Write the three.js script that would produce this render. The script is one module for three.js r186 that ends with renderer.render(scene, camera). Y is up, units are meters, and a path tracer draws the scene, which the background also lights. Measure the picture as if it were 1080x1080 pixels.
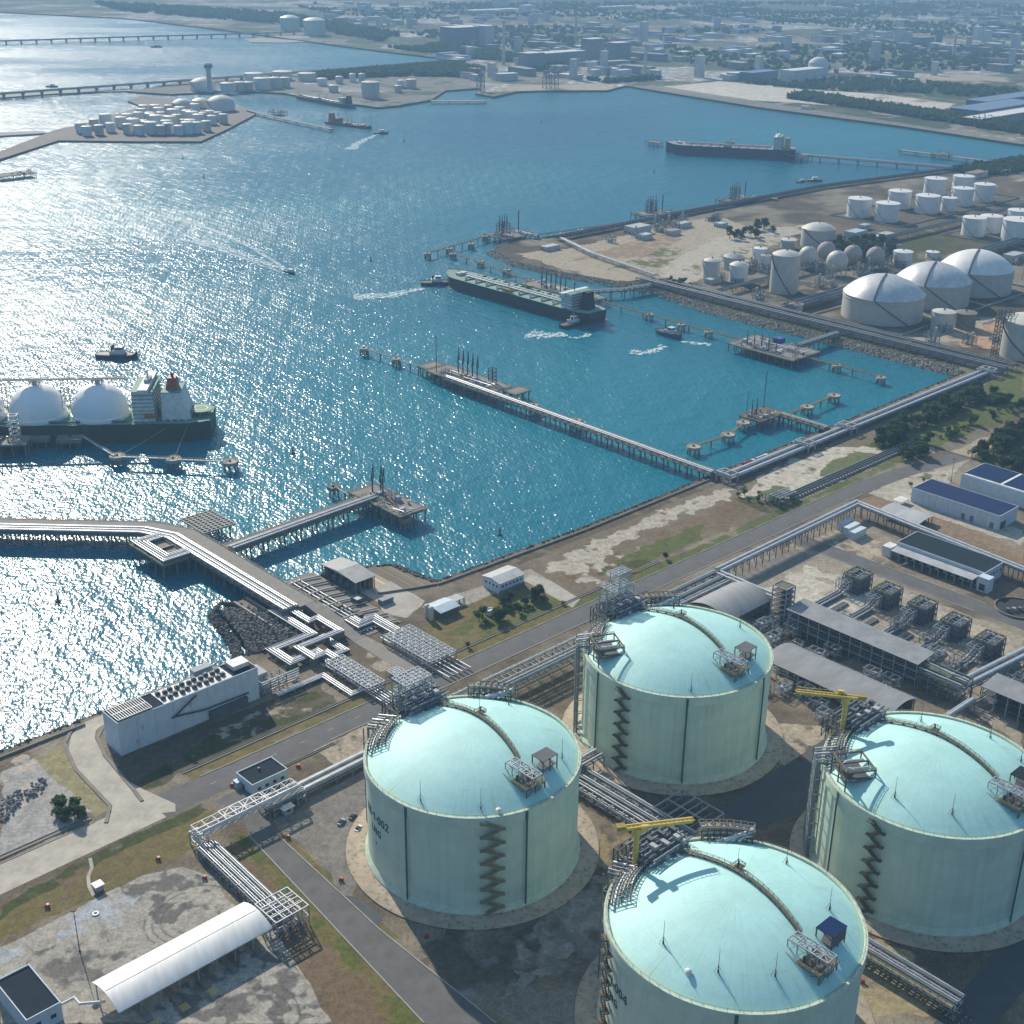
import * as THREE from 'three';
import { mergeGeometries } from 'three/addons/utils/BufferGeometryUtils.js';
import { TextGeometry } from 'three/addons/geometries/TextGeometry.js';
import { FontLoader } from 'three/addons/loaders/FontLoader.js';

// ---------------------------------------------------------------- camera, sky, sun, exposure
const scene = new THREE.Scene();
const F = 1400, PITCH = 0.4139, ROLL = -0.0117, EYE = 347.6;     // lens and stance read off the four storage tanks
const camera = new THREE.PerspectiveCamera(2 * Math.atan(540 / F) * 180 / Math.PI, 1, 5, 40000);
camera.position.set(0, EYE, 0);
camera.rotation.set(-PITCH, 0, 0);
camera.rotateZ(-ROLL);
scene.add(camera);
const renderer = new THREE.WebGLRenderer({ antialias: true });
renderer.toneMapping = THREE.LinearToneMapping;
renderer.toneMappingExposure = 1.24;
renderer.shadowMap.enabled = true;
const SUN_AZ = 27 * Math.PI / 180, SUN_EL = 32 * Math.PI / 180;   // ahead and to the left, afternoon
const sunDir = new THREE.Vector3(-Math.sin(SUN_AZ) * Math.cos(SUN_EL), Math.sin(SUN_EL), -Math.cos(SUN_AZ) * Math.cos(SUN_EL));
const sun = new THREE.DirectionalLight(new THREE.Color(1, 0.91, 0.77), 4.8);
sun.position.copy(sunDir).multiplyScalar(3000); sun.target.position.set(0, 0, -700); sun.position.add(sun.target.position);
sun.castShadow = true; sun.shadow.mapSize.set(4096, 4096); sun.shadow.radius = 1.2;
Object.assign(sun.shadow.camera, { left: -1500, right: 1500, top: 1500, bottom: -1500, near: 10, far: 8000 });
scene.add(sun, sun.target);
{ // hazy clear sky: blue overhead, pale round the horizon, whitish round the sun
  const W = 512, H = 256, d = new Float32Array(W * H * 4), v = new THREE.Vector3();
  for (let j = 0; j < H; j++) for (let i = 0; i < W; i++) {
    const th = (j + 0.5) / H * Math.PI - Math.PI / 2, ph = (i + 0.5) / W * 2 * Math.PI - Math.PI;
    v.set(Math.cos(th) * Math.cos(ph), Math.sin(th), Math.cos(th) * Math.sin(ph));
    const e = Math.max(v.y, 0), hz = Math.exp(-e * 4.5), c = Math.max(0, v.dot(sunDir)), ang = Math.acos(Math.min(1, c));
    const au = 1.6 * Math.exp(-ang * 6) + 0.55 * Math.exp(-ang * 3);
    const k = 4 * (j * W + i);
    d[k] = 0.17 * (1 - hz) + 0.26 * hz + au * 1.0;
    d[k + 1] = 0.31 * (1 - hz) + 0.44 * hz + au * 0.90;
    d[k + 2] = 0.52 * (1 - hz) + 0.70 * hz + au * 0.76; d[k + 3] = 1;
  }
  const t = new THREE.DataTexture(d, W, H, THREE.RGBAFormat, THREE.FloatType);
  t.mapping = THREE.EquirectangularReflectionMapping; t.magFilter = THREE.LinearFilter; t.needsUpdate = true;
  scene.background = t; scene.environment = t; scene.backgroundIntensity = 0.74; scene.environmentIntensity = 0.74;
}
scene.fog = new THREE.FogExp2(new THREE.Color(0.40, 0.70, 1.0), 0.000115);

// ---------------------------------------------------------------- site frame and pixel lookup
const AX = 43.5 * Math.PI / 180, CA = Math.cos(AX), SA = Math.sin(AX), WL = -4;
const WX = (u, w) => u * CA + w * SA, WZ = (u, w) => -u * SA + w * CA;       // site (u, w) -> world x, z
const cP = Math.cos(PITCH), sP = Math.sin(PITCH), cR = Math.cos(ROLL), sR = Math.sin(ROLL);
function GX(px, py, h = 0) { // where the ray through a photo pixel meets the level h, in world x, z
  const a = px - 540, b = 540 - py, X = a * cR + b * sR, Y = -a * sR + b * cR;
  const t = (h - EYE) / (Y * cP - F * sP);
  return [X * t, -(F * cP + Y * sP) * t];
}
function U(px, py, h = 0) { const [x, z] = GX(px, py, h); return [x * CA - z * SA, x * SA + z * CA]; }
const PU = (list, h = 0) => list.map(([x, y]) => U(x, y, h));

let seed = 7;
const rnd = () => { seed = (seed * 1664525 + 1013904223) >>> 0; return seed / 4294967296; };
const rr = (a, b) => a + (b - a) * rnd();
const V = (x, y, z) => new THREE.Vector3(x, y, z);

// ---------------------------------------------------------------- noise and textures
function hash(x, y, s) { let h = (x * 374761393 + y * 668265263 + s * 1274126177) | 0; h = Math.imul(h ^ (h >>> 13), 1274126177); return ((h ^ (h >>> 16)) >>> 0) / 4294967296; }
function vnoise(x, y, s = 0, per = 0) {
  let xi = Math.floor(x), yi = Math.floor(y); const fx = x - xi, fy = y - yi, u = fx * fx * (3 - 2 * fx), v = fy * fy * (3 - 2 * fy);
  let x1 = xi + 1, y1 = yi + 1;
  if (per) { xi = ((xi % per) + per) % per; yi = ((yi % per) + per) % per; x1 = ((x1 % per) + per) % per; y1 = ((y1 % per) + per) % per; }
  const a = hash(xi, yi, s), b = hash(x1, yi, s), c = hash(xi, y1, s), d = hash(x1, y1, s);
  return a + (b - a) * u + (c - a) * v + (a - b - c + d) * u * v;
}
function fbm(x, y, o = 4, s = 0, per = 0) { let a = 0, m = 0.5, t = 0; for (let k = 0; k < o; k++) { a += m * vnoise(x, y, s + k, per); t += m; x *= 2; y *= 2; per *= 2; m *= 0.5; } return a / t; }
function tex(W, H, fn, srgb = true, repeat = true) {
  const d = new Uint8Array(W * H * 4), c = [0, 0, 0, 1];
  for (let j = 0; j < H; j++) for (let i = 0; i < W; i++) {
    c[3] = 1; fn(i / W, j / H, c, i, j); const k = 4 * (j * W + i);
    for (let q = 0; q < 3; q++) { let x = Math.min(1, Math.max(0, c[q])); if (srgb) x = x <= 0.0031308 ? x * 12.92 : 1.055 * Math.pow(x, 1 / 2.4) - 0.055; d[k + q] = x * 255; }
    d[k + 3] = c[3] * 255;
  }
  const t = new THREE.DataTexture(d, W, H); t.magFilter = THREE.LinearFilter; t.minFilter = THREE.LinearMipmapLinearFilter; t.generateMipmaps = true;
  if (srgb) t.colorSpace = THREE.SRGBColorSpace;
  if (repeat) t.wrapS = t.wrapT = THREE.RepeatWrapping;
  t.needsUpdate = true; return t;
}
// neutral wear: blotches, streaks and grain that multiply a base colour
const wearTex = tex(512, 512, (x, y, c) => {
  const n = fbm(x * 6, y * 6, 5, 3, 6), g = vnoise(x * 128, y * 128, 9, 128), b = fbm(x * 16, y * 16, 3, 21, 16);
  const v = 0.62 + 0.42 * n + 0.1 * (g - 0.5) + 0.16 * (b - 0.5); c[0] = v; c[1] = v * 0.995; c[2] = v * 0.985;
});
const streakTex = tex(512, 512, (x, y, c) => { // run-off streaks down painted walls
  const n = fbm(x * 40, y * 3, 4, 5), m = fbm(x * 7, y * 5, 4, 31, 0), g = vnoise(x * 160, y * 160, 9);
  const v = 0.8 + 0.16 * (n - 0.5) + 0.22 * (m - 0.4) + 0.05 * (g - 0.5); c[0] = v * 0.99; c[1] = v; c[2] = v * 0.995;
});
const seamBump = tex(256, 8, (x, y, c) => { const f = (x * 8) % 1; c[0] = c[1] = c[2] = f < 0.12 ? 1 : 0.25; }, false);
const rep = (t, s, s2 = s) => { const q = t.clone(); q.repeat.set(1 / s, 1 / s2); q.needsUpdate = true; return q; };
const wear = {}; const wearAt = (s) => wear[s] || (wear[s] = rep(wearTex, s));
function mat(r, g, b, o = {}) {
  const m = new THREE.MeshPhysicalMaterial({ color: new THREE.Color().setRGB(r, g, b), roughness: o.rough ?? 0.85, metalness: o.metal ?? 0 });
  if (o.wear !== 0) m.map = wearAt(o.wear || 14);
  if (o.seam) { m.bumpMap = rep(seamBump, o.seam * 8, 1); m.bumpScale = 0.06; }
  if (o.spec !== undefined) m.specularIntensity = o.spec;
  if (o.map) m.map = o.map;
  m.side = THREE.DoubleSide; return m;
}
const M = {
  conc: mat(0.42, 0.39, 0.34, { wear: 30 }), concDark: mat(0.22, 0.2, 0.17, { wear: 18 }), deck: mat(0.25, 0.23, 0.2, { wear: 20 }),
  asph: mat(0.125, 0.12, 0.117, { wear: 24, rough: 0.9 }), asphDark: mat(0.07, 0.075, 0.08, { wear: 24 }), path: mat(0.46, 0.42, 0.35, { wear: 26 }),
  kerb: mat(0.36, 0.34, 0.3), paint: mat(0.7, 0.7, 0.66, { wear: 8 }), rock: mat(0.13, 0.125, 0.115, { wear: 5 }), rockPale: mat(0.30, 0.27, 0.23, { wear: 5 }),
  steel: mat(0.42, 0.46, 0.50, { rough: 0.5, metal: 0.25 }), steelD: mat(0.1, 0.11, 0.12, { rough: 0.6, metal: 0.2 }), steelB: mat(0.2, 0.235, 0.27, { rough: 0.6, metal: 0.2 }),
  pipe: mat(0.56, 0.58, 0.60, { rough: 0.42, metal: 0.45, wear: 9 }), pipeD: mat(0.2, 0.23, 0.26, { rough: 0.45, metal: 0.5, wear: 9 }), grate: mat(0.15, 0.125, 0.08, { rough: 0.8 }),
  rust: mat(0.22, 0.13, 0.07), yellow: mat(0.68, 0.49, 0.1, { rough: 0.5 }), yellowD: mat(0.35, 0.26, 0.07), red: mat(0.42, 0.05, 0.03, { rough: 0.5 }), orange: mat(0.6, 0.17, 0.03),
  white: mat(0.78, 0.78, 0.76, { rough: 0.55, wear: 16 }), wallBlue: mat(0.62, 0.70, 0.77, { map: rep(streakTex, 18, 18), rough: 0.7 }), wallGrey: mat(0.46, 0.48, 0.49, { map: rep(streakTex, 14, 14) }), wallDark: mat(0.11, 0.12, 0.13),
  roofGrey: mat(0.30, 0.305, 0.31, { rough: 0.5, seam: 0.9, wear: 22 }), roofPale: mat(0.50, 0.51, 0.51, { rough: 0.45, seam: 0.9, wear: 22 }), roofBlue: mat(0.45, 0.58, 0.66, { rough: 0.5, seam: 0.9 }),
  roofDark: mat(0.018, 0.03, 0.042, { rough: 0.9, wear: 12, spec: 0.25 }), roofNavy: mat(0.012, 0.032, 0.11, { rough: 0.85, seam: 1, spec: 0.3 }), solar: mat(0.01, 0.025, 0.085, { rough: 0.25, wear: 0, spec: 0.5 }),
  glass: mat(0.03, 0.045, 0.06, { rough: 0.12, wear: 0 }), black: mat(0.02, 0.022, 0.025), hullBlack: mat(0.022, 0.026, 0.034, { rough: 0.5, wear: 25 }), hullGreen: mat(0.06, 0.078, 0.038, { rough: 0.5, wear: 30 }),
  deckGreen: mat(0.10, 0.27, 0.20, { rough: 0.7, wear: 12 }), deckRed: mat(0.24, 0.07, 0.05), ballWhite: mat(0.86, 0.86, 0.85, { rough: 0.45, wear: 0 }), creamTank: mat(0.60, 0.575, 0.51, { rough: 0.6, map: rep(streakTex, 30, 30) }),
  tankWhite: mat(0.80, 0.80, 0.78, { rough: 0.5, map: rep(streakTex, 34, 34) }), roofDome: mat(0.66, 0.66, 0.66, { rough: 0.4, metal: 0.25, wear: 30 }),
  green: mat(0.06, 0.12, 0.05), farWall: mat(0.58, 0.57, 0.55, { wear: 40 }), farRoof: mat(0.7, 0.7, 0.68, { wear: 40 }), farGrey: mat(0.26, 0.27, 0.28, { wear: 40 }), farBlue: mat(0.13, 0.21, 0.34, { wear: 40 }), farRed: mat(0.32, 0.17, 0.12, { wear: 40 }),
  leafA: mat(0.11, 0.165, 0.035, { wear: 0, rough: 0.9, spec: 0.3 }), leafB: mat(0.075, 0.125, 0.03, { wear: 0, rough: 0.9, spec: 0.3 }), leafC: mat(0.055, 0.09, 0.03, { wear: 0, rough: 0.95, spec: 0.2 }), bark: mat(0.12, 0.09, 0.06),
};
for (const k of ['leafA', 'leafB', 'leafC']) Object.assign(M[k], { transmission: 0.4, thickness: 0, roughness: 1 });
M.rail = mat(0.30, 0.27, 0.16, { rough: 0.7 });

// ---------------------------------------------------------------- mesh builder (site axes: x = u, z = w)
class MB {
  constructor() { this.p = []; this.n = []; this.t = []; this.i = []; }
  v(x, y, z, nx, ny, nz, u, w) { this.p.push(x, y, z); this.n.push(nx, ny, nz); this.t.push(u, w); return this.p.length / 3 - 1; }
  quad(a, b, c, d, nrm) { // a b c d counter-clockwise
    const e1 = b.clone().sub(a), e2 = d.clone().sub(a), n = nrm || e1.clone().cross(c.clone().sub(a)).normalize(), L = e1.length(), H = e2.length();
    const o = (a.x + a.z) * 0.37, k = this.v(a.x, a.y, a.z, n.x, n.y, n.z, o, a.y); this.v(b.x, b.y, b.z, n.x, n.y, n.z, o + L, a.y); this.v(c.x, c.y, c.z, n.x, n.y, n.z, o + L, a.y + H); this.v(d.x, d.y, d.z, n.x, n.y, n.z, o, a.y + H);
    this.i.push(k, k + 1, k + 2, k, k + 2, k + 3); return this;
  }
  hexa(b, t) { // b, t: four corners below and above, counter-clockwise seen from above
    this.quad(t[0], t[1], t[2], t[3]); this.quad(b[3], b[2], b[1], b[0]);
    for (let k = 0; k < 4; k++) { const j = (k + 1) % 4; this.quad(b[k], b[j], t[j], t[k]); } return this;
  }
  box(x0, y0, z0, x1, y1, z1) {
    return this.hexa([V(x0, y0, z1), V(x1, y0, z1), V(x1, y0, z0), V(x0, y0, z0)], [V(x0, y1, z1), V(x1, y1, z1), V(x1, y1, z0), V(x0, y1, z0)]);
  }
  cbox(cx, cy, cz, sx, sy, sz, ry = 0) { // centred on x, z; cy is the underside
    const c = Math.cos(ry), s = Math.sin(ry), f = (x, y, z) => V(cx + x * c + z * s, y, cz - x * s + z * c), X = sx / 2, Z = sz / 2, y1 = cy + sy;
    return this.hexa([f(-X, cy, Z), f(X, cy, Z), f(X, cy, -Z), f(-X, cy, -Z)], [f(-X, y1, Z), f(X, y1, Z), f(X, y1, -Z), f(-X, y1, -Z)]);
  }
  beam(p, q, w, h = w) {
    const d = q.clone().sub(p).normalize(), up = Math.abs(d.y) > 0.95 ? V(1, 0, 0) : V(0, 1, 0), s = d.clone().cross(up).normalize().multiplyScalar(w / 2), t = s.clone().cross(d).normalize().multiplyScalar(h / 2);
    const c = (o, a, b) => o.clone().addScaledVector(s, a).addScaledVector(t, b);
    const P = [c(p, -1, -1), c(p, 1, -1), c(p, 1, 1), c(p, -1, 1)], Q = [c(q, -1, -1), c(q, 1, -1), c(q, 1, 1), c(q, -1, 1)];
    for (let k = 0; k < 4; k++) { const j = (k + 1) % 4; this.quad(P[j], P[k], Q[k], Q[j]); }
    this.quad(P[0], P[1], P[2], P[3]); this.quad(Q[3], Q[2], Q[1], Q[0]); return this;
  }
  cyl(p, q, r, n = 8, r2 = r, cap = true) {
    const d = q.clone().sub(p), L = d.length(); d.normalize();
    const up = Math.abs(d.y) > 0.95 ? V(1, 0, 0) : V(0, 1, 0), s = d.clone().cross(up).normalize(), t = s.clone().cross(d), k0 = this.p.length / 3;
    for (let k = 0; k <= n; k++) {
      const a = k / n * 2 * Math.PI, x = s.clone().multiplyScalar(Math.cos(a)).addScaledVector(t, Math.sin(a)), A = p.clone().addScaledVector(x, r), B = q.clone().addScaledVector(x, r2), u = a * Math.max(r, r2);
      this.v(A.x, A.y, A.z, x.x, x.y, x.z, u, p.y); this.v(B.x, B.y, B.z, x.x, x.y, x.z, u, p.y + L);
      if (k) { const m = k0 + 2 * k; this.i.push(m - 2, m + 1, m, m - 2, m - 1, m + 1); }
    }
    if (cap) for (const [o, rad, sg, f] of [[p, r, -1, d.clone().negate()], [q, r2, 1, d]]) {
      if (rad < 1e-3) continue;
      const c = this.v(o.x, o.y, o.z, f.x, f.y, f.z, o.x, o.z);
      for (let k = 0; k <= n; k++) { const a = k / n * 2 * Math.PI, x = s.clone().multiplyScalar(Math.cos(a) * rad).addScaledVector(t, Math.sin(a) * rad); const e = this.v(o.x + x.x, o.y + x.y, o.z + x.z, f.x, f.y, f.z, o.x + x.x, o.z + x.z); if (k) sg > 0 ? this.i.push(c, e, e - 1) : this.i.push(c, e - 1, e); }
    }
    return this;
  }
  pipe(pts, r, n = 8) { for (let k = 0; k + 1 < pts.length; k++) { const a = pts[k], b = pts[k + 1], d = b.clone().sub(a).normalize().multiplyScalar(r * 0.8); this.cyl(k ? a.clone().sub(d) : a, k + 2 < pts.length ? b.clone().add(d) : b, r, n); } return this; }
  rail(pts, h = 1.1, step = 2.2, w = 0.09) {
    for (let k = 0; k + 1 < pts.length; k++) {
      const a = pts[k], b = pts[k + 1], L = a.distanceTo(b), m = Math.max(1, Math.round(L / step));
      for (const f of [h, h * 0.5]) this.beam(V(a.x, a.y + f, a.z), V(b.x, b.y + f, b.z), w);
      for (let q = 0; q <= m; q++) { const o = a.clone().lerp(b, q / m); this.beam(o, V(o.x, o.y + h, o.z), w); }
    } return this;
  }
  lathe(cx, cz, prof, n = 48) { // prof: [radius, height] from the bottom up
    const k0 = this.p.length / 3, m = prof.length; let run = 0; const run_ = [0]; for (let j = 1; j < m; j++) { run += Math.hypot(prof[j][0] - prof[j - 1][0], prof[j][1] - prof[j - 1][1]); run_.push(run); }
    const R = Math.max(...prof.map((q) => q[0]));
    for (let j = 0; j + 1 < m; j++) {
      const [r0, y0] = prof[j], [r1, y1] = prof[j + 1], dl = Math.hypot(r1 - r0, y1 - y0) || 1, nr = (y1 - y0) / dl, ny = -(r1 - r0) / dl, b = this.p.length / 3;
      const sm = (q) => { // smooth normals across gentle bends
        const seg = (a, c) => { const l = Math.hypot(c[0] - a[0], c[1] - a[1]) || 1; return [(c[1] - a[1]) / l, -(c[0] - a[0]) / l]; };
        const A = q > 0 ? seg(prof[q - 1], prof[q]) : null, B = q + 1 < m ? seg(prof[q], prof[q + 1]) : null;
        if (A && B && A[0] * B[0] + A[1] * B[1] > 0.9) { const x = A[0] + B[0], y = A[1] + B[1], l = Math.hypot(x, y); return [x / l, y / l]; } return [nr, ny];
      };
      const n0 = sm(j), n1 = sm(j + 1);
      for (let k = 0; k <= n; k++) {
        const a = k / n * 2 * Math.PI, c = Math.cos(a), s = Math.sin(a), u = a * R;
        this.v(cx + r0 * c, y0, cz + r0 * s, n0[0] * c, n0[1], n0[0] * s, u, run_[j]); this.v(cx + r1 * c, y1, cz + r1 * s, n1[0] * c, n1[1], n1[0] * s, u, run_[j + 1]);
        if (k) { const q = b + 2 * k; this.i.push(q - 2, q + 1, q, q - 2, q - 1, q + 1); }
      }
    } return this;
  }
  dome(cx, y0, cz, r, rise, n = 48, m = 8) { const R = (r * r + rise * rise) / (2 * rise), pr = [], T = Math.asin(Math.min(1, r / R)); for (let k = 0; k <= m; k++) { const a = (rise > r ? Math.PI - T : T) * (1 - k / m); pr.push([R * Math.sin(a), y0 + rise - R + R * Math.cos(a)]); } return this.lathe(cx, cz, pr, n); }
  ball(c, r, n = 24) { const pr = []; for (let k = 0; k <= n / 2; k++) { const a = Math.PI * k / (n / 2); pr.push([r * Math.sin(a), c.y - r * Math.cos(a)]); } return this.lathe(c.x, c.z, pr, n); }
  prism(poly, y0, y1) {
    const pts = poly.map(([x, z]) => new THREE.Vector2(x, -z)); if (THREE.ShapeUtils.area(pts) < 0) pts.reverse();
    const f = THREE.ShapeUtils.triangulateShape(pts, []), k = this.p.length / 3;
    for (const q of pts) this.v(q.x, y1, -q.y, 0, 1, 0, q.x, q.y);
    for (const t of f) this.i.push(k + t[0], k + t[1], k + t[2]);
    if (y1 > y0) for (let j = 0; j < pts.length; j++) { const a = pts[j], b = pts[(j + 1) % pts.length]; this.quad(V(a.x, y0, -a.y), V(b.x, y0, -b.y), V(b.x, y1, -b.y), V(a.x, y1, -a.y)); }
    return this;
  }
  arch(x0, x1, z0, z1, y, rise, alongX = true, n = 12, th = 0.25) { // barrel roof with thickness
    const f = (t, e) => { const a = (t - 0.5) * 2, h = y + rise * (1 - a * a) + e; return h; };
    for (let k = 0; k < n; k++) for (const e of [0, -th]) {
      const t0 = k / n, t1 = (k + 1) / n;
      if (alongX) { const za = z0 + (z1 - z0) * t0, zb = z0 + (z1 - z0) * t1; this.quad(V(x0, f(t1, e), zb), V(x1, f(t1, e), zb), V(x1, f(t0, e), za), V(x0, f(t0, e), za)); for (const x of [x0, x1]) if (!e) this.quad(V(x, f(t0, -th), za), V(x, f(t1, -th), zb), V(x, f(t1, 0), zb), V(x, f(t0, 0), za)); }
      else { const xa = x0 + (x1 - x0) * t0, xb = x0 + (x1 - x0) * t1; this.quad(V(xa, f(t0, e), z1), V(xb, f(t1, e), z1), V(xb, f(t1, e), z0), V(xa, f(t0, e), z0)); for (const z of [z0, z1]) if (!e) this.quad(V(xa, f(t0, -th), z), V(xb, f(t1, -th), z), V(xb, f(t1, 0), z), V(xa, f(t0, 0), z)); }
    } return this;
  }
  lattice(x0, x1, z0, z1, y0, y1, nx, nz, ny, w = 0.35, brace = true) { // braced steel frame
    const X = (k) => x0 + (x1 - x0) * k / nx, Z = (k) => z0 + (z1 - z0) * k / nz, Y = (k) => y0 + (y1 - y0) * k / ny;
    for (let i = 0; i <= nx; i++) for (let k = 0; k <= nz; k++) if (i === 0 || i === nx || k === 0 || k === nz) this.beam(V(X(i), y0, Z(k)), V(X(i), y1, Z(k)), w);
    for (let j = 1; j <= ny; j++) { for (let k = 0; k <= nz; k++) this.beam(V(x0, Y(j), Z(k)), V(x1, Y(j), Z(k)), w * 0.8); for (let i = 0; i <= nx; i++) this.beam(V(X(i), Y(j), z0), V(X(i), Y(j), z1), w * 0.8); }
    if (brace) for (let j = 0; j < ny; j++) { for (let i = 0; i < nx; i++) for (const z of [z0, z1]) this.beam(V(X(i), Y(j), z), V(X(i + 1), Y(j + 1), z), w * 0.5); for (let k = 0; k < nz; k++) for (const x of [x0, x1]) this.beam(V(x, Y(j), Z(k)), V(x, Y(j + 1), Z(k + 1)), w * 0.5); }
    return this;
  }
  grid(x0, x1, z0, z1, y, nx, nz, w = 0.3, diag = true) { // flat steel grid
    const X = (k) => x0 + (x1 - x0) * k / nx, Z = (k) => z0 + (z1 - z0) * k / nz;
    for (let k = 0; k <= nz; k++) this.beam(V(x0, y, Z(k)), V(x1, y, Z(k)), w, w * 1.4); for (let i = 0; i <= nx; i++) this.beam(V(X(i), y + 0.02, z0), V(X(i), y + 0.02, z1), w, w * 1.4);
    if (diag) for (let i = 0; i < nx; i++) for (let k = 0; k < nz; k++) (i + k) % 2 ? this.beam(V(X(i), y, Z(k)), V(X(i + 1), y, Z(k + 1)), w * 0.7) : this.beam(V(X(i + 1), y, Z(k)), V(X(i), y, Z(k + 1)), w * 0.7);
    return this;
  }
  geometry(o = V(0, 0, 0)) {
    const g = new THREE.BufferGeometry(), p = new Float32Array(this.p); for (let k = 0; k < p.length; k += 3) { p[k] -= o.x; p[k + 1] -= o.y; p[k + 2] -= o.z; }
    g.setAttribute('position', new THREE.BufferAttribute(p, 3)); g.setAttribute('normal', new THREE.BufferAttribute(new Float32Array(this.n), 3)); g.setAttribute('uv', new THREE.BufferAttribute(new Float32Array(this.t), 2)); g.setIndex(this.i); return g;
  }
  // one named mesh under a thing (or at the top when parent is null); coordinates are site coordinates
  build(name, m, parent) { const o = parent ? parent.userData_o || V(0, 0, 0) : V(0, 0, 0), me = new THREE.Mesh(this.geometry(o), m); me.name = name; me.castShadow = me.receiveShadow = true; if (parent) parent.add(me); return me; }
}
const taken = new Map();
function numbered(n) { const k = taken.get(n) || 0; taken.set(n, k + 1); return k ? `${n}_${String(k).padStart(3, '0')}` : n; }
// a Group at the thing's base; parts are built in site coordinates (turn undefined) or in the thing's own axes (turn given)
function thing(name, label, category, u, w, y = 0, group, turn) {
  const o = new THREE.Group(); o.name = numbered(name); o.position.set(WX(u, w), y, WZ(u, w)); o.rotation.y = AX + (turn || 0);
  o.userData_o = turn === undefined ? V(u, y, w) : V(0, 0, 0);
  o.userData = { label, category }; if (group) o.userData.group = group; scene.add(o); return o;
}
function copy(src, u, w, y = 0, label, turn) { const o = src.clone(); o.name = numbered(src.name.replace(/_\d{3}$/, '')); o.userData = { ...src.userData }; if (label) o.userData.label = label; o.position.set(WX(u, w), y, WZ(u, w)); if (turn !== undefined) o.rotation.y = AX + turn; scene.add(o); return o; }
function structure(name, mb, m, kind = 'structure') { const me = mb.build(numbered(name), m, null); me.rotation.y = AX; me.userData = { kind }; scene.add(me); return me; }
function repeat(me, list, parent) { for (const [x, y, z, ry, name] of list) { const c = me.clone(); c.position.set(x, y, z); if (ry) c.rotation.y = ry; if (name) c.name = name; parent.add(c); } }

// ---------------------------------------------------------------- ground colour maps, painted in site metres
function inPoly(p, x, y) { let r = false; for (let i = 0, j = p.length - 1; i < p.length; j = i++) { const a = p[i], b = p[j]; if ((a[1] > y) !== (b[1] > y) && x < (b[0] - a[0]) * (y - a[1]) / (b[1] - a[1]) + a[0]) r = !r; } return r; }
function groundMap(W, H, u0, u1, w0, w1, base, layers, grain = 1) {
  const buf = new Float32Array(W * H * 3), du = (u1 - u0) / W, dw = (w1 - w0) / H, c = [0, 0, 0];
  for (let j = 0; j < H; j++) for (let i = 0; i < W; i++) { base(u0 + i * du, w1 - j * dw, c); const k = 3 * (j * W + i); buf[k] = c[0]; buf[k + 1] = c[1]; buf[k + 2] = c[2]; }
  layers.forEach((L, n) => {
    const xs = L.p.map((q) => q[0]), ys = L.p.map((q) => q[1]), g = L.jag ?? 3;
    const i0 = Math.max(0, Math.floor((Math.min(...xs) - g - u0) / du)), i1 = Math.min(W - 1, Math.ceil((Math.max(...xs) + g - u0) / du)), j0 = Math.max(0, Math.floor((w1 - Math.max(...ys) - g) / dw)), j1 = Math.min(H - 1, Math.ceil((w1 - Math.min(...ys) + g) / dw));
    for (let j = j0; j <= j1; j++) for (let i = i0; i <= i1; i++) {
      const u = u0 + i * du, w = w1 - j * dw, s = L.scale || 9;
      const a = fbm(u / s, w / s, 3, 40 + n) - 0.5, b = fbm(u / s + 50, w / s, 3, 80 + n) - 0.5;
      if (!inPoly(L.p, u + a * 2.4 * g, w + b * 2.4 * g)) continue;
      let al = L.op ?? 0.9;
      if (L.patch) { const q = fbm(u / (s * 0.8), w / (s * 0.8), 4, 11 + n); al *= Math.min(1, Math.max(0, (q - (1 - L.patch)) * 7)); }
      if (al <= 0) continue;
      const v = 0.5 + 0.62 * fbm(u / 2.3, w / 2.3, 3, 7 + n) + 0.38 * vnoise(u * 1.3, w * 1.3, 3), k = 3 * (j * W + i);
      for (let q = 0; q < 3; q++) buf[k + q] += (L.c[q] * v - buf[k + q]) * al;
    }
  });
  const t = tex(W, H, (x, y, o, i, j) => { const k = 3 * (j * W + i), g = 1 + grain * 0.35 * (hash(i, j, 5) - 0.5); o[0] = buf[k] * g; o[1] = buf[k + 1] * g; o[2] = buf[k + 2] * g; }, true, false);
  t.wrapS = t.wrapT = THREE.ClampToEdgeWrapping; t.repeat.set(1 / (u1 - u0), 1 / (w1 - w0)); t.offset.set(-u0 / (u1 - u0), w1 / (w1 - w0)); return t;
}
const C = { dirt: [0.165, 0.132, 0.09], dirtD: [0.095, 0.077, 0.053], brown: [0.15, 0.105, 0.062], sand: [0.40, 0.36, 0.29], sandD: [0.36, 0.305, 0.225], grass: [0.09, 0.105, 0.025], grassD: [0.05, 0.06, 0.018], olive: [0.14, 0.115, 0.04], conc: [0.34, 0.315, 0.27], concD: [0.19, 0.175, 0.155], stain: [0.075, 0.07, 0.065], white: [0.47, 0.43, 0.35], red: [0.24, 0.165, 0.105], blueish: [0.34, 0.36, 0.38] };
const rect = (u0, u1, w0, w1) => [[u0, w0], [u1, w0], [u1, w1], [u0, w1]];
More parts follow.
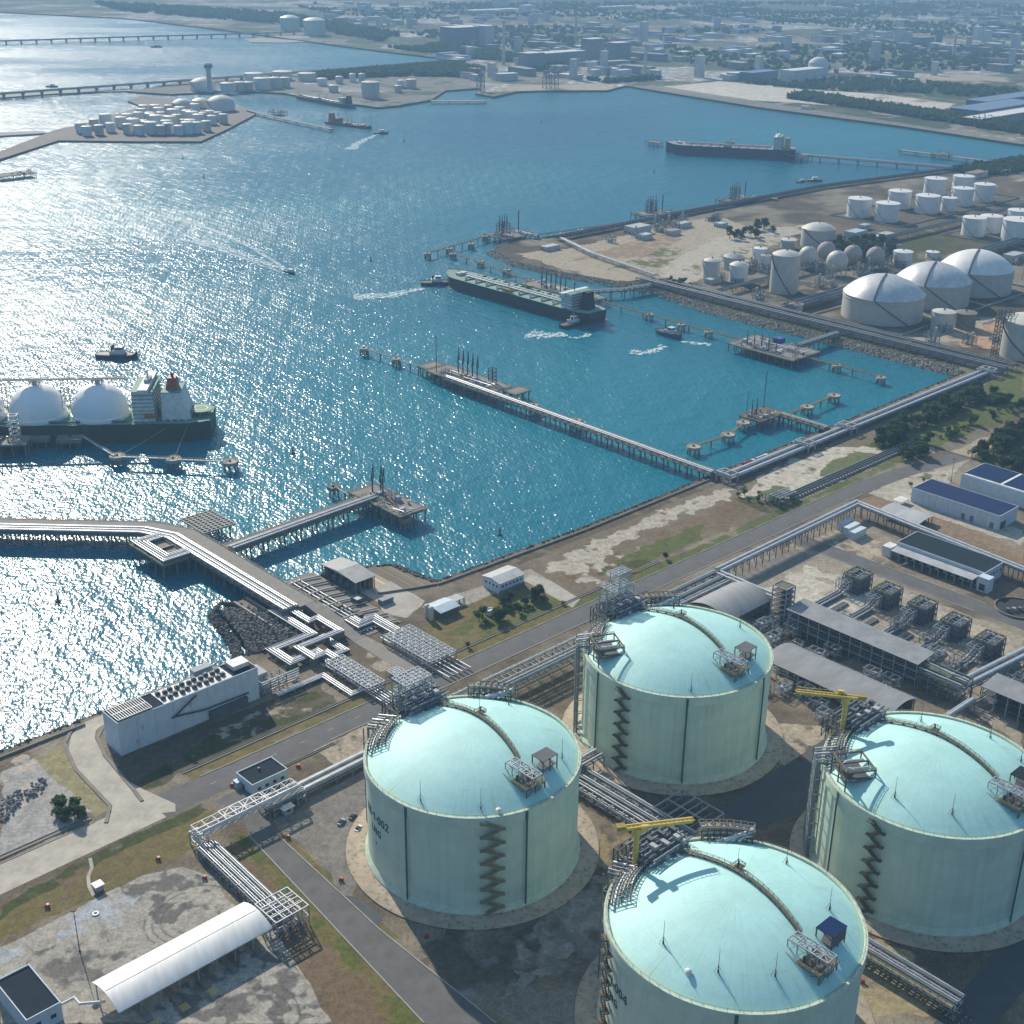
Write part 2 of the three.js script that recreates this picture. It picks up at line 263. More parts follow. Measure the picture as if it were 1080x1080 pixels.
const yardMap = groundMap(2048, 1200, 90, 860, -532, -82, (u, w, c) => {
  const n = fbm(u / 34, w / 34, 5, 1), m = fbm(u / 7, w / 7, 4, 2), tr = Math.abs(((Math.hypot(u - 300 + 20 * n, w + 268) / 2.6 + 8 * n) % 1) - 0.5), q = 0.5 + 0.6 * m + 0.35 * (n - 0.5) + 0.3 * (vnoise(u * 1.2, w * 1.2, 5) - 0.4) - (tr < 0.12 && m > 0.45 ? 0.16 : 0);
  const k = Math.min(1, Math.max(0, (n - 0.42) * 5)); for (let i = 0; i < 3; i++) c[i] = (C.dirt[i] + (C.sandD[i] * 0.72 - C.dirt[i]) * k) * q;
}, [
  // between sea wall and road
  { p: rect(452, 860, -528, -462), c: C.dirt, jag: 2, op: 0.8 }, { p: rect(500, 700, -488, -464), c: C.brown, jag: 6, patch: 0.62, scale: 16 }, { p: rect(440, 860, -459, -451.5), c: C.grass, jag: 1, patch: 0.72, scale: 12 }, { p: rect(236, 440, -461, -452), c: C.olive, jag: 1, patch: 0.8, scale: 9 }, { p: rect(290, 350, -436, -418), c: C.sandD, jag: 2, patch: 0.75 },
  { p: rect(470, 690, -526, -514), c: C.dirtD, jag: 2, patch: 0.7 },
  { p: PU([[575, 606], [598, 583], [650, 562], [700, 540], [740, 522], [778, 513], [765, 528], [705, 549], [655, 574], [640, 590], [605, 606]]), c: C.sand, jag: 6, patch: 0.82, scale: 7 },
  { p: PU([[600, 610], [640, 590], [680, 570], [690, 580], [650, 610], [630, 620]]), c: C.sand, jag: 7, patch: 0.5 },
  { p: PU([[645, 595], [665, 583], [695, 573], [722, 560], [748, 553], [738, 568], [700, 588], [662, 603]]), c: C.grass, jag: 4 }, { p: PU([[630, 610], [660, 590], [690, 590], [650, 620]]), c: C.grassD, jag: 6, patch: 0.55 },
  { p: PU([[782, 524], [800, 503], [832, 488], [872, 474], [930, 470], [940, 480], [905, 498], [870, 512], [830, 528]]), c: C.white, jag: 7, patch: 0.78, scale: 8 },
  { p: PU([[862, 502], [880, 485], [905, 477], [932, 479], [928, 490], [890, 505]]), c: C.grass, jag: 2 }, { p: PU([[800, 520], [815, 513], [834, 514], [832, 524], [812, 527]]), c: C.grass, jag: 2 }, { p: PU([[775, 528], [800, 522], [850, 530], [830, 545], [800, 540]]), c: C.grassD, jag: 4, patch: 0.7 },
  { p: PU([[915, 470], [950, 440], [1080, 390], [1080, 432], [1000, 462], [950, 482]]), c: C.grass, jag: 5 }, { p: PU([[920, 470], [960, 442], [1050, 410], [1050, 425], [980, 450], [940, 475]]), c: C.grassD, jag: 5, patch: 0.8 },
  { p: PU([[972, 478], [976, 458], [990, 448], [1030, 432], [1035, 436], [990, 455], [985, 478]]), c: C.sandD, jag: 2 },
  { p: PU([[985, 495], [1010, 478], [1080, 447], [1080, 458], [1020, 486], [1000, 500]]), c: C.sandD, jag: 3 },
  // pavilion lawn and the pads by the shore
  { p: PU([[440, 668], [455, 650], [505, 632], [560, 622], [603, 636], [602, 648], [500, 694], [488, 690]]), c: C.olive, jag: 2 }, { p: PU([[470, 668], [520, 640], [590, 632], [595, 645], [520, 672]]), c: C.grass, jag: 5, patch: 0.65 },
  { p: PU([[392, 625], [410, 612], [448, 634], [430, 652], [405, 648]]), c: [0.46, 0.37, 0.28], jag: 1.5 }, { p: PU([[445, 640], [560, 600], [578, 612], [560, 612], [460, 650]]), c: C.conc, jag: 1, op: 0.8 },
  { p: PU([[385, 690], [420, 700], [450, 716], [420, 728], [390, 705]]), c: C.sandD, jag: 4, patch: 0.6 },
  // lower left: verge, field, loading apron
  { p: PU([[0, 815], [38, 800], [100, 855], [60, 880], [0, 905]]), c: [0.33, 0.32, 0.30], jag: 3 }, { p: PU([[0, 800], [30, 795], [70, 830], [0, 860]]), c: [0.42, 0.36, 0.3], jag: 5, patch: 0.5 }, { p: PU([[36, 800], [66, 785], [110, 845], [118, 852], [100, 862]]), c: [0.26, 0.23, 0.12], jag: 2 },
  { p: PU([[130, 832], [122, 800], [276, 742], [335, 718], [358, 746], [240, 795], [150, 838]]), c: C.dirtD, jag: 3 }, { p: PU([[130, 832], [200, 790], [330, 730], [350, 748], [240, 795], [150, 838]]), c: C.grassD, jag: 4, patch: 0.6 }, { p: PU([[225, 770], [290, 745], [335, 745], [300, 760], [240, 785]]), c: C.sandD, jag: 5, patch: 0.5, scale: 6 },
  { p: PU([[0, 962], [130, 893], [228, 853], [212, 892], [150, 925], [0, 992]]), c: C.olive, jag: 1.5 }, { p: PU([[0, 955], [130, 885], [215, 848], [220, 856], [130, 898], [0, 968]]), c: C.grassD, jag: 2, patch: 0.75 }, { p: PU([[60, 930], [150, 890], [190, 880], [150, 915], [60, 955]]), c: C.brown, jag: 5, patch: 0.5 },
  { p: PU([[225, 905], [262, 868], [450, 1080], [330, 1080], [300, 1000]]), c: C.brown, jag: 2 }, { p: PU([[244, 880], [262, 880], [449, 1080], [405, 1080], [330, 985]]), c: C.olive, jag: 1.5 }, { p: PU([[244, 880], [262, 880], [449, 1080], [415, 1080], [330, 980]]), c: C.grass, jag: 2, patch: 0.6 }, { p: PU([[292, 878], [300, 878], [372, 945], [420, 990], [412, 992]]), c: C.olive, jag: 1 }, { p: PU([[300, 985], [350, 1000], [420, 1080], [350, 1080], [310, 1020]]), c: C.brown, jag: 4 },
  { p: PU([[0, 1000], [150, 924], [190, 915], [225, 925], [240, 950], [290, 985], [315, 1020], [350, 1080], [0, 1080]]), c: C.conc, jag: 0.8 },
  { p: PU([[130, 935], [180, 918], [225, 928], [235, 955], [160, 975]]), c: C.stain, jag: 6, patch: 0.6, scale: 7, op: 0.75 }, { p: PU([[30, 1010], [110, 980], [130, 1010], [60, 1060]]), c: C.stain, jag: 8, patch: 0.55, scale: 7, op: 0.7 }, { p: PU([[180, 1045], [250, 1000], [310, 1000], [340, 1080], [180, 1080]]), c: C.stain, jag: 7, patch: 0.58, scale: 6, op: 0.75 },
  { p: PU([[0, 1005], [120, 940], [150, 945], [120, 985], [0, 1020]]), c: C.blueish, jag: 6, patch: 0.6 }, { p: PU([[95, 955], [102, 955], [130, 1010], [118, 1015]]), c: C.stain, jag: 2, patch: 0.45, op: 0.5 },
  ...[0, 1, 2, 3, 4, 5, 6].map((k) => { const c = k < 4 ? U(205, 968) : U(262, 1075), r = (k < 4 ? 9 : 11) + (k % 4) * 3.1, P = []; for (let q = 0; q <= 14; q++) P.push([c[0] + r * Math.cos(q * 0.26 + k), c[1] + r * Math.sin(q * 0.26 + k)]); for (let q = 14; q >= 0; q--) P.push([c[0] + (r + 0.9) * Math.cos(q * 0.26 + k), c[1] + (r + 0.9) * Math.sin(q * 0.26 + k)]); return { p: P, c: C.stain, jag: 0.5, patch: 0.7, scale: 5, op: 0.55 }; }),
  // car park and the ground round the tanks
  { p: PU([[285, 868], [390, 808], [384, 905], [372, 955], [330, 900]]), c: C.concD, jag: 1.5 }, { p: rect(230, 470, -300, -262), c: C.dirtD, jag: 10, patch: 0.6, scale: 14 }, { p: rect(240, 350, -285, -180), c: C.concD, jag: 8, patch: 0.55, scale: 10 },
  { p: PU([[560, 985], [620, 940], [650, 960], [600, 1010], [530, 1060]]), c: [0.25, 0.23, 0.2], jag: 5, patch: 0.55, scale: 6 }, { p: PU([[890, 985], [960, 1000], [1010, 1060], [900, 1080], [885, 1040]]), c: [0.3, 0.25, 0.14], jag: 4, patch: 0.75 },
  { p: PU([[600, 880], [660, 840], [700, 900], [640, 940]]), c: [0.24, 0.19, 0.1], jag: 6, patch: 0.6 }, { p: PU([[820, 760], [880, 770], [850, 800], [815, 810]]), c: C.sandD, jag: 4, patch: 0.7 },
  // process area on the right
  { p: PU([[752, 612], [840, 572], [1080, 672], [1080, 790], [1000, 730], [880, 660]]), c: [0.3, 0.26, 0.2], jag: 4 }, { p: PU([[800, 625], [850, 597], [905, 615], [930, 640], [900, 655], [840, 640]]), c: C.white, jag: 6, patch: 0.75 }, { p: PU([[900, 610], [1060, 660], [1080, 690], [1040, 700], [960, 640]]), c: C.sand, jag: 5, patch: 0.55 }, { p: PU([[870, 640], [1040, 700], [1050, 730], [960, 700]]), c: C.red, jag: 6, patch: 0.42 },
  { p: PU([[750, 608], [800, 585], [850, 575], [830, 592], [780, 622]]), c: C.concD, jag: 2, patch: 0.7 }, { p: PU([[870, 555], [940, 575], [930, 600], [860, 570]]), c: C.sandD, jag: 4, patch: 0.6 },
  { p: PU([[905, 527], [960, 548], [1080, 598], [1080, 582], [960, 530], [925, 520]]), c: C.red, jag: 2, op: 0.8 }, { p: PU([[915, 520], [960, 500], [1010, 495], [1000, 510], [960, 520], [1080, 560], [1080, 575], [950, 535]]), c: C.sand, jag: 3 }, { p: PU([[930, 500], [985, 488], [1010, 500], [1000, 508]]), c: C.grass, jag: 3, patch: 0.5 },
  { p: PU([[1030, 485], [1080, 470], [1080, 505], [1040, 492]]), c: C.grassD, jag: 3 },
]);
const midMap = groundMap(1792, 1120, 850, 2230, -1160, -300, (u, w, c) => {
  const n = fbm(u / 60, w / 60, 5, 1), m = fbm(u / 12, w / 12, 4, 2); for (let i = 0; i < 3; i++) c[i] = (C.dirtD[i] * 1.1 + (C.sandD[i] * 0.7 - C.dirtD[i]) * Math.min(1, Math.max(0, (n - 0.45) * 5))) * (0.42 + 0.6 * m);
}, [
  { p: PU([[545, 268], [600, 262], [700, 238], [760, 228], [800, 245], [740, 285], [690, 296], [640, 298]]), c: C.sandD, jag: 6 }, { p: PU([[600, 275], [700, 245], [720, 252], [690, 270]]), c: C.red, jag: 6, patch: 0.7 }, { p: PU([[640, 285], [700, 262], [722, 262], [700, 282]]), c: C.grass, jag: 6, patch: 0.6 },
  { p: PU([[690, 290], [740, 258], [800, 240], [850, 238], [840, 250], [760, 285], [720, 298]]), c: C.sand, jag: 12, patch: 0.8, scale: 20 }, { p: PU([[720, 285], [780, 262], [830, 250], [835, 254], [740, 292]]), c: C.olive, jag: 6, patch: 0.5 },
  { p: PU([[850, 245], [880, 225], [1060, 185], [1080, 200], [960, 240], [900, 250]]), c: C.brown, jag: 6, patch: 0.6 }, { p: PU([[880, 228], [1080, 188], [1080, 192], [880, 233]]), c: C.sandD, jag: 2 }, { p: PU([[870, 262], [990, 240], [1040, 255], [940, 275]]), c: C.grassD, jag: 8, patch: 0.6 },
  { p: PU([[1005, 355], [1060, 335], [1080, 345], [1080, 372], [1015, 366]]), c: [0.4, 0.26, 0.16], jag: 4, patch: 0.8 }, { p: PU([[955, 360], [1020, 335], [1050, 335], [1010, 360]]), c: C.sandD, jag: 4, patch: 0.7 }, { p: PU([[960, 235], [1010, 225], [1050, 240], [1000, 255]]), c: C.sandD, jag: 5, patch: 0.5 },
  { p: PU([[905, 478], [940, 445], [1010, 418], [1080, 388], [1080, 436], [1000, 466], [940, 490]]), c: C.grass, jag: 5 }, { p: PU([[915, 474], [950, 448], [1058, 408], [1062, 420], [980, 450], [940, 478]]), c: C.grassD, jag: 5, patch: 0.8 }, { p: PU([[960, 500], [1010, 474], [1080, 445], [1080, 456], [1020, 486], [980, 510]]), c: C.sandD, jag: 3 }, { p: PU([[1010, 490], [1080, 452], [1080, 500], [1030, 496]]), c: C.grassD, jag: 5 },
  { p: rect(1030, 1062, -950, -540), c: C.grassD, jag: 4, patch: 0.75 }, { p: rect(1100, 1340, -880, -760), c: C.concD, jag: 8, patch: 0.5 }, { p: rect(1500, 2000, -1020, -730), c: C.dirtD, jag: 10, patch: 0.75, scale: 24 }, { p: rect(1380, 1560, -900, -780), c: C.grassD, jag: 14, patch: 0.6, scale: 18 }, { p: rect(1066, 1100, -900, -540), c: C.grassD, jag: 6, patch: 0.55, scale: 14 },
], 0.8);
const farMap = groundMap(2048, 2048, 1400, 11400, -9600, 400, (u, w, c) => {
  // parcels: woods, fields, built-up ground
  let best = 1e9, b2 = 1e9, id = 0; const s = 170 + (u > 5000 ? 90 : 0), cx = Math.floor(u / s), cz = Math.floor(w / s);
  for (let a = -1; a <= 1; a++) for (let b = -1; b <= 1; b++) { const x = (cx + a + hash(cx + a, cz + b, 1)) * s, z = (cz + b + hash(cx + a, cz + b, 2)) * s, d = Math.abs(x - u) + Math.abs(z - w); if (d < best) { b2 = best; best = d; id = hash(cx + a, cz + b, 3); } else if (d < b2) b2 = d; }
  const n = fbm(u / 420, w / 420, 4, 3), m = fbm(u / 30, w / 30, 3, 4), k = id * 0.6 + n * 0.75;
  const o = k < 0.54 ? [0.04, 0.06, 0.032] : k < 0.76 ? [0.075, 0.085, 0.045] : k < 0.88 ? [0.17, 0.15, 0.11] : [0.27, 0.26, 0.24];
  const sp = k > 0.66 && hash(Math.floor(u / 12), Math.floor(w / 12), 8) > 0.86 ? 2.2 : 1; for (let i = 0; i < 3; i++) c[i] = o[i] * (0.5 + m) * sp;
  if (b2 - best < 9) { c[0] = 0.2; c[1] = 0.19; c[2] = 0.17; }
}, [
  { p: PU([[690, 92], [760, 86], [860, 95], [935, 100], [1010, 110], [990, 117], [930, 114], [830, 108], [760, 103]]), c: [0.55, 0.5, 0.42], jag: 12, scale: 60 }, { p: PU([[900, 104], [960, 100], [1000, 108], [960, 112]]), c: C.red, jag: 20, patch: 0.5, scale: 40 },
  { p: PU([[520, 92], [640, 88], [650, 94], [560, 99]]), c: C.sandD, jag: 8, scale: 40 }, { p: PU([[900, 80], [1080, 78], [1080, 90], [920, 92]]), c: C.sandD, jag: 30, patch: 0.55, scale: 90 }, { p: PU([[930, 92], [1080, 86], [1080, 104], [1000, 104]]), c: C.grassD, jag: 20, scale: 60 },
  { p: PU([[660, 92], [1080, 158], [1080, 150], [690, 90]]), c: C.concD, jag: 3, scale: 40 },
  { p: PU([[400, 58], [480, 64], [500, 72], [330, 78]]), c: C.grassD, jag: 20, scale: 60 },
  { p: PU([[135, 98], [200, 84], [340, 74], [520, 80], [510, 98], [400, 116], [250, 97]]), c: C.concD, jag: 20, scale: 60, patch: 0.7 },
], 0.9);
const sheet = (map, rough = 0.95) => { const m = new THREE.MeshPhysicalMaterial({ map, roughness: rough, side: THREE.DoubleSide }); m.specularIntensity = 0.35; return m; };

// ---------------------------------------------------------------- sea
{
  const N = 1024, waves = []; seed = 99;
  for (let k = 0; k < 84; k++) { // travelling wave trains with whole numbers of crests across the tile
    const L = k < 54 ? 0.8 * Math.pow(5, rnd()) : 3 * Math.pow(5, rnd()), a = 0.62 + (rnd() + rnd() + rnd() - 1.5) * 1.7, kx = Math.round(160 / L * Math.cos(a)), kz = Math.round(160 / L * Math.sin(a));
    waves.push([kx, kz, rnd() * 6.283, 0.025 * (L > 4 ? 0.75 : 1)]);
  }
  const S = new Float32Array(4096); for (let k = 0; k < 4096; k++) S[k] = Math.cos(k / 4096 * 2 * Math.PI);
  const sx = new Float32Array(N * N), sz = new Float32Array(N * N);
  for (const [kx, kz, ph, s] of waves) { const q = Math.hypot(kx, kz) || 1, ax = s * kx / q, az = s * kz / q; for (let j = 0; j < N; j++) for (let i = 0; i < N; i++) { const c = S[((kx * i + kz * j) * 4 + Math.round(ph * 652)) & 4095]; sx[j * N + i] += ax * c; sz[j * N + i] += az * c; } }
  const nt = tex(N, N, (x, y, c, i, j) => { const a = -sx[j * N + i], b = -sz[j * N + i], l = 1 / Math.hypot(a, b, 1); c[0] = 0.5 + 0.5 * a * l; c[1] = 0.5 + 0.5 * b * l; c[2] = 0.5 + 0.5 * l; }, false);
  nt.repeat.set(1 / 160, 1 / 160);
  const bt = tex(512, 512, (x, y, c) => { c[0] = c[1] = c[2] = fbm(x * 24, y * 24, 4, 61, 24); }, false); bt.repeat.set(1 / 430, 1 / 560);
  const rt = tex(256, 256, (x, y, c) => { const n = fbm(x * 7, y * 7, 5, 77, 7); c[0] = c[1] = c[2] = Math.min(1, Math.max(0.6, 0.6 + 0.9 * (n - 0.25))); }, false); rt.repeat.set(1 / 2600, 1 / 1500);
  const ct = tex(512, 512, (x, y, c) => { const n = fbm(x * 5, y * 5, 4, 12, 5), k = Math.min(1, Math.max(0, (n - 0.3) * 2)); c[0] = 0; c[1] = 0.105 + 0.055 * k; c[2] = 0.165 + 0.05 * k; }); ct.repeat.set(1 / 2600, 1 / 2600);
  const m = new THREE.MeshPhysicalMaterial({ map: ct, roughness: 0.32, roughnessMap: rt, metalness: 0, ior: 1.333, normalMap: nt, bumpMap: bt, bumpScale: 1.6, side: THREE.DoubleSide });
  m.normalScale.set(1, 1);
  const b = new MB(); b.quad(V(-14000, WL, 14000), V(16000, WL, 14000), V(16000, WL, -16000), V(-14000, WL, -16000));
  for (let k = 0; k < 4; k++) { b.t[2 * k] = b.p[3 * k]; b.t[2 * k + 1] = -b.p[3 * k + 2]; }
  const me = b.build('sea_water', m, null); me.rotation.y = 0; me.userData = { kind: 'structure' }; scene.add(me);
}

// ---------------------------------------------------------------- land
const landNear = [[-900, -531], [182, -531], [318, -531], [322, -545], [332, -580], [345, -566], [352, -545], [398, -556], [400, -582], [412, -584], [436, -566], [441, -531], [560, -526], [1045, -531], [1046, -675], [1046, -814], [1062, -900], [1060, -930], [1042, -1010], [1036, -1087], [1054, -1148], [1120, -1180], [1150, -1152], [1678, -1148], [2205, -1070], [2330, -1040], [2368, -1150], [2413, -1442], [2436, -1806], [2505, -2165], [2527, -2277], [2414, -2234], [2300, -2320], [2228, -2349], [2112, -2302], [2126, -2380], [2200, -2440], [2230, -2600], [2300, -2740], [2560, -2960], [2652, -3100], [2656, -3416], [2717, -4073], [2752, -4492], [2782, -5257], [2540, -5870], [2200, -8200], [2000, -15500], [15500, -15500], [15500, 3000], [-900, 3000]];
structure('land', new MB().prism(landNear, -9, 0), sheet(farMap));
const yardPoly = [[92, -530.6], [318, -530.6], [322, -544.6], [332, -579.5], [345, -565.5], [352, -544.5], [398, -555.5], [400.4, -581.6], [412, -583.6], [435.5, -565.8], [440.6, -530.6], [560, -525.6], [858, -529], [858, -84], [92, -84]];
structure('yard_ground', new MB().prism(yardPoly, 0.03, 0.03), sheet(yardMap));
structure('terminal_ground', new MB().prism([[860, -528.9], [1045, -530.5], [1045.6, -675], [1045.6, -814], [1061.5, -900], [1059.6, -930], [1041.6, -1010], [1035.6, -1087], [1053.7, -1147.5], [1120, -1179.5], [1150, -1151.5], [1678, -1147.6], [2205, -1069.6], [2228, -1064], [2228, -302], [860, -302]], 0.035, 0.035), sheet(midMap));
const islandPoly = PU([[-60, 196], [0, 170], [62, 150], [140, 151], [212, 151], [240, 138], [270, 122], [255, 114], [212, 108], [150, 103], [135, 108], [150, 114], [90, 132], [58, 139], [0, 162], [-60, 186]], WL);
structure('harbour_island', new MB().prism(islandPoly, -9, -0.6), mat(0.13, 0.105, 0.085, { wear: 160 }));
const backPoly = PU([[134, 98], [165, 93], [200, 86], [260, 84], [340, 75], [470, 68], [520, 78], [512, 94], [470, 97], [455, 107], [420, 113], [398, 115], [350, 108], [300, 100], [250, 97], [180, 101]], WL);
structure('harbour_spit', new MB().prism(backPoly, -9, -0.3), sheet(farMap));
structure('breakwater', new MB().prism(PU([[-80, 108], [0, 101], [60, 97], [138, 95], [140, 97], [60, 100], [0, 104.5], [-80, 112]], WL), -9, -1), M.rockPale);
structure('breakwater', new MB().prism(PU([[-60, 147], [0, 141], [45, 140], [50, 142], [0, 145], [-60, 152]], WL), -9, -1), M.rockPale);
structure('sand_spit', new MB().prism(PU([[258, 42], [275, 40], [300, 42], [330, 44], [300, 45.5], [265, 45]], WL), -9, -2.5), M.rockPale);
// low hills far inland
{
  const b = new MB(), N = 90, Q = 10, pts = [];
  for (let j = 0; j <= Q; j++) for (let i = 0; i <= N; i++) { const x = -5200 + 11800 * i / N, z = -9200 - 4200 * j / Q, e = Math.sin(Math.PI * Math.min(1, j / Q)); pts.push(V(x, Math.max(-3, 170 * e * Math.pow(fbm(i / 7, j / 5, 4, 15), 1.6) - 6), z)); }
  for (let j = 0; j < Q; j++) for (let i = 0; i < N; i++) { const k = j * (N + 1) + i; b.quad(pts[k], pts[k + 1], pts[k + N + 2], pts[k + N + 1]); }
  const me = b.build('hills', mat(0.035, 0.05, 0.03, { wear: 400 }), null); me.userData = { kind: 'structure' }; scene.add(me);
}
// roads and pavements laid on the yard
let lay = 0.045;
function road(name, poly, m, kerb) { structure(name, new MB().prism(poly, lay, lay), m); lay += 0.005; if (kerb) { const b = new MB(); for (const [p, q] of kerb) b.beam(V(p[0], 0.12, p[1]), V(q[0], 0.12, q[1]), 0.5, 0.3); structure('kerb', b, M.kerb); } }
road('road', [[214, -453], [300, -452], [760, -452], [790, -449], [842, -440], [858, -436], [858, -422], [800, -433], [742, -438], [330, -438], [290, -436], [214, -437]], M.asph, [[[300, -437.6], [742, -437.7]], [[240, -453], [300, -452.3]], [[300, -452.3], [760, -452.3]]]);
road('concrete_road', [[60, -455], [214, -454], [214, -437], [60, -436]], M.path, [[[60, -455.3], [190, -454.3]]]);
road('concrete_lane', PU([[185, 848], [150, 832], [132, 822], [113, 800], [105, 789], [100, 779], [101, 770], [108, 765], [116, 762], [114, 770], [116, 767], [114, 752], [100, 757], [85, 764], [75, 776], [72, 792], [80, 810], [95, 828], [112, 843], [118, 856], [110, 866], [125, 862], [185, 856]]), M.path);
road('road', PU([[224, 846], [300, 812], [306, 830], [284, 850], [292, 880], [400, 979], [505, 1064], [525, 1080], [449, 1080], [262, 880], [256, 862], [240, 850]]), M.asph, [[U(262, 881), U(447, 1079)], [U(293, 881), U(400, 980)], [U(400, 980), U(523, 1079)]]);
road('tank_spur', PU([[366, 945], [378, 946], [392, 957], [404, 968], [398, 978], [362, 945]]), M.asphDark);
road('service_road', [[642, -438], [656, -438], [656, -300], [656, -90], [643, -90], [643, -300]], M.asph, [[[641.7, -438], [642.7, -300]], [[656.3, -438], [656.3, -300]]]);
road('service_road', [[392, -281], [520, -283], [520, -266], [450, -262], [436, -256], [412, -257], [392, -262]], M.asphDark);
road('service_road', [[300, -150], [430, -158], [430, -142], [300, -134]], M.asphDark);
road('service_road', [[560, -437], [577, -437], [577, -425], [600, -418], [636, -416], [636, -400], [590, -404], [562, -420]], M.concDark);
road('access_road', [[364.5, -505], [373, -505], [378, -458], [364, -458]], M.deck);
structure('ramp', new MB().hexa([V(364.5, 0.02, -505), V(373, 0.02, -505), V(373, 0.02, -549.5), V(364.5, 0.02, -549.5)], [V(364.5, 0.12, -505), V(373, 0.12, -505), V(373, 5.08, -549.5), V(364.5, 5.08, -549.5)]), M.deck);
road('concrete_apron', PU([[395, 622], [412, 613], [446, 634], [428, 652], [405, 646]]), M.conc);
road('access_road', PU([[560, 606], [580, 612], [612, 632], [604, 641], [575, 625], [552, 612]]), M.conc);
{ // lane marks
  const b = new MB(), q = (u, w, l, t) => b.prism(rect(u, u + l, w, w + t), lay, lay);
  for (let u = 240; u < 330; u += 16) q(u, -445, 3.2, 0.18);
  structure('road_marking', b, M.paint);
}
// drain channels beside the roads
for (const [p, q, w] of [[[235, -460.6], [560, -460.6], 1.6], [[86, -458.5], [190, -458], 2.2], [[252, -434.2], [300, -434.2], 1.2]]) structure('drain_channel', new MB().beam(V(p[0], 0.06, p[1]), V(q[0], 0.06, q[1]), w, 0.1).beam(V(p[0], 0.2, p[1] - w / 2), V(q[0], 0.2, q[1] - w / 2), 0.3, 0.4).beam(V(p[0], 0.2, p[1] + w / 2), V(q[0], 0.2, q[1] + w / 2), 0.3, 0.4), M.concDark);
for (const pts of [PU([[110, 765], [103, 778], [110, 796], [140, 832], [150, 845]]), PU([[78, 765], [68, 785], [80, 812], [116, 850], [112, 868]])]) { const b = new MB(); for (let k = 0; k + 1 < pts.length; k++) b.beam(V(pts[k][0], 0.2, pts[k][1]), V(pts[k + 1][0], 0.2, pts[k + 1][1]), 1.6, 0.5); structure('drain_channel', b, M.concDark); }

// ---------------------------------------------------------------- sea walls and rock armour
function seawall(label, pts, h = 1.1) { const o = thing('sea_wall', label, 'sea wall', pts[0][0], pts[0][1]); for (let k = 0; k + 1 < pts.length; k++) { const a = pts[k], b = pts[k + 1], L = Math.hypot(b[0] - a[0], b[1] - a[1]), n = Math.max(1, Math.round(L / 24)); for (let q = 0; q < n; q++) { const f = (t) => V(a[0] + (b[0] - a[0]) * t, h / 2, a[1] + (b[1] - a[1]) * t); new MB().beam(f((q + 0.006) / n), f((q + 0.994) / n), 0.8, h).build('wall_panel', M.concDark, o); } } return o; }
seawall('long low concrete wall along the basin edge behind the rocks', [[441, -526], [560, -521.5], [1043, -525]]);
seawall('low dark concrete wall along the glittering shore left of the tall blue building', [[60, -526], [222, -526]]);
seawall('low concrete wall round the corner of the sandy pad by the basin', [[408, -540], [430, -530.5], [441, -526.6]]);
// boulders: irregular stones in five shapes, scattered on the sloping shores
const stones = []; for (let s = 0; s < 5; s++) { const g = new THREE.DodecahedronGeometry(1, 0), p = g.attributes.position; for (let k = 0; k < p.count; k++) { const x = p.getX(k), y = p.getY(k), z = p.getZ(k), q = 0.72 + 0.5 * hash(Math.round(x * 9) + 50, Math.round(y * 9) + 50 + Math.round(z * 9) * 31, s); p.setXYZ(k, x * q, y * q * 0.7, z * q); } g.computeVertexNormals(); stones.push(g); }
function rocks(list, m, name = 'rock_armour') { // list of [u, y, w, size]
  for (let s = 0; s < 5; s++) {
    const L = list.filter((_, k) => k % 5 === s), im = new THREE.InstancedMesh(stones[s], m, L.length), q = new THREE.Object3D(), c = new THREE.Color();
    L.forEach(([u, y, w, r], k) => { q.position.set(WX(u, w), y, WZ(u, w)); q.rotation.set(rr(0, 6), rr(0, 6), rr(0, 6)); q.scale.setScalar(r); q.updateMatrix(); im.setMatrixAt(k, q.matrix); const v = rr(0.65, 1.35); im.setColorAt(k, c.setRGB(v, v, v * 0.97)); });
    im.name = numbered(name); im.castShadow = im.receiveShadow = true; im.userData = { kind: 'stuff', label: m === M.rockPale ? 'pale boulders lining the far basin shore' : 'dark boulders piled along the shore', category: 'rocks' }; scene.add(im);
  }
}
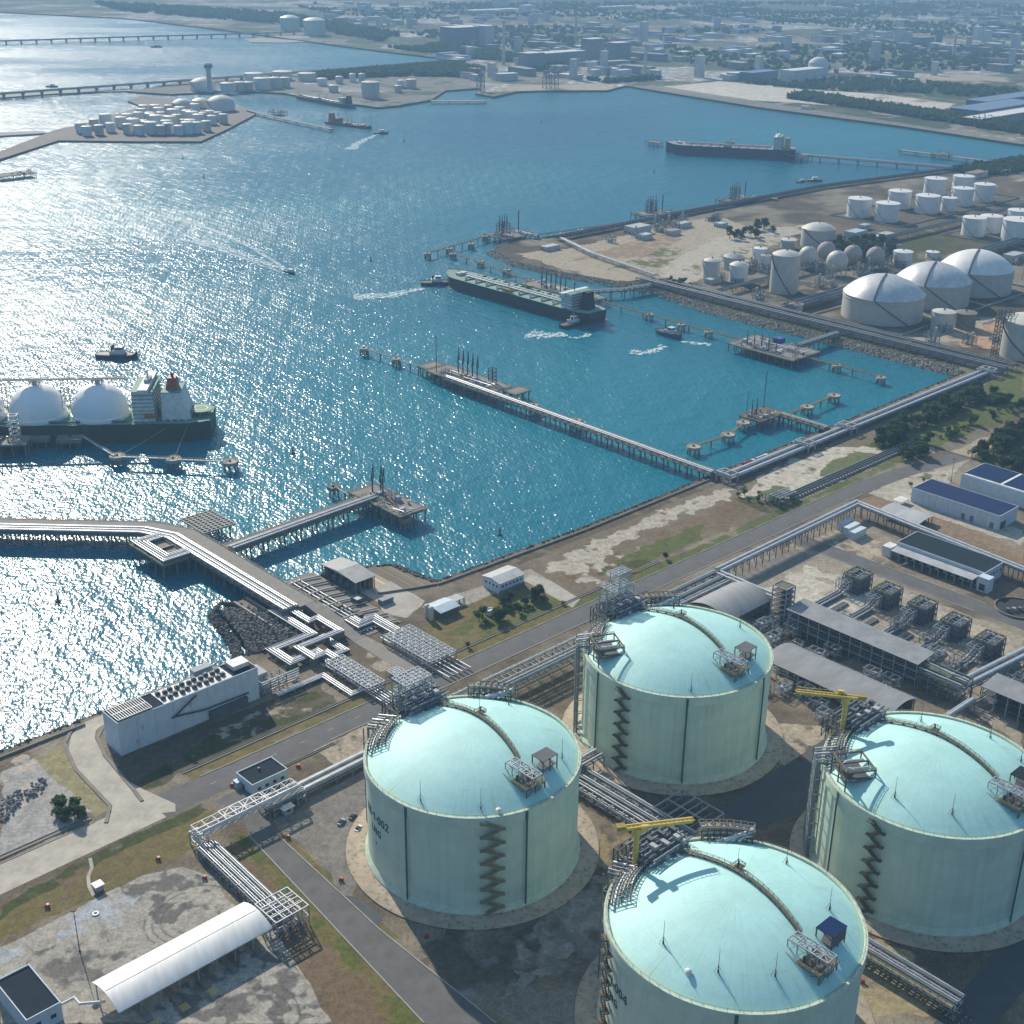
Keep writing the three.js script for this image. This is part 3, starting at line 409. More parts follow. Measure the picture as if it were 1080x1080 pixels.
{
  const L = []; const strip = (a, b, n, out, w0 = 5, r0 = 0.6, r1 = 1.3) => { const L2 = Math.hypot(b[0] - a[0], b[1] - a[1]), nx = (b[1] - a[1]) / L2, nz = -(b[0] - a[0]) / L2; for (let k = 0; k < n; k++) { const t = rnd(), e = rnd(), d = e * w0 * out; L.push([a[0] + (b[0] - a[0]) * t + nx * d, 0.2 - 4.6 * e, a[1] + (b[1] - a[1]) * t + nz * d, rr(r0, r1)]); } };
  strip([441, -530], [560, -526], 700, 1); strip([560, -526], [1045, -531], 2600, 1); strip([60, -531], [320, -531], 1300, 1); strip([400, -582], [436, -566], 240, 1, 7); strip([436, -566], [441, -531], 300, 1, 9, 0.7, 1.6);
  const poly = [[316, -532], [322, -545], [331, -582], [338, -588], [345, -572], [349, -548], [346, -528], [330, -524]];
  for (let k = 0; k < 2600; k++) { const u = rr(312, 352), w = rr(-592, -524); if (inPoly(poly, u, w)) L.push([u, 0.2 + 0.9 * fbm(u / 5, w / 5, 3, 4) - (w < -570 ? (-570 - w) * 0.15 : 0), w, rr(0.6, 1.5)]); }
  const e = [[314, -533], [320, -548], [329, -584], [337, -591], [347, -574]]; for (let k = 0; k + 1 < e.length; k++) strip(e[k], e[k + 1], 170, 1, 4.5, 0.7, 1.4);
  const e2 = [[441, -531], [436, -566]]; strip(e2[0], e2[1], 160, -1, 4);
  rocks(L, M.rock);
  const L3 = L.splice(0, L.length) && L;
  strip([1045.5, -535], [1046, -814], 2400, 1, 9, 0.7, 1.5); strip([1046, -814], [1062, -900], 800, 1, 9, 0.7, 1.5); strip([1062, -900], [1040, -1010], 900, 1, 9, 0.7, 1.5); strip([1040, -1010], [1036, -1087], 700, 1, 9, 0.7, 1.5); strip([1036, -1087], [1054, -1148], 600, 1, 9, 0.7, 1.5); strip([1054, -1148], [1120, -1180], 500, 1, 9, 0.7, 1.5); strip([1140, -1160], [1678, -1148], 2500, 1, 6, 0.8, 1.6);
  for (let k = 0; k < 900; k++) { const u = rr(1046, 1062), w = rr(-900, -540); L.push([u, 0.15, w, rr(0.4, 1)]); }
  rocks(L, M.rockPale);
  const H = []; const hp = PU([[0, 846], [15, 836], [45, 822], [52, 830], [40, 840], [20, 850], [0, 872]]); for (let k = 0; k < 900; k++) { const u = rr(150, 215), w = rr(-520, -470); if (inPoly(hp, u, w)) H.push([u, 0.5 + rnd() * 0.8, w, rr(0.5, 1.1)]); } rocks(H, mat(0.26, 0.26, 0.27, { wear: 4 }), 'rubble_heap');
}

// ---------------------------------------------------------------- the four storage tanks
const TR = 43, TH = 44.3, RISE = 10.8, DR = (42.2 * 42.2 + RISE * RISE) / (2 * RISE);
const domeY = (x, z) => TH + RISE - DR + Math.sqrt(Math.max(0, DR * DR - x * x - z * z));
const font = await new FontLoader().loadAsync('fonts/droid/droid_sans_bold.typeface.json');
const tankWallTex = rep(tex(1024, 512, (x, y, c) => {
  const pan = Math.floor(x * 40), lift = Math.floor(y * 12), t = hash(pan, lift, 4), n = fbm(x * 14, y * 6, 5, 8), st = fbm(x * 130, y * 2.2, 4, 9), jx = (x * 40) % 1, jy = (y * 12) % 1;
  let v = 0.84 + 0.06 * (t - 0.5) + 0.16 * (n - 0.5) + 0.16 * (st - 0.5); if (jx < 0.04 || jy < 0.045) v *= 0.92;
  const big = Math.min(1, Math.max(0, (fbm(x * 5, y * 2.4, 3, 17) - 0.52) * 5)) * 0.13, run = Math.max(0, fbm(x * 210, y * 1.1 + 3, 3, 19) - 0.66) * 1.6 * (fbm(x * 30, y * 5, 2, 20) > 0.45 ? 1 : 0.3); // repainted blue-green patches; dark run-off streaks
  c[0] = v - big * 0.95 - run * 0.30; c[1] = v - big * 0.3 - run * 0.36; c[2] = v - big * 0.1 - run * 0.42;
}), 2 * Math.PI * TR, TH);
const domeTex = tex(1024, 1024, (x, y, c) => {
  const X = (x - 0.5) * 88, Y = (y - 0.5) * 88, r = Math.hypot(X, Y), a = Math.atan2(Y, X) / (2 * Math.PI), n = fbm(x * 12, y * 12, 5, 3), g = fbm(x * 60, y * 60, 3, 6);
  let v = 0.88 + 0.2 * (n - 0.5) + 0.1 * (g - 0.5); if (hash(Math.floor(x * 260), Math.floor(y * 260), 7) > 0.9965) v *= 0.7; const ra = Math.abs(((a * 36 + 40) % 1) - 0.5) / 36 * 2 * Math.PI * r, rc = Math.abs(((r / 7) % 1) - 0.5) * 7; if (ra < 0.16 || rc < 0.13) v *= 0.93;
  const rs = r > 24 ? Math.max(0, fbm(a * 180 + 200, r / 16, 3, 41) - 0.66) * 3 * Math.min(1, (r - 24) / 12) : 0, ed = r > 39.5 ? 0.5 * fbm(x * 90, y * 90, 3, 33) : 0; // rust runs off the fittings, lichen-yellow film with ragged edge along the gutter
  c[0] = v + ed * 0.1 - rs * 0.1; c[1] = v - rs * 0.22; c[2] = v - rs * 0.42 - ed * 0.22;
}, true, false); domeTex.repeat.set(1 / 88, 1 / 88); domeTex.offset.set(0.5, 0.5);
const padTex = tex(512, 512, (x, y, c) => { const n = fbm(x * 9, y * 9, 5, 3, 9), s = fbm(x * 26, y * 26, 4, 13, 26), r = fbm(x * 5, y * 5, 3, 23, 5); let v = 0.5 + 0.5 * n; if (s > 0.6) v *= 1 - 2.2 * (s - 0.6); const o = Math.max(0, r - 0.58) * 1.6; c[0] = v + o * 0.25; c[1] = v - o * 0.1; c[2] = v - o * 0.4; });
M.mint = new THREE.MeshPhysicalMaterial({ color: new THREE.Color().setRGB(0.62, 0.75, 0.61), map: tankWallTex, roughness: 0.75, side: THREE.DoubleSide });
M.mintDome = new THREE.MeshPhysicalMaterial({ color: new THREE.Color().setRGB(0.45, 0.77, 0.72), map: domeTex, roughness: 0.62, side: THREE.DoubleSide });
M.mintPale = mat(0.58, 0.68, 0.55, { wear: 7, rough: 0.8 }); M.mintSlab = mat(0.60, 0.73, 0.59, { map: rep(streakTex, 22, 22), rough: 0.75 }); M.drain = mat(0.06, 0.13, 0.13, { wear: 6 });
M.pad = new THREE.MeshPhysicalMaterial({ color: new THREE.Color().setRGB(0.50, 0.41, 0.30), map: rep(padTex, 34), roughness: 0.95, side: THREE.DoubleSide });
const pol = (deg, r) => [r * Math.cos(deg * Math.PI / 180), r * Math.sin(deg * Math.PI / 180)];
function wallText(str, deg, y, size) { // letters bent round the wall, reading left to right from outside
  const g = new TextGeometry(str, { font, size, depth: 0.1, curveSegments: 3 }); g.computeBoundingBox(); const w = g.boundingBox.max.x, p = g.attributes.position;
  for (let k = 0; k < p.count; k++) { const a = deg * Math.PI / 180 - (p.getX(k) - w / 2) / TR, r = TR + 0.03 + p.getZ(k); p.setXYZ(k, r * Math.cos(a), y + p.getY(k), r * Math.sin(a)); } g.computeVertexNormals(); return g;
}
function lngTank(u, w, label, o) {
  const t = thing('storage_tank', label, 'storage tank', u, w, 0, undefined, 0);
  const H = (b, n, m, p = t) => b.build(n, m, p);
  H(new MB().lathe(0, 0, [[43.2, 0.02], [52, 0.02], [52.3, 0.25], [52.3, 0.5], [52, 0.62], [43.2, 0.62]], 96), 'base_slab', M.pad);
  const wall = H(new MB().lathe(0, 0, [[44.4, 0.55], [44.4, 1.2], [43.5, 2.6], [43, 3.2], [43, TH - 4]], 128), 'wall', M.mint);
  wall.geometry.attributes.uv.array.forEach((_, k, a) => { if (k % 2 === 0) a[k] *= TR / 44.4; });
  H(new MB().lathe(0, 0, [[44.45, 0.6], [44.45, 1.25], [43.55, 2.65], [43.05, 3.25]], 128), 'base_skirt', M.mintPale, wall);
  H(new MB().lathe(0, 0, [[43.05, TH - 4.1], [43.7, TH - 3.6], [43.7, TH + 0.4], [43.5, TH + 0.6], [42.6, TH + 0.6], [42.4, TH - 0.2]], 128), 'ring_beam', M.mintSlab);
  H(new MB().lathe(0, 0, [[43.6, TH + 0.55], [43.6, TH + 0.85], [42.5, TH + 0.85], [42.3, TH + 0.3]], 128), 'gutter_rim', M.mintPale);
  const dome = new MB().dome(0, TH, 0, 42.35, RISE, 96, 16); dome.t = dome.t.map((_, k) => (k % 2 ? -dome.p[3 * (k >> 1) + 2] : dome.p[3 * (k >> 1)])); H(dome, 'dome_roof', M.mintDome);
  for (const a of o.slab) { const b = new MB(), n = 5; for (let k = 0; k < n; k++) { const a0 = a - 3.2 + 6.4 * k / n, a1 = a - 3.2 + 6.4 * (k + 1) / n, [x0, z0] = pol(a0, 43.55), [x1, z1] = pol(a1, 43.55); b.quad(V(x1, 2.2, z1), V(x0, 2.2, z0), V(x0, TH - 3.7, z0), V(x1, TH - 3.7, z1)); } for (const s of [-3.2, 3.2]) { const [x0, z0] = pol(a + s, 42.9), [x1, z1] = pol(a + s, 43.55); b.quad(V(x0, 2.2, z0), V(x1, 2.2, z1), V(x1, TH - 3.7, z1), V(x0, TH - 3.7, z0)); } H(b, 'buttress', M.mintSlab); }
  for (const a of o.drain) { const [x, z] = pol(a, 43.75), [x2, z2] = pol(a, 44); H(new MB().cyl(V(x2, 1, z2), V(x2, TH - 3.6, z2), 0.38, 8).cbox(x, TH - 3.6, z, 1.1, 4, 0.5, -a * Math.PI / 180 + Math.PI / 2), 'drain_pipe', M.drain); }
  // zigzag stair on the wall
  { const n = 14, SW = o.stairW || 2.5, y0 = 0.7, dh = (TH - 1.2 - y0) / n, S = o.stair; for (let k = 0; k < n; k++) {
      const s = k % 2 ? 1 : -1, p = (e, y, r) => { const [x, z] = pol(S + e, r); return V(x, y, z); }, ya = y0 + k * dh, yb = ya + dh;
      const f = new MB(); for (const r of [44.3, 45.4]) { f.beam(p(-s * SW, ya, r), p(s * SW, yb, r), 0.26, 0.55); f.beam(p(-s * SW, ya + 1.1, r), p(s * SW, yb + 1.1, r), 0.16); f.beam(p(-s * SW, ya + 0.55, r), p(s * SW, yb + 0.55, r), 0.12); }
      for (let q = 1; q < 10; q++) { const e = -s * SW + s * 2 * SW * q / 10, y = ya + dh * q / 10; f.beam(p(e, y, 44.25), p(e, y, 45.45), 0.42, 0.08); } H(f, 'stair_flight', o.stairMat || M.grate);
      const l = new MB(); const [lx, lz] = pol(S + s * (SW + 0.6), 44.6); l.cbox(lx, yb - 0.2, lz, 3, 0.3, 1.9, -(S + s * (SW + 0.6)) * Math.PI / 180 + Math.PI / 2).beam(p(s * (SW + 1.4), yb, 45.4), p(s * (SW + 1.4), yb + 1.2, 45.4), 0.12).beam(p(s * SW, yb + 1.1, 45.4), p(s * (SW + 1.4), yb + 1.1, 45.4), 0.12).beam(p(s * (SW + 0.6), yb - 0.1, 45.3), p(s * (SW + 0.6), yb - 1.6, 43.3), 0.18); H(l, 'stair_landing', o.stairMat || M.grate);
    } }
  // roof walkway from the pump deck to the far deck
  { const pts = []; for (let k = 0; k <= 22; k++) { const s = k / 22, z = -31 + 55 * s, x = 8.6 - 6 * s * s + 2.2 * Math.sin(s * Math.PI); pts.push(V(x, domeY(x, z) + 0.9, z)); }
    const d = new MB(), r = new MB(), st = []; for (let k = 0; k + 1 < pts.length; k++) { const a = pts[k], b = pts[k + 1]; d.beam(a, b, 1.5, 0.2); if (k % 2 === 0) st.push(V(a.x, a.y - 1.1, a.z), a); }
    for (const e of [-0.75, 0.75]) r.rail(pts.map((q) => V(q.x + e, q.y + 0.1, q.z)), 1.15, 2.6, 0.13);
    const wk = H(d, 'roof_walkway', M.grate); H(r, 'handrail', M.rail, wk); for (let k = 0; k < st.length; k += 2) H(new MB().beam(st[k], st[k + 1], 1.3, 0.2), 'walkway_support', M.grate, wk);
    const q = pts[9]; H(new MB().cbox(q.x + 2, q.y - 0.4, q.z, 4, 0.25, 3).rail([V(q.x + 0.2, q.y, q.z - 1.5), V(q.x + 4, q.y, q.z - 1.5), V(q.x + 4, q.y, q.z + 1.5), V(q.x + 0.2, q.y, q.z + 1.5)], 1.2, 1.6, 0.13).cyl(V(q.x + 2, q.y, q.z), V(q.x + 2, q.y + 2.4, q.z), 0.35), 'valve_deck', M.grate); }
  // lightning rods on the roof
  for (const [x, z] of o.rods) { const y = domeY(x, z); const b = new MB().cyl(V(x, y - 0.2, z), V(x, y + 9.5, z), 0.13, 6, 0.06).cyl(V(x, y - 0.2, z), V(x, y + 1.2, z), 0.3, 6); for (let k = 0; k < 3; k++) { const a = k * 2.094, ex = x + 1.3 * Math.cos(a), ez = z + 1.3 * Math.sin(a); b.beam(V(ex, domeY(ex, ez), ez), V(x, y + 3, z), 0.1); } H(b, 'lightning_rod', M.steelD); }
  { const b = new MB(); b.lathe(0, 0, [[42.9, TH + 0.8], [42.9, TH + 0.86]], 24); for (let k = 0; k < 72; k++) { const [x, z] = pol(k * 5, 43); b.beam(V(x, TH + 0.8, z), V(x, TH + 1.9, z), 0.1); const [x2, z2] = pol(k * 5 + 5, 43); b.beam(V(x, TH + 1.85, z), V(x2, TH + 1.85, z2), 0.1); } H(b, 'rim_handrail', M.rail); }
  // pump deck at the back edge: decks, columns, hoist frame, pumps and pipes
  { const b = new MB(), zc = -37, y0 = TH + 3; b.lattice(-7, 15, zc - 8, zc + 8, TH - 1, y0, 4, 3, 1, 0.45, false).box(-7.5, y0, zc - 8.5, 15.5, y0 + 0.3, zc + 8.5); const dk = H(b, 'pump_deck', M.steelD);
    H(new MB().rail([V(-7.5, y0 + 0.3, zc + 8.5), V(15.5, y0 + 0.3, zc + 8.5), V(15.5, y0 + 0.3, zc - 8.5), V(-7.5, y0 + 0.3, zc - 8.5), V(-7.5, y0 + 0.3, zc + 8.5)], 1.2, 2, 0.13), 'handrail', M.rail, dk);
    H(new MB().lattice(-4, 13, zc - 6.5, zc + 5.5, y0 + 0.3, y0 + 5.2, 5, 4, 2, 0.35), 'pipe_frame', M.steelB, dk); for (let k = 0; k < 7; k++) H(new MB().beam(V(-6, y0 + 5.6, zc - 7 + k * 2.1), V(15, y0 + 5.6, zc - 7 + k * 2.1), 0.5, 0.6), 'top_beam', k % 2 ? M.steelD : M.steelB, dk); for (let k = 0; k < 7; k++) H(new MB().cbox(-3 + k * 2.5, y0 + 5.9, zc - 4 + (k * 5) % 9, rr(1.2, 2.4), rr(0.8, 1.6), rr(1.5, 3.5)), 'motor_box', k % 2 ? M.wallGrey : M.steelD, dk); H(new MB().lattice(-9, 17, zc - 10, zc - 8, TH - 2, y0 + 4, 6, 1, 2, 0.36), 'outer_frame', M.steelD, dk);
    if (o.tower) { H(new MB().lattice(-5, 9, zc - 8, zc + 1, y0 + 0.3, y0 + 14, 3, 2, 3, 0.42).grid(-5, 9, zc - 8, zc + 1, y0 + 14.1, 6, 4, 0.34), 'hoist_tower', M.steel, dk); if (o.tower > 1) H(new MB().lattice(2, 9, zc - 8, zc - 2, y0 + 14, y0 + 20, 1, 1, 1, 0.36).grid(0.5, 10, zc - 8, zc - 2, y0 + 20.1, 4, 3, 0.34), 'hoist_frame', M.steel, dk); }
    seed = 300 + o.seed; for (let k = 0; k < 12; k++) { const x = rr(-4, 13), z = rr(zc - 6, zc + 7); H(new MB().cyl(V(x, y0 + 0.3, z), V(x, y0 + rr(2, 4.5), z), rr(0.6, 1.1), 10).cyl(V(x, y0 + 1.6, z), V(x + rr(-4, 4), y0 + 1.6, z), 0.35), 'pump_head', k % 3 ? M.pipeD : M.pipe, dk); }
    for (let k = 0; k < 5; k++) { const z = zc - 5 + k * 2.3, y = y0 + 2.6 + (k % 2); H(new MB().pipe([V(-6, y, z), V(14, y, z), V(17, y - 3, z - 2), V(17, y - 8, z - 5)], 0.38), 'pipe', M.pipe, dk); }
  }
  // riser pipes up the wall, then a cradle of pipes curving along the roof edge
  { const a0 = o.risers, b = new MB(), at = (d, r, y) => { const [x, z] = pol(d, r); return V(x, y, z); }, ry = (d, r) => { const [x, z] = pol(d, r); return domeY(x, z); };
    for (let k = 0; k < 6; k++) { const d = a0 + (k - 2.5) * 2.6, r = 45.6 + (k % 2) * 0.8, ri = 41.2 - k * 1.15, pts = [at(d, r, 1), at(d, r, TH + 2.6), at(d, ri, ry(d, ri) + 2)]; for (let q = 1; q <= 5; q++) { const e = d + (o.turn || 1) * q * 4.2; pts.push(at(e, ri, ry(e, ri) + 2)); } H(new MB().pipe(pts, k % 3 ? 0.36 : 0.5), 'riser_pipe', k % 2 ? M.pipe : M.pipeD); }
    for (let k = 0; k < 6; k++) { const y = 5 + k * 7; b.beam(at(a0 - 8.5, 43.4, y), at(a0 - 8.5, 47, y), 0.3).beam(at(a0 - 8.5, 47, y), at(a0 + 8.5, 47, y), 0.3).beam(at(a0 + 8.5, 47, y), at(a0 + 8.5, 43.4, y), 0.3); }
    for (const s of [-8.5, 8.5]) b.beam(at(a0 + s, 47, 0.6), at(a0 + s, 47, TH + 3), 0.4); H(b, 'riser_frame', M.steelB);
    for (let k = 0; k < 11; k++) { const d = a0 + (o.turn || 1) * (k * 3 - 4), g = new MB(); for (const r of [35, 38, 42]) g.beam(at(d, r, ry(d, r) - 0.2), at(d, r, ry(d, r) + 3.4), 0.26); g.beam(at(d, 35, ry(d, 35) + 1.7), at(d, 42.4, TH + 2), 0.26).beam(at(d, 35, ry(d, 35) + 3.3), at(d, 42.4, TH + 3.6), 0.2); H(g, 'pipe_cradle', M.steelD); }
    for (const r of [35, 38, 42]) { const g = new MB(); for (let k = 0; k < 10; k++) { const d = a0 + (o.turn || 1) * (k * 3 - 4), e = d + (o.turn || 1) * 3; g.beam(at(d, r, ry(d, r) + 3.3), at(e, r, ry(e, r) + 3.3), 0.2); } H(g, 'cradle_rail', M.rail); } }
  // valve module near the edge: a boxed deck with looped pipes
  if (o.module !== undefined) { const [cx, cz] = pol(o.module, 35), ry = -(o.module) * Math.PI / 180, c = Math.cos(ry), s = Math.sin(ry), f = (x, y, z) => V(cx + x * c + z * s, y, cz - x * s + z * c), yb = domeY(cx, cz) - 1;
    const g = new MB(); for (const x of [-6, 6]) for (const z of [-6.5, 0, 6.5]) g.beam(f(x, yb - 3, z), f(x, yb + 6.5, z), 0.42); for (const y of [yb + 2.6, yb + 6.4]) { for (const z of [-6.5, 0, 6.5]) g.beam(f(-6, y, z), f(6, y, z), 0.4, 0.6); for (const x of [-6, 6]) g.beam(f(x, y, -6.5), f(x, y, 6.5), 0.4, 0.6); } const mo = H(g, 'valve_module', M.grate);
    H(new MB().cbox(cx, yb + 2.4, cz, 12, 0.25, 13, ry), 'module_deck', M.steelD, mo); for (const e of [-2.6, 2.6]) H(new MB().pipe([f(-5, yb + 5, e), f(2, yb + 5, e), f(4, yb + 5, e * 0.4), f(4, yb + 3, 0)], 0.75, 12), 'looped_pipe', M.pipe, mo); H(new MB().rail([f(-6, yb + 6.6, -6.5), f(6, yb + 6.6, -6.5), f(6, yb + 6.6, 6.5), f(-6, yb + 6.6, 6.5)], 1.1, 2, 0.14), 'handrail', M.rail, mo); }
  if (o.manifold !== undefined) { const A = o.manifold, mo = H((() => { const b = new MB(); for (let k = -4; k <= 4; k++) { const [x, z] = pol(A + k * 3.2, 41.5), [x1, z1] = pol(A + k * 3.2, 46.5); b.beam(V(x, TH - 1, z), V(x, TH + 6, z), 0.35).beam(V(x1, TH - 3, z1), V(x1, TH + 6, z1), 0.35).beam(V(x, TH + 6, z), V(x1, TH + 6, z1), 0.35).beam(V(x, TH + 2.4, z), V(x1, TH + 2.4, z1), 0.35); if (k < 4) { const [x2, z2] = pol(A + k * 3.2 + 3.2, 41.5), [x3, z3] = pol(A + k * 3.2 + 3.2, 46.5); for (const y of [2.4, 6]) b.beam(V(x, TH + y, z), V(x2, TH + y, z2), 0.35).beam(V(x1, TH + y, z1), V(x3, TH + y, z3), 0.35); } } return b; })(), 'manifold_frame', M.grate);
    for (let k = 0; k < 4; k++) { const pts = []; for (let q = -4; q <= 4; q++) { const [x, z] = pol(A + q * 3.1, 42.6 + k * 1.1); pts.push(V(x, TH + 3.2 + (k % 2) * 1.6, z)); } const [x, z] = pol(A + (k - 1.5) * 4, 38); pts.push(V(x, TH + 3.2, z)); H(new MB().pipe(pts, k === 1 ? 0.8 : 0.5, 10), 'manifold_pipe', M.pipe, mo); }
    for (let k = 0; k < 3; k++) { const [x, z] = pol(A - 9 + k * 5, 44.2); H(new MB().cyl(V(x, TH + 2.5, z), V(x, TH + 5.6, z), 0.9, 10), 'valve', k ? M.yellowD : M.yellow, mo); } }
  // far deck: brown plate on legs, a narrow open truss above it, a roofed shelter beside
  { const y = TH + 5.4, z0 = 25, z1 = 38; const dk = H(new MB().lattice(-6.5, 3, z0, z1, TH + 1, y, 2, 2, 1, 0.4).box(-7, y, z0 - 0.5, 3.5, y + 0.25, z1 + 0.5), 'instrument_deck', M.grate);
    H(new MB().lattice(-4.5, 0.5, z0 - 1, z1 + 1, y + 0.3, y + 4.6, 1, 4, 1, 0.32).grid(-4.5, 0.5, z0 - 1, z1 + 1, y + 4.7, 2, 5, 0.32), 'truss', o.deckMat || M.steel, dk); H(new MB().rail([V(-7, y + 0.25, z0 - 0.5), V(-7, y + 0.25, z1 + 0.5), V(3.5, y + 0.25, z1 + 0.5)], 1.2, 2, 0.14), 'handrail', M.rail, dk);
    const s = new MB().lattice(7, 14.6, 27, 33, TH + 0.5, y + 4.2, 2, 1, 1, 0.36, false).box(7, y, 27, 14.6, y + 0.25, 33); const sh = H(s, 'shelter', M.steelD); H(new MB().box(6.7, y + 4.2, 26.7, 14.9, y + 4.45, 33.3), 'shelter_roof', o.shelter || M.wallDark, sh); if (o.clad) H(new MB().box(7, y - 0.6, 32.9, 14.6, y + 4, 33.15), 'shelter_side', M.wallDark, sh);
    for (let k = 0; k < 4; k++) { const x = -5 + k * 2.4; H(new MB().cyl(V(x, y + 0.25, 31), V(x, y + 2.4, 31), 0.5, 8), 'instrument', k % 2 ? M.pipe : M.steelD, dk); }
    H(new MB().beam(V(-1.5, TH + 4.2, 22.5), V(-1.5, y + 0.2, 25), 1.2, 0.3).rail([V(-2.1, TH + 4.2, 22.5), V(-2.1, y + 0.2, 25)], 1.1, 1.5, 0.13), 'deck_stair', M.grate, dk); }
  if (o.crane) { const [x, z] = [-6.5, -39], y = TH + 3; const c = H(new MB().cyl(V(x, y - 4, z), V(x, y + 14.5, z), 1.05, 14).cyl(V(x, y + 13.4, z), V(x, y + 16.2, z), 1.7, 14), 'crane_mast', M.yellow); const D = V(Math.cos(o.crane), 0, Math.sin(o.crane)), N = V(-D.z, 0, D.x), top = V(x, y + 16.6, z), at = (l, s, h) => top.clone().addScaledVector(D, l).addScaledVector(N, s).add(V(0, h, 0)), bm = new MB(); for (const s of [-0.9, 0.9]) { bm.beam(at(-7.5, s, 0), at(20, s, 0), 0.5, 1.1); } for (let k = 0; k < 18; k++) { bm.beam(at(-7.5 + k * 1.6, -0.9, 0.2), at(-6.5 + k * 1.6, 0.9, 0.2), 0.22); if (k > 5) bm.beam(at(-7.5 + k * 1.6, 0.9, 0.5), at(-7.5 + k * 1.6, 0.9, 1.7), 0.14); } bm.beam(at(1, 0.9, 1.7), at(20, 0.9, 1.7), 0.15); H(bm, 'crane_jib', M.yellow, c); const cw = at(-6, 0, 0.4); H(new MB().cbox(cw.x, cw.y - 0.6, cw.z, 3.2, 1.6, 2.6, -o.crane), 'counterweight', M.yellowD, c); H(new MB().cbox(at(2.2, 1.6, 0).x, top.y - 0.8, at(2.2, 1.6, 0).z, 2.4, 2.4, 1.8, -o.crane), 'winch_house', M.yellow, c); }
  for (const [x, z] of o.vents || []) { const y = domeY(x, z); H(new MB().cyl(V(x, y - 0.3, z), V(x, y + 1.1, z), 0.9, 12, 0.7).dome(x, y + 1.1, z, 1.2, 0.6, 12, 4), 'roof_vent', M.white); }
  if (o.text) { const lines = o.text; let y = 27; for (const [s, z] of lines) { const me = new THREE.Mesh(wallText(s, o.textDeg, y, z), M.drain); me.name = 'lettering'; t.add(me); y -= z * 1.75; } }
  return t;
}
const rods1 = [[-37, 12], [-23.5, 31], [21, 29.5], [11.7, -9], [31, -12]], rods2 = [[-31, -5], [-28, 15], [-16, 28], [22, 22], [31, -2], [10.5, -8]];
lngTank(298.3, -335.6, 'mint tank with an open steel shelter on its dome, beside the car park', { slab: [], drain: [167, 104], stair: 122, stairW: 3.8, stairMat: M.rail, seed: 1, rods: rods1, tower: 1, risers: -112, turn: -1, manifold: -38, text: [['TK-1-002', 3.6], ['LNG', 3.2], ['•', 2.4]], textDeg: 194, vents: [[-19, 36]] });
lngTank(424.4, -335.3, 'mint tank with the tallest hoist tower, standing by the arched warehouse', { slab: [137], drain: [134, 193, 79], stair: 172, seed: 2, rods: [[-26, 29.5], [31.5, 11], [20, -20]], tower: 2, risers: -134, module: -153, manifold: -52 });
lngTank(424.7, -203.2, 'mint tank beside the long arched roof, with a yellow crane above its pump deck', { slab: [], drain: [204, 100], stair: 177, seed: 3, rods: [[-32.5, 1.5], [-25.5, 21.5], [18, -18], [31, 6], [26, 22]], risers: -128, module: -148, crane: -2.2, clad: 1, shelter: M.roofDark, stairMat: M.grate });
lngTank(298.2, -203.6, 'mint tank with blue shelter roof and a yellow crane, ringed by pale lightning rods', { slab: [], drain: [141], stair: 210, seed: 4, rods: rods2, risers: -104, turn: -1, manifold: -42, crane: 0.55, clad: 1, shelter: M.solar, text: [['TK-1-004', 3.6], ['LNG', 3.2], ['•', 2.4]], textDeg: 206, vents: [[-34, 8]] });

// ---------------------------------------------------------------- pipe racks
function offsetPath(pts, d) { // polyline moved sideways by d with mitred corners
  return pts.map((p, k) => {
    const n = (a, b) => { const l = Math.hypot(b[0] - a[0], b[1] - a[1]); return [-(b[1] - a[1]) / l, (b[0] - a[0]) / l]; };
    const A = k ? n(pts[k - 1], p) : null, B = k + 1 < pts.length ? n(p, pts[k + 1]) : null; if (!A) return [p[0] + B[0] * d, p[1] + B[1] * d]; if (!B) return [p[0] + A[0] * d, p[1] + A[1] * d];
    const x = A[0] + B[0], y = A[1] + B[1], l = x * x + y * y; return [p[0] + x * 2 * d / l, p[1] + y * 2 * d / l];
  });
}
function along(pts, step, fn) { for (let k = 0; k + 1 < pts.length; k++) { const a = pts[k], b = pts[k + 1], L = Math.hypot(b[0] - a[0], b[1] - a[1]), n = Math.max(1, Math.round(L / step)); for (let q = k ? 1 : 0; q <= n; q++) fn(a[0] + (b[0] - a[0]) * q / n, a[1] + (b[1] - a[1]) * q / n, Math.atan2(-(b[1] - a[1]), b[0] - a[0])); } }
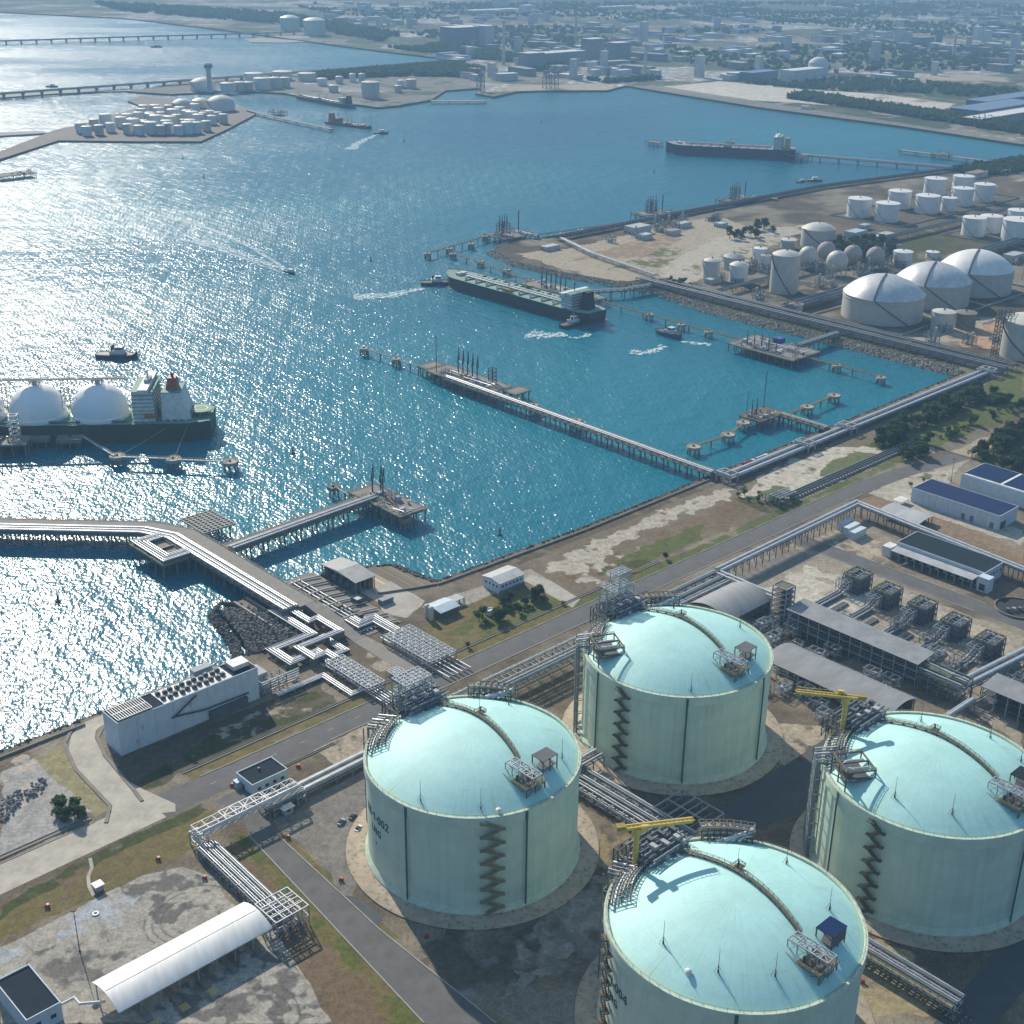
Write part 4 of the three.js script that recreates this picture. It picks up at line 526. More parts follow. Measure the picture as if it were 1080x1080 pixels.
function rack(name, label, pts, o = {}, group) {
  const w = o.w || 6, h = o.h || 7, lv = o.levels || [h], st = o.m || M.steelB, y0 = o.y0 || 0;
  const t = thing(name, label, 'pipe rack', pts[0][0], pts[0][1], y0, group), O = t.userData_o;
  const bent = new MB(); for (const s of [-1, 1]) bent.beam(V(0, 0, s * w / 2), V(0, h, s * w / 2), 0.38); for (const y of lv) bent.beam(V(0, y - 0.3, -w / 2), V(0, y - 0.3, w / 2), 0.36, 0.5); if (o.brace !== 0) bent.beam(V(0, 0.3, -w / 2), V(0, lv[0] - 0.4, w / 2), 0.16);
  const bm = new THREE.Mesh(bent.geometry(), o.col || st); bm.name = 'bent'; bm.castShadow = true; const L = []; along(pts, o.bay || 8, (u, v, a) => L.push([u - O.x, 0, v - O.z, a])); repeat(bm, L, t);
  for (const e of [-w / 2, w / 2]) { const q = offsetPath(pts, e), b = new MB(); for (const y of lv) for (let k = 0; k + 1 < q.length; k++) b.beam(V(q[k][0], y0 + y - 0.15, q[k][1]), V(q[k + 1][0], y0 + y - 0.15, q[k + 1][1]), 0.3, 0.4); b.build('stringer', st, t); }
  const n = o.pipes ?? 4; for (const [li, y] of lv.entries()) for (let k = 0; k < n; k++) { if (o.skip && (k + li * 3) % o.skip === 0) continue; const r = (o.r || 0.42) * (k % 3 === 1 ? 1.5 : k % 3 === 2 ? 0.7 : 1), e = -w / 2 + w * (k + 0.7) / (n + 0.4), q = offsetPath(pts, e); new MB().pipe(q.map((p) => V(p[0], y0 + y + r + 0.03, p[1])), r, 8).build('pipe', o.dim ? ((k + li) % 3 ? M.pipeD : M.steelB) : (k + li) % 3 === 2 ? M.pipeD : M.pipe, t); }
  if (o.cross) { const b = new MB(); along(pts, o.cross, (u, v, a) => { const c = Math.cos(a), s = Math.sin(a); b.beam(V(u + s * w / 2, y0 + h + 0.1, v + c * w / 2), V(u - s * w / 2, y0 + h + 0.1, v - c * w / 2), 0.3); }); b.build('cross_beam', M.steel, t); }
  if (o.walk) { const q = offsetPath(pts, w / 2 + 0.6), b = new MB(); b.rail(q.map((p) => V(p[0], y0 + h, p[1])), 1.2, 3, 0.14); for (let k = 0; k + 1 < q.length; k++) b.beam(V(q[k][0], y0 + h - 0.1, q[k][1]), V(q[k + 1][0], y0 + h - 0.1, q[k + 1][1]), 1, 0.15); b.build('walkway', M.rail, t); }
  return t;
}
rack('pipe_rack', 'low silver pipe rack running past the car park to the first mint tank', [[246, -411], [352, -413]], { w: 9, h: 3.2, pipes: 6, r: 0.5, bay: 9, brace: 0 });
rack('pipe_rack', 'tall open pipe rack along the road between the two tanks at the roadside', [[356, -411.5], [452, -411.5]], { w: 16, h: 9, levels: [5.5, 9], pipes: 5, r: 0.55, bay: 8, skip: 4, cross: 4, col: M.rail });
rack('pipe_rack', 'wide pipe rack with bright pipes passing behind the tank with the hoist tower', [[456, -412.5], [561, -412.5]], { w: 17, h: 8.5, levels: [4.5, 8.5], pipes: 7, r: 0.55, bay: 8, skip: 5, cross: 5 });
rack('pipe_rack', 'pipe rack on many thin columns that turns the corner by the dark roofed hall', [[563, -419], [709, -421], [697, -298], [690, -180]], { w: 6, h: 8, pipes: 5, r: 0.62, bay: 6.5, brace: 0, col: M.steelD });
rack('pipe_rack', 'railed pipe rack between the sandy yard and the arched warehouse', [[560, -416], [559.5, -362]], { w: 6, h: 9, pipes: 5, r: 0.4, bay: 8, walk: 1 });
rack('pipe_rack', 'railed pipe rack along the back of the long three storey steel rack', [[562, -358], [550, -262]], { w: 3.4, h: 12, levels: [6, 12], pipes: 3, r: 0.4, bay: 8, walk: 1 });
rack('pipe_rack', 'pipe rack of parallel silver pipes leading off past the five heater units', [[556, -258], [668, -246]], { w: 9, h: 7, pipes: 6, r: 0.6, bay: 8, cross: 8 });
rack('pipe_rack', 'pipe bridge of two white pipes running up to the small grey roofed rack', [[497, -249], [545, -248]], { w: 4, h: 6.5, pipes: 2, r: 0.7, bay: 9 });
rack('pipe_rack', 'dense pipe rack passing between the four mint tanks', [[361, -352], [361, -262]], { w: 15, h: 4.5, levels: [2.2, 4.5], pipes: 8, r: 0.45, bay: 8, skip: 5, cross: 6 });
rack('pipe_rack', 'pipe rack with railing between the two tanks that carry yellow cranes', [[361, -258], [361, -150]], { w: 8, h: 6, levels: [3, 6], pipes: 5, r: 0.4, bay: 7, walk: 1, cross: 3.5 });
rack('pipe_rack', 'short pipe rack joining the first mint tank to the tank with the hoist tower', [[343, -340], [378, -340]], { w: 8, h: 6.5, pipes: 4, r: 0.6, bay: 7 });
rack('pipe_rack', 'short pipe rack joining the two tanks that carry yellow cranes', [[343, -216], [379, -216]], { w: 12, h: 6.5, pipes: 5, r: 0.6, bay: 7 });
rack('pipe_rack', 'bundle of silver pipes coming off the pipe bridge towards the white loading canopy', [[214, -404], [212.5, -356]], { w: 8, h: 4.6, levels: [2.4, 4.6], pipes: 7, r: 0.36, bay: 6, cross: 6 });
{ // elbows where the rack leaves the tanks
  const t = thing('pipe_loop', 'nested silver pipe elbows on the ground beside the tank with the blue shelter roof', 'pipes', 330, -252); for (let k = 0; k < 4; k++) { const d = k * 2; new MB().pipe([V(356, 1.2, -262 + d * 0.4), V(336 + d, 1.2, -262 + d * 0.4), V(336 + d, 1.2, -246 - d * 0.3), V(356, 1.2, -246 - d * 0.3)], 0.6, 10).build('pipe', M.pipe, t); } const b = new MB(); for (const u of [338, 346, 354]) b.beam(V(u, 0, -262), V(u, 0, -246), 0.7, 0.9); b.build('sleeper', M.concDark, t);
}
{ // flat steel frame lying between the tanks
  const t = thing('pit_frame', 'square steel frame over open pits between the four mint tanks', 'steel frame', 375, -282); new MB().grid(366, 386, -297, -274, 5, 2, 3, 0.5, false).lattice(366, 386, -297, -274, 0, 5, 2, 2, 1, 0.45, false).build('frame', M.steel, t); for (let k = 0; k < 5; k++) new MB().pipe([V(367, 3.4, -295 + k * 4), V(385, 3.4, -295 + k * 4)], 0.4).build('pipe', M.pipeD, t); }
{ // truss bridge over the side road
  const t = thing('pipe_bridge', 'white truss pipe bridge crossing over the side road at the crossroads', 'pipe bridge', 214, -410); new MB().lattice(213, 262, -414, -406, 6.4, 9, 10, 2, 1, 0.34).grid(226, 246, -414, -406, 9.2, 4, 2, 0.4).build('truss', M.white, t);
  for (let k = 0; k < 5; k++) new MB().pipe([V(212, 3 + (k % 2) * 2, -403 + k * 0.4), V(212, 7, -412.5 + k * 1.3), V(264, 7, -412.5 + k * 1.3)], 0.34).build('pipe', M.pipe, t);
  for (const u of [214, 250, 262]) new MB().lattice(u - 2, u + 2, -414, -406, 0, 6.4, 1, 1, 2, 0.4).build('support_tower', M.steel, t); new MB().pipe([V(214, 9.6, -406.5), V(262, 9.6, -406.5)], 0.55, 10).build('cable_tray', M.white, t); }
{ const t = thing('pipe_module', 'open white steel module packed with pipes at the end of the loading canopy', 'pipe module', 205, -347); new MB().lattice(205.5, 220, -355, -341, 0, 9, 3, 3, 2, 0.36).grid(205.5, 220, -355, -341, 9.2, 4, 4, 0.36, false).build('frame', M.steel, t); for (let k = 0; k < 7; k++) new MB().pipe([V(206, 6.8, -353 + k * 1.7), V(213 + (k % 3) * 2, 6.8, -353 + k * 1.7), V(213 + (k % 3) * 2, 2, -353 + k * 1.7)], 0.3).build('pipe', k % 2 ? M.pipe : M.pipeD, t); for (let k = 0; k < 3; k++) new MB().cyl(V(209 + k * 4, 0, -344), V(209 + k * 4, 3.6, -344), 0.9, 12).build('vessel', M.pipeD, t); }

// ---------------------------------------------------------------- buildings
function windows(t, x0, x1, z, y, n, wd, ht, m = M.glass, alongX = true, proud = 0.04) { for (let k = 0; k < n; k++) { const c = x0 + (x1 - x0) * (k + 0.5) / n; const f = alongX ? new MB().box(c - wd / 2, y, z - proud, c + wd / 2, y + ht, z + proud) : new MB().box(z - proud, y, c - wd / 2, z + proud, y + ht, c + wd / 2); f.build('window', m, t); } }
function hall(name, label, cat, u0, u1, w0, w1, h, o = {}) { // walled building; roof: flat (parapet), arch, pitch or mono
  const t = thing(name, label, cat, (u0 + u1) / 2, (w0 + w1) / 2), wm = o.wall || M.wallBlue, rm = o.roof || M.roofGrey;
  if (o.kind === 'arch') { new MB().arch(u0 - 0.8, u1 + 0.8, w0 - 0.8, w1 + 0.8, h, o.rise || 3, o.alongX !== false, 14).build('roof', rm, t); }
  else if (o.kind === 'pitch') { const c = (w0 + w1) / 2, r = o.rise || 2, e = 0.7, b = new MB(); for (const [za, zb] of [[w0 - e, c], [w1 + e, c]]) b.hexa([V(u0 - e, h, za), V(u1 + e, h, za), V(u1 + e, h + r, zb), V(u0 - e, h + r, zb)], [V(u0 - e, h + 0.25, za), V(u1 + e, h + 0.25, za), V(u1 + e, h + r + 0.25, zb), V(u0 - e, h + r + 0.25, zb)]); b.build('roof', rm, t); new MB().hexa([V(u0, h, w0), V(u1, h, w0), V(u1, h, w1), V(u0, h, w1)], [V(u0, h + r - 0.1, c - 0.1), V(u1, h + r - 0.1, c - 0.1), V(u1, h + r - 0.1, c + 0.1), V(u0, h + r - 0.1, c + 0.1)]).build('gable', wm, t); }
  else { new MB().box(u0 + 0.35, h - 0.4, w0 + 0.35, u1 - 0.35, h, w1 - 0.35).build('roof', rm, t); const b = new MB(); for (const [a, c, d, e] of [[u0, u1, w0, w0 + 0.35], [u0, u1, w1 - 0.35, w1], [u0, u0 + 0.35, w0 + 0.35, w1 - 0.35], [u1 - 0.35, u1, w0 + 0.35, w1 - 0.35]]) b.box(a, h - 0.5, d, c, h + (o.par ?? 0.6), e); b.build('parapet', wm, t); }
  if (!o.open) { const b = new MB(); b.box(u0, 0, w0, u1, o.kind ? h : h - 0.52, w1); b.build('wall', wm, t); }
  else { const n = o.bays || 6; for (let k = 0; k <= n; k++) for (const z of [w0 + 0.2, w1 - 0.2]) { const u = u0 + 0.2 + (u1 - u0 - 0.4) * k / n; new MB().beam(V(u, 0, z), V(u, h + 0.1, z), 0.5).build('column', o.colm || M.steelB, t); } }
  return t;
}
// tall blue-white building by the water, roof lined with fans
{ const t = hall('utility_building', 'tall windowless pale blue building at the waterside with rows of fans on its roof', 'building', 222, 296.5, -505, -491, 17, { roof: M.roofDark, wall: M.wallBlue, par: 0.5 });
  new MB().box(246, 17.05, -504, 283, 17.4, -491.8).build('roof_slab', M.roofPale, t); const fan = new MB().cbox(0, 0, 0, 2, 1.3, 2).cyl(V(0, 1.3, 0), V(0, 1.7, 0), 0.75, 12), fm = new THREE.Mesh(fan.geometry(), M.steelD); fm.name = 'roof_fan'; const L = []; for (let k = 0; k < 11; k++) for (const z of [-501, -496]) L.push([248 + k * 3.2 - 259.25, 17.42, z + 498 + (k % 2)]); repeat(fm, L, t);
  new MB().grid(223, 240, -503.6, -492, 18.2, 14, 2, 0.26, false).lattice(223, 240, -503.6, -492, 17, 18.2, 7, 1, 1, 0.2, false).build('roof_frame', M.steel, t); new MB().box(286, 17.05, -503, 295, 19.4, -496).build('roof_house', M.white, t); new MB().box(270, 12, -509.5, 280, 19, -505.05).build('side_tower', M.wallGrey, t);
  for (let k = 1; k < 8; k++) new MB().box(222 + k * 9.3, 0.2, -491.02, 222.18 + k * 9.3, 16.4, -490.93).build('panel_joint', M.wallGrey, t);
  for (const [u, y] of [[230, 3], [233, 9.5], [258, 11]]) new MB().box(u, y, -490.98, u + 1.6, y + 2.2, -490.86).build('louvre', M.roofPale, t);
  new MB().beam(V(262, 16, -490.4), V(250, 9.4, -490.4), 0.9, 0.35).beam(V(250, 9.4, -490.4), V(266, 6.4, -490.4), 0.9, 0.35).box(248.5, 9.2, -490.95, 251, 9.6, -489.6).beam(V(266, 6.4, -490.4), V(290, 5.8, -490.4), 0.9, 0.3).rail([V(262, 16, -489.9), V(250, 9.4, -489.9), V(266, 6.4, -489.9), V(290, 5.8, -489.9)], 1, 2.4, 0.12).build('outside_stair', M.steelD, t); new MB().box(268, 0.1, -490.96, 289, 4.6, -489.4).build('lean_to', M.wallDark, t);
  const an = thing('pipe_station', 'cluster of pipes and pale boxes between the tall blue building and the jetty pipes', 'pipe station', 300, -497); new MB().box(298, 0, -506, 305, 9.5, -496).build('cabinet', M.wallGrey, an); new MB().lattice(298, 312, -496, -490, 0, 8, 3, 1, 2, 0.34).build('frame', M.steelB, an); for (let k = 0; k < 5; k++) new MB().pipe([V(298, 2 + k * 1.4, -491), V(320, 2 + k * 1.4, -491)], 0.4).build('pipe', M.pipe, an); }
// white barrel canopy over the truck loading bays
{ const t = thing('loading_canopy', 'long white barrel vaulted canopy over truck loading bays', 'canopy', 173, -351.5); new MB().arch(142, 204.5, -361.5, -342, 7, 2.6, true, 18, 0.3).build('roof', M.white, t);
  for (let k = 0; k <= 8; k++) for (const z of [-360.5, -343]) new MB().beam(V(143 + k * 7.6, 0, z), V(143 + k * 7.6, 7.2, z), 0.4).beam(V(143 + k * 7.6, 4.6, z), V(145.5 + k * 7.6, 7.1, z), 0.25).build('column', M.steel, t); for (let k = 0; k < 5; k++) { const u = 150 + k * 11.5; new MB().box(u, 0.04, -358, u + 2.4, 0.9, -338).build('loading_island', M.concDark, t); new MB().cyl(V(u + 1.2, 0.9, -350), V(u + 1.2, 5.6, -350), 0.35).beam(V(u + 1.2, 4, -350), V(u + 4.4, 5, -350), 0.3).box(u + 0.3, 0.9, -354, u + 2.1, 3, -352).build('loading_arm', M.steel, t); if (k < 3) for (let q = 0; q < 4; q++) new MB().box(u + 0.1, 0.05, -337.6 + q * 0.9, u + 3.4, 0.08, -337.1 + q * 0.9).build('hazard_stripe', M.yellow, t); } new MB().beam(V(142.5, 9.55, -351.8), V(204, 9.55, -351.8), 0.25).build('ridge_seam', M.wallGrey, t); }
{ const t = hall('substation', 'pale blue block with flat black roof beside the loading canopy', 'building', 117, 129.5, -384, -359, 7.4, { roof: M.roofDark, wall: M.wallBlue }); windows(t, -382, -362, 129.5, 3.6, 4, 1.6, 1.4, M.glass, false); windows(t, 118, 129, -359, 3, 2, 2, 1.6); new MB().pipe([V(130, 5, -361), V(135, 5, -361), V(135, 5, -357), V(142, 5, -352)], 0.5, 10).build('duct', M.white, t); }
{ const t = hall('guard_building', 'small pale blue house with black roof at the crossroads by the pipe bridge', 'building', 249.5, 268, -438, -425, 5, { roof: M.roofDark, wall: M.wallBlue }); windows(t, 251, 267, -425, 1.4, 4, 1.7, 1.5); new MB().box(258, 5, -434, 259, 6.2, -433).build('vent_stack', M.steelD, t); new MB().box(249.3, 0, -433, 249.46, 2.3, -431.4).build('door', M.steelD, t); new MB().box(247, 0, -437, 249.2, 3.2, -433.6).build('side_cabinet', M.roofBlue, t); }
{ const t = hall('pavilion', 'pale blue two storey house with white roof on the lawn by the basin', 'building', 459, 478, -507, -493, 7, { kind: 'pitch', rise: 1.3, roof: M.roofPale, wall: M.wallBlue }); new MB().box(458.6, 0, -493.2, 478.4, 2.2, -492.4).build('plinth', M.steelB, t); windows(t, 460, 477, -493, 4, 6, 1.4, 1.3); windows(t, -506, -494, 459, 3.6, 4, 1.4, 1.4, M.glass, false); }
hall('pump_shed', 'low shed with bright blue-white roof beside the lawn', 'shed', 415, 428, -505, -493, 4, { kind: 'pitch', rise: 1, roof: M.roofBlue, wall: M.wallDark }); hall('pump_shed', 'small pale roofed lean-to next to the blue roofed shed', 'shed', 430, 437.5, -506, -499, 3.4, { roof: M.roofPale, open: 1, bays: 2, par: 0.1 }); hall('pump_shed', 'tiny flat white hut among the bushes on the lawn', 'shed', 437, 441, -481.5, -478, 2.6, { roof: M.white, wall: M.white });
{ const t = thing('process_vessel', 'pair of upright pale silos beside the blue roofed shed', 'silo', 410, -498); for (const z of [-500, -496.5]) new MB().cyl(V(411, 0, z), V(411, 7.5, z), 1.5, 16).dome(411, 7.5, z, 1.5, 0.8, 16, 4).build('silo', M.creamTank, t); }
{ const t = hall('pump_house', 'grey gabled pump house open along one side at the head of the jetty', 'building', 398.5, 412, -580, -548, 7.5, { kind: 'pitch', rise: 1.6, roof: M.roofGrey, open: 1, bays: 4 }); t.children[0].geometry.rotateY(0); new MB().box(399, 0, -579, 411.6, 7.4, -576).box(408, 0, -576, 411.6, 7.4, -549).build('wall', M.wallDark, t); for (let k = 0; k < 4; k++) new MB().cbox(402, 0, -572 + k * 6.5, 3, 2.6, 4).cyl(V(402, 2.6, -572 + k * 6.5), V(402, 4.4, -572 + k * 6.5), 1, 10).build('pump', M.steelB, t); }
{ const t = thing('intake_yard', 'tangle of pipes and pits in front of the grey pump house', 'pipe yard', 385, -560); for (let k = 0; k < 9; k++) { const w = -582 + k * 9; new MB().pipe([V(374, 1.2, w), V(386, 1.2, w), V(396, 1.4, w + 3)], 0.5).build('pipe', k % 2 ? M.pipeD : M.pipe, t); } for (let k = 0; k < 4; k++) new MB().pipe([V(376.5 + k * 2.6, 1, -584), V(376.5 + k * 2.6, 1, -508)], 0.36).build('pipe', k % 2 ? M.pipe : M.pipeD, t); seed = 41; for (let k = 0; k < 10; k++) new MB().cbox(rr(377, 394), 0, rr(-580, -512), rr(1.5, 4), rr(0.8, 2.4), rr(1.5, 4)).build('pit_wall', k % 2 ? M.concDark : M.grate, t); new MB().box(374, 0, -588, 397, 0.35, -505).build('slab', M.concDark, t); }
{ const t = hall('kiosk', 'tiny blue roofed kiosk beside the pump house', 'shed', 391, 396, -543, -537, 2.6, { roof: M.roofBlue, wall: M.wallDark }); }
{ const t = thing('skip', 'blue-grey tank trailer on the sandy pad beside the pump house', 'container', 405, -527); new MB().box(401, 0.3, -531, 409, 3, -527).build('body', M.steelB, t); }
// steel truss roofs over the pipe trenches
for (const [label, u0, u1, w0, w1, h, nx, nz] of [['large white steel lattice laid over the pipe trench beside the lawn', 375, 393, -493, -455, 5, 7, 13], ['narrow white steel lattice over the pipe trench next to the grass plot', 336, 347, -491, -456, 5, 4, 13], ['little square steel lattice on the bare ground by the road', 356, 363, -466, -459, 2.6, 4, 4]]) { const t = thing('trench_truss', label, 'steel truss', u0, w0); new MB().grid(u0, u1, w0, w1, h, nx, nz, 0.34).grid(u0, u1, w0, w1, h - 1.4, 2, 5, 0.24).build('lattice', M.steel, t); new MB().lattice(u0, u1, w0, w1, 0, h, 2, 4, 1, 0.34, false).build('frame', M.steelB, t); if (h > 3) for (let k = 0; k < 6; k++) { const u = u0 + 1.4 + k * (u1 - u0 - 2) / 5.5; new MB().pipe([V(u, 1.6, w0 - 4), V(u, 1.6, w1 + 14)], 0.5).build('pipe', k % 3 === 1 ? M.pipeD : M.pipe, t); } }
// service pipes from jetty to the trenches: stepped bundles
function bundle(label, pts, n, gap, r, y, sup = 0) { const t = thing('pipe_bundle', label, 'pipes', pts[0][0], pts[0][1]); for (let k = 0; k < n; k++) new MB().pipe(offsetPath(pts, (k - (n - 1) / 2) * gap).map((p) => V(p[0], y + r, p[1])), r * (k % 3 === 1 ? 1.3 : 1), 8).build('pipe', k % 4 === 3 ? M.pipeD : M.pipe, t); along(pts, 9, (u, w, a) => new MB().cbox(u, Math.min(0, y) + (sup || 0), w, 0.7, Math.max(0.2, y - 0.02 - (sup || 0)), n * gap + 1, a).build('support', M.concDark, t)); return t; }
bundle('stepped bundle of silver pipes from the jetty to the narrow steel lattice', [[350, -560], [350, -523], [325, -523], [325, -505], [341, -505], [341, -492]], 4, 1.5, 0.55, 2.6);
bundle('bundle of big pipes folding back beside the dark rocks', [[356, -550], [356, -533], [361.5, -533], [361.5, -513], [335, -513], [335, -499], [343, -499], [343, -491]], 3, 1.5, 0.55, 4.2);
bundle('blue-grey pipes dropping into the trench between the jetty and the lattice', [[354, -520], [354, -499.5], [344, -499.5], [344, -490]], 4, 1.3, 0.45, 1.2);
bundle('bent pipes stepping over the bare ground from pump house to large lattice', [[376, -524], [376, -515], [386, -515], [386, -492]], 5, 1.5, 0.45, 2.2);
bundle('two pale pipes edging the grass plot below the narrow lattice', [[303, -486], [331, -486], [331, -462], [338, -462]], 3, 1.3, 0.45, 1.0);
{ const t = thing('culvert', 'concrete trough with brown water beside the dark rock tip', 'trough', 347, -556); new MB().box(341, 0.05, -585, 342, 1.4, -540).box(349, 0.05, -585, 350, 1.4, -540).box(341, 0.05, -540, 350, 1.4, -539).build('wall', M.conc, t); new MB().box(342, 0.05, -585, 349, 0.5, -540).build('floor', M.grate, t); }
// arched warehouse, service tower, long rack, long arched hall
{ const t = hall('warehouse', 'grey arched warehouse with dark sides behind the tank with the hoist tower', 'warehouse', 520, 557, -404, -377, 8, { kind: 'arch', rise: 4, alongX: true, roof: M.roofGrey, wall: M.wallDark }); new MB().box(521.5, 0, -377.2, 555.5, 3, -376.86).build('door', M.steelD, t); new MB().box(519.86, 0, -397, 520.1, 6, -384).build('yellow_door', M.yellowD, t); for (let k = 0; k < 6; k++) new MB().beam(V(524 + k * 6, 0, -374), V(524 + k * 6, 7, -376.6), 0.4).build('strut', M.steelD, t); }
{ const t = thing('stair_tower', 'tall grey steel stair tower between arched warehouse and the long steel rack', 'stair tower', 552, -364); new MB().lattice(549, 557, -371, -362, 0, 22, 1, 1, 7, 0.5).build('frame', M.steel, t); for (let k = 0; k < 7; k++) { new MB().box(549, 3.1 * (k + 1), -371, 557, 3.1 * (k + 1) + 0.15, -362).build('floor', M.grate, t); new MB().beam(V(550, 3.1 * k + 0.2, -362.6), V(556, 3.1 * (k + 1), -362.6), 0.9, 0.25).build('stair_flight', M.steelB, t); } }
{ const t = thing('process_rack', 'long three storey steel rack under a grey metal roof', 'process rack', 551, -317); new MB().hexa([V(544, 13.6, -278), V(560, 14.6, -278), V(560, 14.6, -358), V(544, 13.6, -358)], [V(544, 13.9, -278), V(560, 14.9, -278), V(560, 14.9, -358), V(544, 13.9, -358)]).build('roof', M.roofGrey, t);
  for (let k = 0; k <= 12; k++) { const w = -357 + k * 6.5; const b = new MB(); for (const u of [545.5, 552, 558.5]) b.beam(V(u, 0, w), V(u, 13.7, w), 0.45); for (const y of [4.5, 9, 13.2]) b.beam(V(545.5, y, w), V(558.5, y, w), 0.4, 0.5); b.build('bent', M.steel, t); }
  for (const [y, m] of [[4.5, M.grate], [9, M.grate]]) { const b = new MB().box(546, y, -357, 558, y + 0.2, -279); b.build('floor', m, t); } for (const u of [545.4, 558.6]) { const b = new MB(); for (const y of [4.4, 8.9, 13.3]) b.beam(V(u, y, -357), V(u, y, -279), 0.35, 0.5); for (const y of [5.6, 10.1]) b.beam(V(u, y, -357), V(u, y, -279), 0.14); b.build('edge_beam', M.steel, t); }
  for (let k = 0; k < 8; k++) new MB().pipe([V(547 + (k % 4) * 3, k < 4 ? 6.2 : 10.8, -357), V(547 + (k % 4) * 3, k < 4 ? 6.2 : 10.8, -279)], 0.5).build('pipe', k % 2 ? M.pipe : M.pipeD, t); for (let k = 0; k < 7; k++) new MB().cyl(V(551, 0.2, -352 + k * 11), V(551, 4, -352 + k * 11), 1.4, 12).build('vessel', M.steelB, t); }
{ const t = thing('process_rack', 'uncovered dark pipe rack continuing from the end of the long steel rack', 'process rack', 551, -268); new MB().lattice(544.5, 557.5, -277, -255, 0, 11, 2, 4, 3, 0.42).build('frame', M.steelB, t); for (let k = 0; k < 10; k++) new MB().pipe([V(546 + (k % 5) * 2.4, k < 5 ? 7.8 : 11.6, -278), V(546 + (k % 5) * 2.4, k < 5 ? 7.8 : 11.6, -255)], 0.5).build('pipe', k % 3 ? M.pipe : M.green, t); }
{ const t = hall('compressor_hall', 'long hall under a smooth grey arched roof with open dark bays, beside a mint tank', 'hall', 500, 523, -338, -266, 8.5, { kind: 'arch', rise: 3.2, alongX: false, roof: M.roofGrey, open: 1, bays: 2 }); for (let k = 0; k <= 11; k++) { const w = -337.5 + k * 6.45; new MB().beam(V(500.6, 0, w), V(500.6, 8.6, w), 0.55).build('column', M.steel, t); if (k < 11) { new MB().box(500.9, 6.4, w + 0.3, 501.2, 8.5, w + 6.1).build('cladding', M.wallDark, t); new MB().cbox(507, 0, w + 3, 4, 3.4, 3.4).cyl(V(507, 3.4, w + 3), V(507, 5.2, w + 3), 1, 12).build('compressor', k % 3 ? M.steelB : M.pipe, t); } } new MB().box(521.6, 0, -337.6, 522, 8.5, -266.4).build('back_wall', M.wallDark, t); new MB().beam(V(500.6, 4.4, -337), V(500.6, 4.4, -267), 0.4).build('rail_beam', M.steel, t); }
{ const t = thing('process_rack', 'grey roofed three storey steel rack at the end of the bright pipe bridge', 'process rack', 562, -225); new MB().hexa([V(552, 11.6, -180), V(568, 12.6, -180), V(568, 12.6, -248), V(552, 11.6, -248)], [V(552, 11.9, -180), V(568, 12.9, -180), V(568, 12.9, -248), V(552, 11.9, -248)]).build('roof', M.roofGrey, t); for (let k = 0; k <= 10; k++) { const b = new MB(), w = -247 + k * 6.5; for (const u of [553, 560, 567]) b.beam(V(u, 0, w), V(u, 11.8, w), 0.45); for (const y of [4, 8]) b.beam(V(553, y, w), V(567, y, w), 0.4); b.build('bent', M.steel, t); } for (const y of [4, 8, 11.4]) new MB().beam(V(553, y, -247), V(553, y, -182), 0.35).box(553.4, y - 0.2, -247, 566, y, -182).build('floor', M.steelD, t); }
// five identical heater units with their pipes
{ const t = thing('heater_unit', 'grey blocky heater unit, second of five counted from the stair tower', 'heater unit', 613, -338, 0, 'row of five heater units', 0); new MB().box(-6, 0.6, -5, 6, 9.5, 5).build('casing', M.steelB, t); new MB().lattice(-6.6, 6.6, -5.6, 5.6, 0, 10.2, 3, 2, 3, 0.4).build('frame', M.steelD, t); new MB().grid(-6.6, 6.6, -5.6, 5.6, 10.6, 4, 3, 0.32, false).build('top_grid', M.steel, t); new MB().lattice(-13, -7, -6, 1, 0, 8.6, 2, 2, 2, 0.34).build('pipe_frame', M.steel, t); for (let k = 0; k < 3; k++) new MB().pipe([V(-46, 1.4, -5 + k * 2), V(-12, 1.4, -5 + k * 2), V(-9, 5, -4 + k * 2), V(-6, 5, -4 + k * 2)], 0.6, 8).build('pipe', k % 2 ? M.pipeD : M.pipe, t); new MB().box(-46, 0, -7, -13, 0.5, 1).build('pipe_bed', M.concDark, t); new MB().box(-42, 0, 4.5, -20, 1, 8).box(-4, 0.2, -3, 4, 11.2, -1).build('duct', M.steelD, t); new MB().rail([V(-6.6, 10.3, 5.6), V(6.6, 10.3, 5.6), V(6.6, 10.3, -5.6), V(-6.6, 10.3, -5.6), V(-6.6, 10.3, 5.6)], 1.1, 2.4, 0.16).build('handrail', M.yellowD, t);
  const at = [[617, -360, 'grey blocky heater unit nearest the stair tower and sandy yard'], [612, -315.5, 'grey blocky heater unit in the middle of the row of five'], [608, -293, 'grey blocky heater unit, fourth of five counted from the stair tower'], [603, -270.5, 'grey blocky heater unit farthest from the stair tower, beside the parallel silver pipes']]; for (const [u, w, l] of at) copy(t, u, w, 0, l); }
{ const t = thing('steel_tray', 'small white framed open tank on the sand beyond the heater units', 'basin', 612, -247); new MB().box(606, 0, -252, 607, 2, -240).box(618, 0, -252, 619, 2, -240).box(607, 0, -252, 618, 2, -251.2).box(607, 0, -240.8, 618, 2, -240).build('rim', M.steel, t); new MB().box(607, 0.1, -251.2, 618, 0.6, -240.8).build('floor', M.wallDark, t); }
